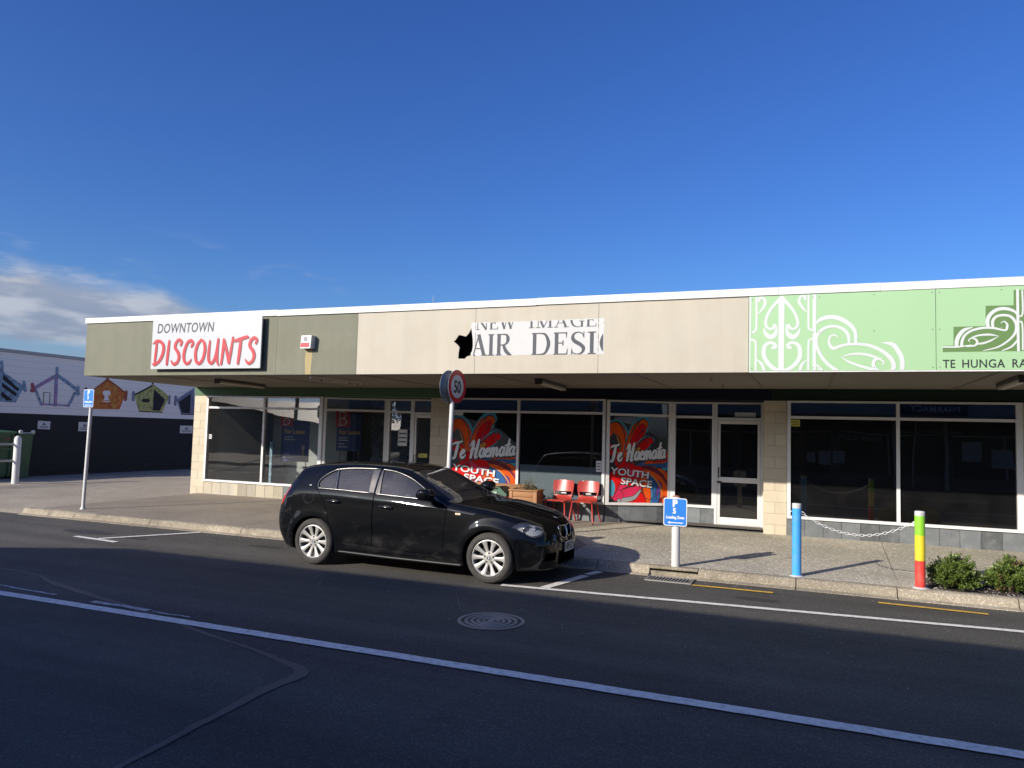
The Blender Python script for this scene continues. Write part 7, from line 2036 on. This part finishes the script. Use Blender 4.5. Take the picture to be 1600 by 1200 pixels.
def front_x(yy, zz):
    h = bvh.ray_cast(Vector((4, -abs(yy), zz)), Vector((-1, 0, 0))); return h[0].x if h[0] else 3.3
PX = max(front_x(0.001, .435), front_x(.15, .40), front_x(.1, .49)) + .008
q = MB(); q.prism(rrect(-.0, .435, .40, .135, .012), PX - .012, PX, 'X'); q.build('plate_holder', c_black, car, local=True)
q = MB(); q.prism(rrect(-.0, .435, .36, .125, .010), PX + .0002, PX + .004, 'X'); pl = q.build('number_plate', mat('plate_white', (.50, .50, .48), .4), car, local=True)
text_mesh('plate_lettering', 'NPF527', .118, blackink, (PX + .0045, -.165, .394), rot=(math.pi / 2, 0, math.pi / 2), parent=pl, sx=.80, offset=.003, local=True)
# bonnet badge roundel
zb_ = top_z(3.20, -.001)
def roundel(c, n, u, r, parent, nm='badge'):
    n = Vector(n).normalized(); u = Vector(u); u = (u - n * u.dot(n)).normalized(); s = n.cross(u); c = Vector(c)
    root = None
    for r0, r1, h, m_ in ((r, r * .66, .002, c_gloss), (r * .66, 0, .0022, None)):
        if m_:
            q = MB(); V = []
            for rr_, hh in ((r, 0), (r, h), (r1, h)):
                for k in range(20): a = k * math.pi / 10; V.append(tuple(c + n * hh + u * rr_ * math.cos(a) + s * rr_ * math.sin(a)))
            q.add(V, [(i * 20 + k, i * 20 + (k + 1) % 20, (i + 1) * 20 + (k + 1) % 20, (i + 1) * 20 + k) for i in range(2) for k in range(20)]); root = q.build(nm, m_, parent, local=True)
        else:
            for qd in range(4):
                q = MB(); V = [tuple(c + n * h)]
                for k in range(6): a = qd * math.pi / 2 + k * math.pi / 10; V.append(tuple(c + n * h + u * r0 * math.cos(a) + s * r0 * math.sin(a)))
                q.add(V, [tuple(range(7))]); q.build('badge_quarter', mat('badge_blue', (.04, .12, .26), .3) if qd % 2 else sign_w, root if parent is car else parent, local=True)
roundel((3.215, 0, top_z(3.215, -.002) + .003), (.45, 0, 1), (1, 0, 0), .040, car)
# wheels
def wheel(cx, side, name='wheel'):
    cy = side * .735; R = .314
    e = empty(name, (cx, cy, R + .004)); e.parent = car; e.location = (cx, cy, R + .002)
    s = side
    prof = [(.226, .075), (.230, .098), (.246, .105), (.268, .104), (.292, .094), (.305, .078), (.3125, .06), (.3135, .03), (.3135, -.03), (.3125, -.06), (.305, -.085), (.268, -.098), (.230, -.09), (.226, -.07)]
    q = MB(); q.lathe([(r, h * s) for r, h in prof], (0, 0, 0), 64, 'Y')
    for hh in (-.045, -.015, .015, .045): pass
    t_ = q.build('tyre', c_tyre, e, local=True)
    q = MB()
    for r0, h in ((.256, .1062), (.282, .1005)): q.lathe([(r0 - .0025, h * s), (r0, (h + .0022) * s), (r0 + .0025, h * s)], (0, 0, 0), 64, 'Y')
    q.build('sidewall_ridge', c_tyre, t_, local=True)
    # rim: lip, barrel, ten broad spokes in pairs
    q = MB(); q.lathe([(a, b_ * s) for a, b_ in [(_a * 1.085, _b) for _a, _b in [(.2085, .082), (.206, .094), (.199, .096), (.192, .088), (.188, .060), (.184, -.06), (.20, -.08)]]], (0, 0, 0), 64, 'Y'); rim = q.build('rim', c_rim, e, local=True)
    sharp(rim, 40)
    q = MB(); q.lathe([(.180, .0 * s), (.001, .0 * s)], (0, 0, 0), 32, 'Y'); q.lathe([(.150, .02 * s), (.150, .035 * s), (.07, .037 * s), (.06, .05 * s)], (0, 0, 0), 40, 'Y'); q.build('brake_disc', mat('brake_iron', (.05, .048, .045), .5, metal=.5), e, local=True)
    for k in range(5):
        for d_, tw in ((-.300, -1), (.300, 1)):
            a0 = math.pi / 2 + k * 2 * math.pi / 5 + d_ + math.pi / 5
            V = []; F = []
            # spoke: narrow at the hub, broad at the lip, slightly domed
            cols = [(.045, .024, .066, 0), (.075, .020, .068, 0), (.11, .019, .072, 0), (.16, .024, .079, 0), (.19, .031, .086, 0), (.211, .041, .090, 0)]
            for r0, hw, h, _ in cols:
                aa = a0 + tw * .02 * (r0 - .1) / .1
                cs = Vector((math.cos(aa), math.sin(aa))); pn = Vector((-cs.y, cs.x))
                for f_, dh in ((-1, -.022), (-1, -.004), (-.55, .001), (0, .003), (.55, .001), (1, -.004), (1, -.022)):
                    p = cs * r0 + pn * hw * f_; V.append((p.x, (h + dh) * s, p.y))
            m_ = 7
            for i in range(len(cols) - 1):
                for j in range(m_ - 1): F.append((i * m_ + j, i * m_ + j + 1, (i + 1) * m_ + j + 1, (i + 1) * m_ + j))
            q = MB(); q.add(V, F, 0, True); o = q.build('spoke', c_rim, rim, local=True); sharp(o, 45)
    q = MB(); q.lathe([(.084, .058 * s), (.080, .070 * s), (.038, .074 * s), (.036, .070 * s), (.033, .070 * s), (.031, .078 * s), (.001, .079 * s)], (0, 0, 0), 32, 'Y'); hub = q.build('hub_cap', c_rim, e, local=True); sharp(hub, 40)
    for k in range(5):
        a = math.pi / 2 + k * 2 * math.pi / 5
        q = MB(); q.lathe([(.0125, .0755 * s), (.0125, .062 * s), (.001, .062 * s)], (.060 * math.cos(a), 0, .060 * math.sin(a)), 10, 'Y'); q.disc((.060 * math.cos(a), .0757 * s, .060 * math.sin(a)), .0122, 'Y', 10); q.build('wheel_bolt', c_black, hub, local=True)
    roundel((0, .0793 * s, 0), (0, s, 0), (.7, 0, .7), .022, hub)
    return e
for cx in (0.0, 2.63):
    for s in (-1, 1): wheel(cx, s)
# underside and sills shadow pieces
q = MB(); q.box(-.55, 3.1, -.66, .66, .165, .178); q.build('underbody', c_black, car, local=True)
for s in (-1, 1):
    q = MB(); P = [(.40, s * .80, .215), (1.2, s * .812, .200), (2.25, s * .815, .195)]; q.tube(P, .018, 8); q.build('sill_strip', c_black, car, local=True)
# cabin
e = empty('cabin'); e.parent = car; e.location = (0, 0, 0)
def soft(name, m_, x0, x1, y0, y1, z0, z1, b_=.04, par=None, lean=0):
    q = MB(); q.box(x0, x1, y0, y1, z0, z1, bev=b_)
    if lean: q.v = [(x - lean * (z - z0), y, z) for x, y, z in q.v]
    return q.build(name, m_, par or e, local=True)
for s in (-1, 1):
    soft('front_seat', c_seat, .95, 1.38, s * .37 - .23, s * .37 + .23, .42, .58)
    soft('seat_back', c_seat, .93, 1.05, s * .37 - .22, s * .37 + .22, .56, 1.10, .05, lean=.25)
    soft('head_rest', c_seat, .72, .83, s * .37 - .11, s * .37 + .11, 1.10, 1.28, .04)
    soft('rear_head_rest', c_seat, -.02, .08, s * .34 - .11, s * .34 + .11, 1.03, 1.17, .035)
soft('rear_seat', c_seat, .15, .60, -.62, .62, .42, .58)
soft('rear_seat_back', c_seat, .10, .22, -.62, .62, .56, 1.05, .05, lean=.2)
soft('dashboard', c_int, 1.62, 1.95, -.68, .68, .72, .93, .05)
soft('cabin_floor', c_int, -.5, 1.95, -.66, .66, .34, .37, .01)
soft('parcel_shelf', c_int, -.55, -.12, -.60, .60, .96, .99, .01)
q = MB(); V = [(1.50 + .05 * math.cos(a * math.pi / 12), -.37 + .18 * math.sin(a * math.pi / 12), .90 + .17 * math.cos(a * math.pi / 12)) for a in range(25)]; q.tube(V, .014, 8, caps=False); q.box(1.46, 1.56, -.41, -.33, .86, .94, bev=.02); q.tube([(1.52, -.52, .9), (1.52, -.22, .9)], .012, 6); q.build('steering_wheel', c_int, e, local=True)
soft('rear_view_mirror', c_int, 1.36, 1.40, -.11, .11, 1.20, 1.265, .015)
# wipers
q = MB(); q.tube([(1.985, -.45, top_z(1.985, -.45) + .012), (1.93, -.05, top_z(1.93, -.05) + .02), (1.90, .25, top_z(1.90, -.25) + .02)], .008, 6); q.tube([(1.97, .15, top_z(1.97, -.15) + .012), (1.93, .5, top_z(1.93, -.5) + .02)], .008, 6); q.build('wiper', c_black, car, local=True)
# fuel flap stays a groove; small white mark by the rear pillar as in the photo
y = side_y(-.115, 1.075)
q = MB(); q.box(-.13, -.10, y - .002, y + .004, 1.066, 1.082); q.build('glass_sticker', sign_w, door_r, local=True)
for o in list(bpy.data.objects):
    if o.name.startswith('cut') and not o.users_collection: bpy.data.objects.remove(o)
print('objects', len(bpy.data.objects), 'tris', sum(len(o.data.loops) - 2 * len(o.data.polygons) for o in bpy.data.objects if o.type == 'MESH'))
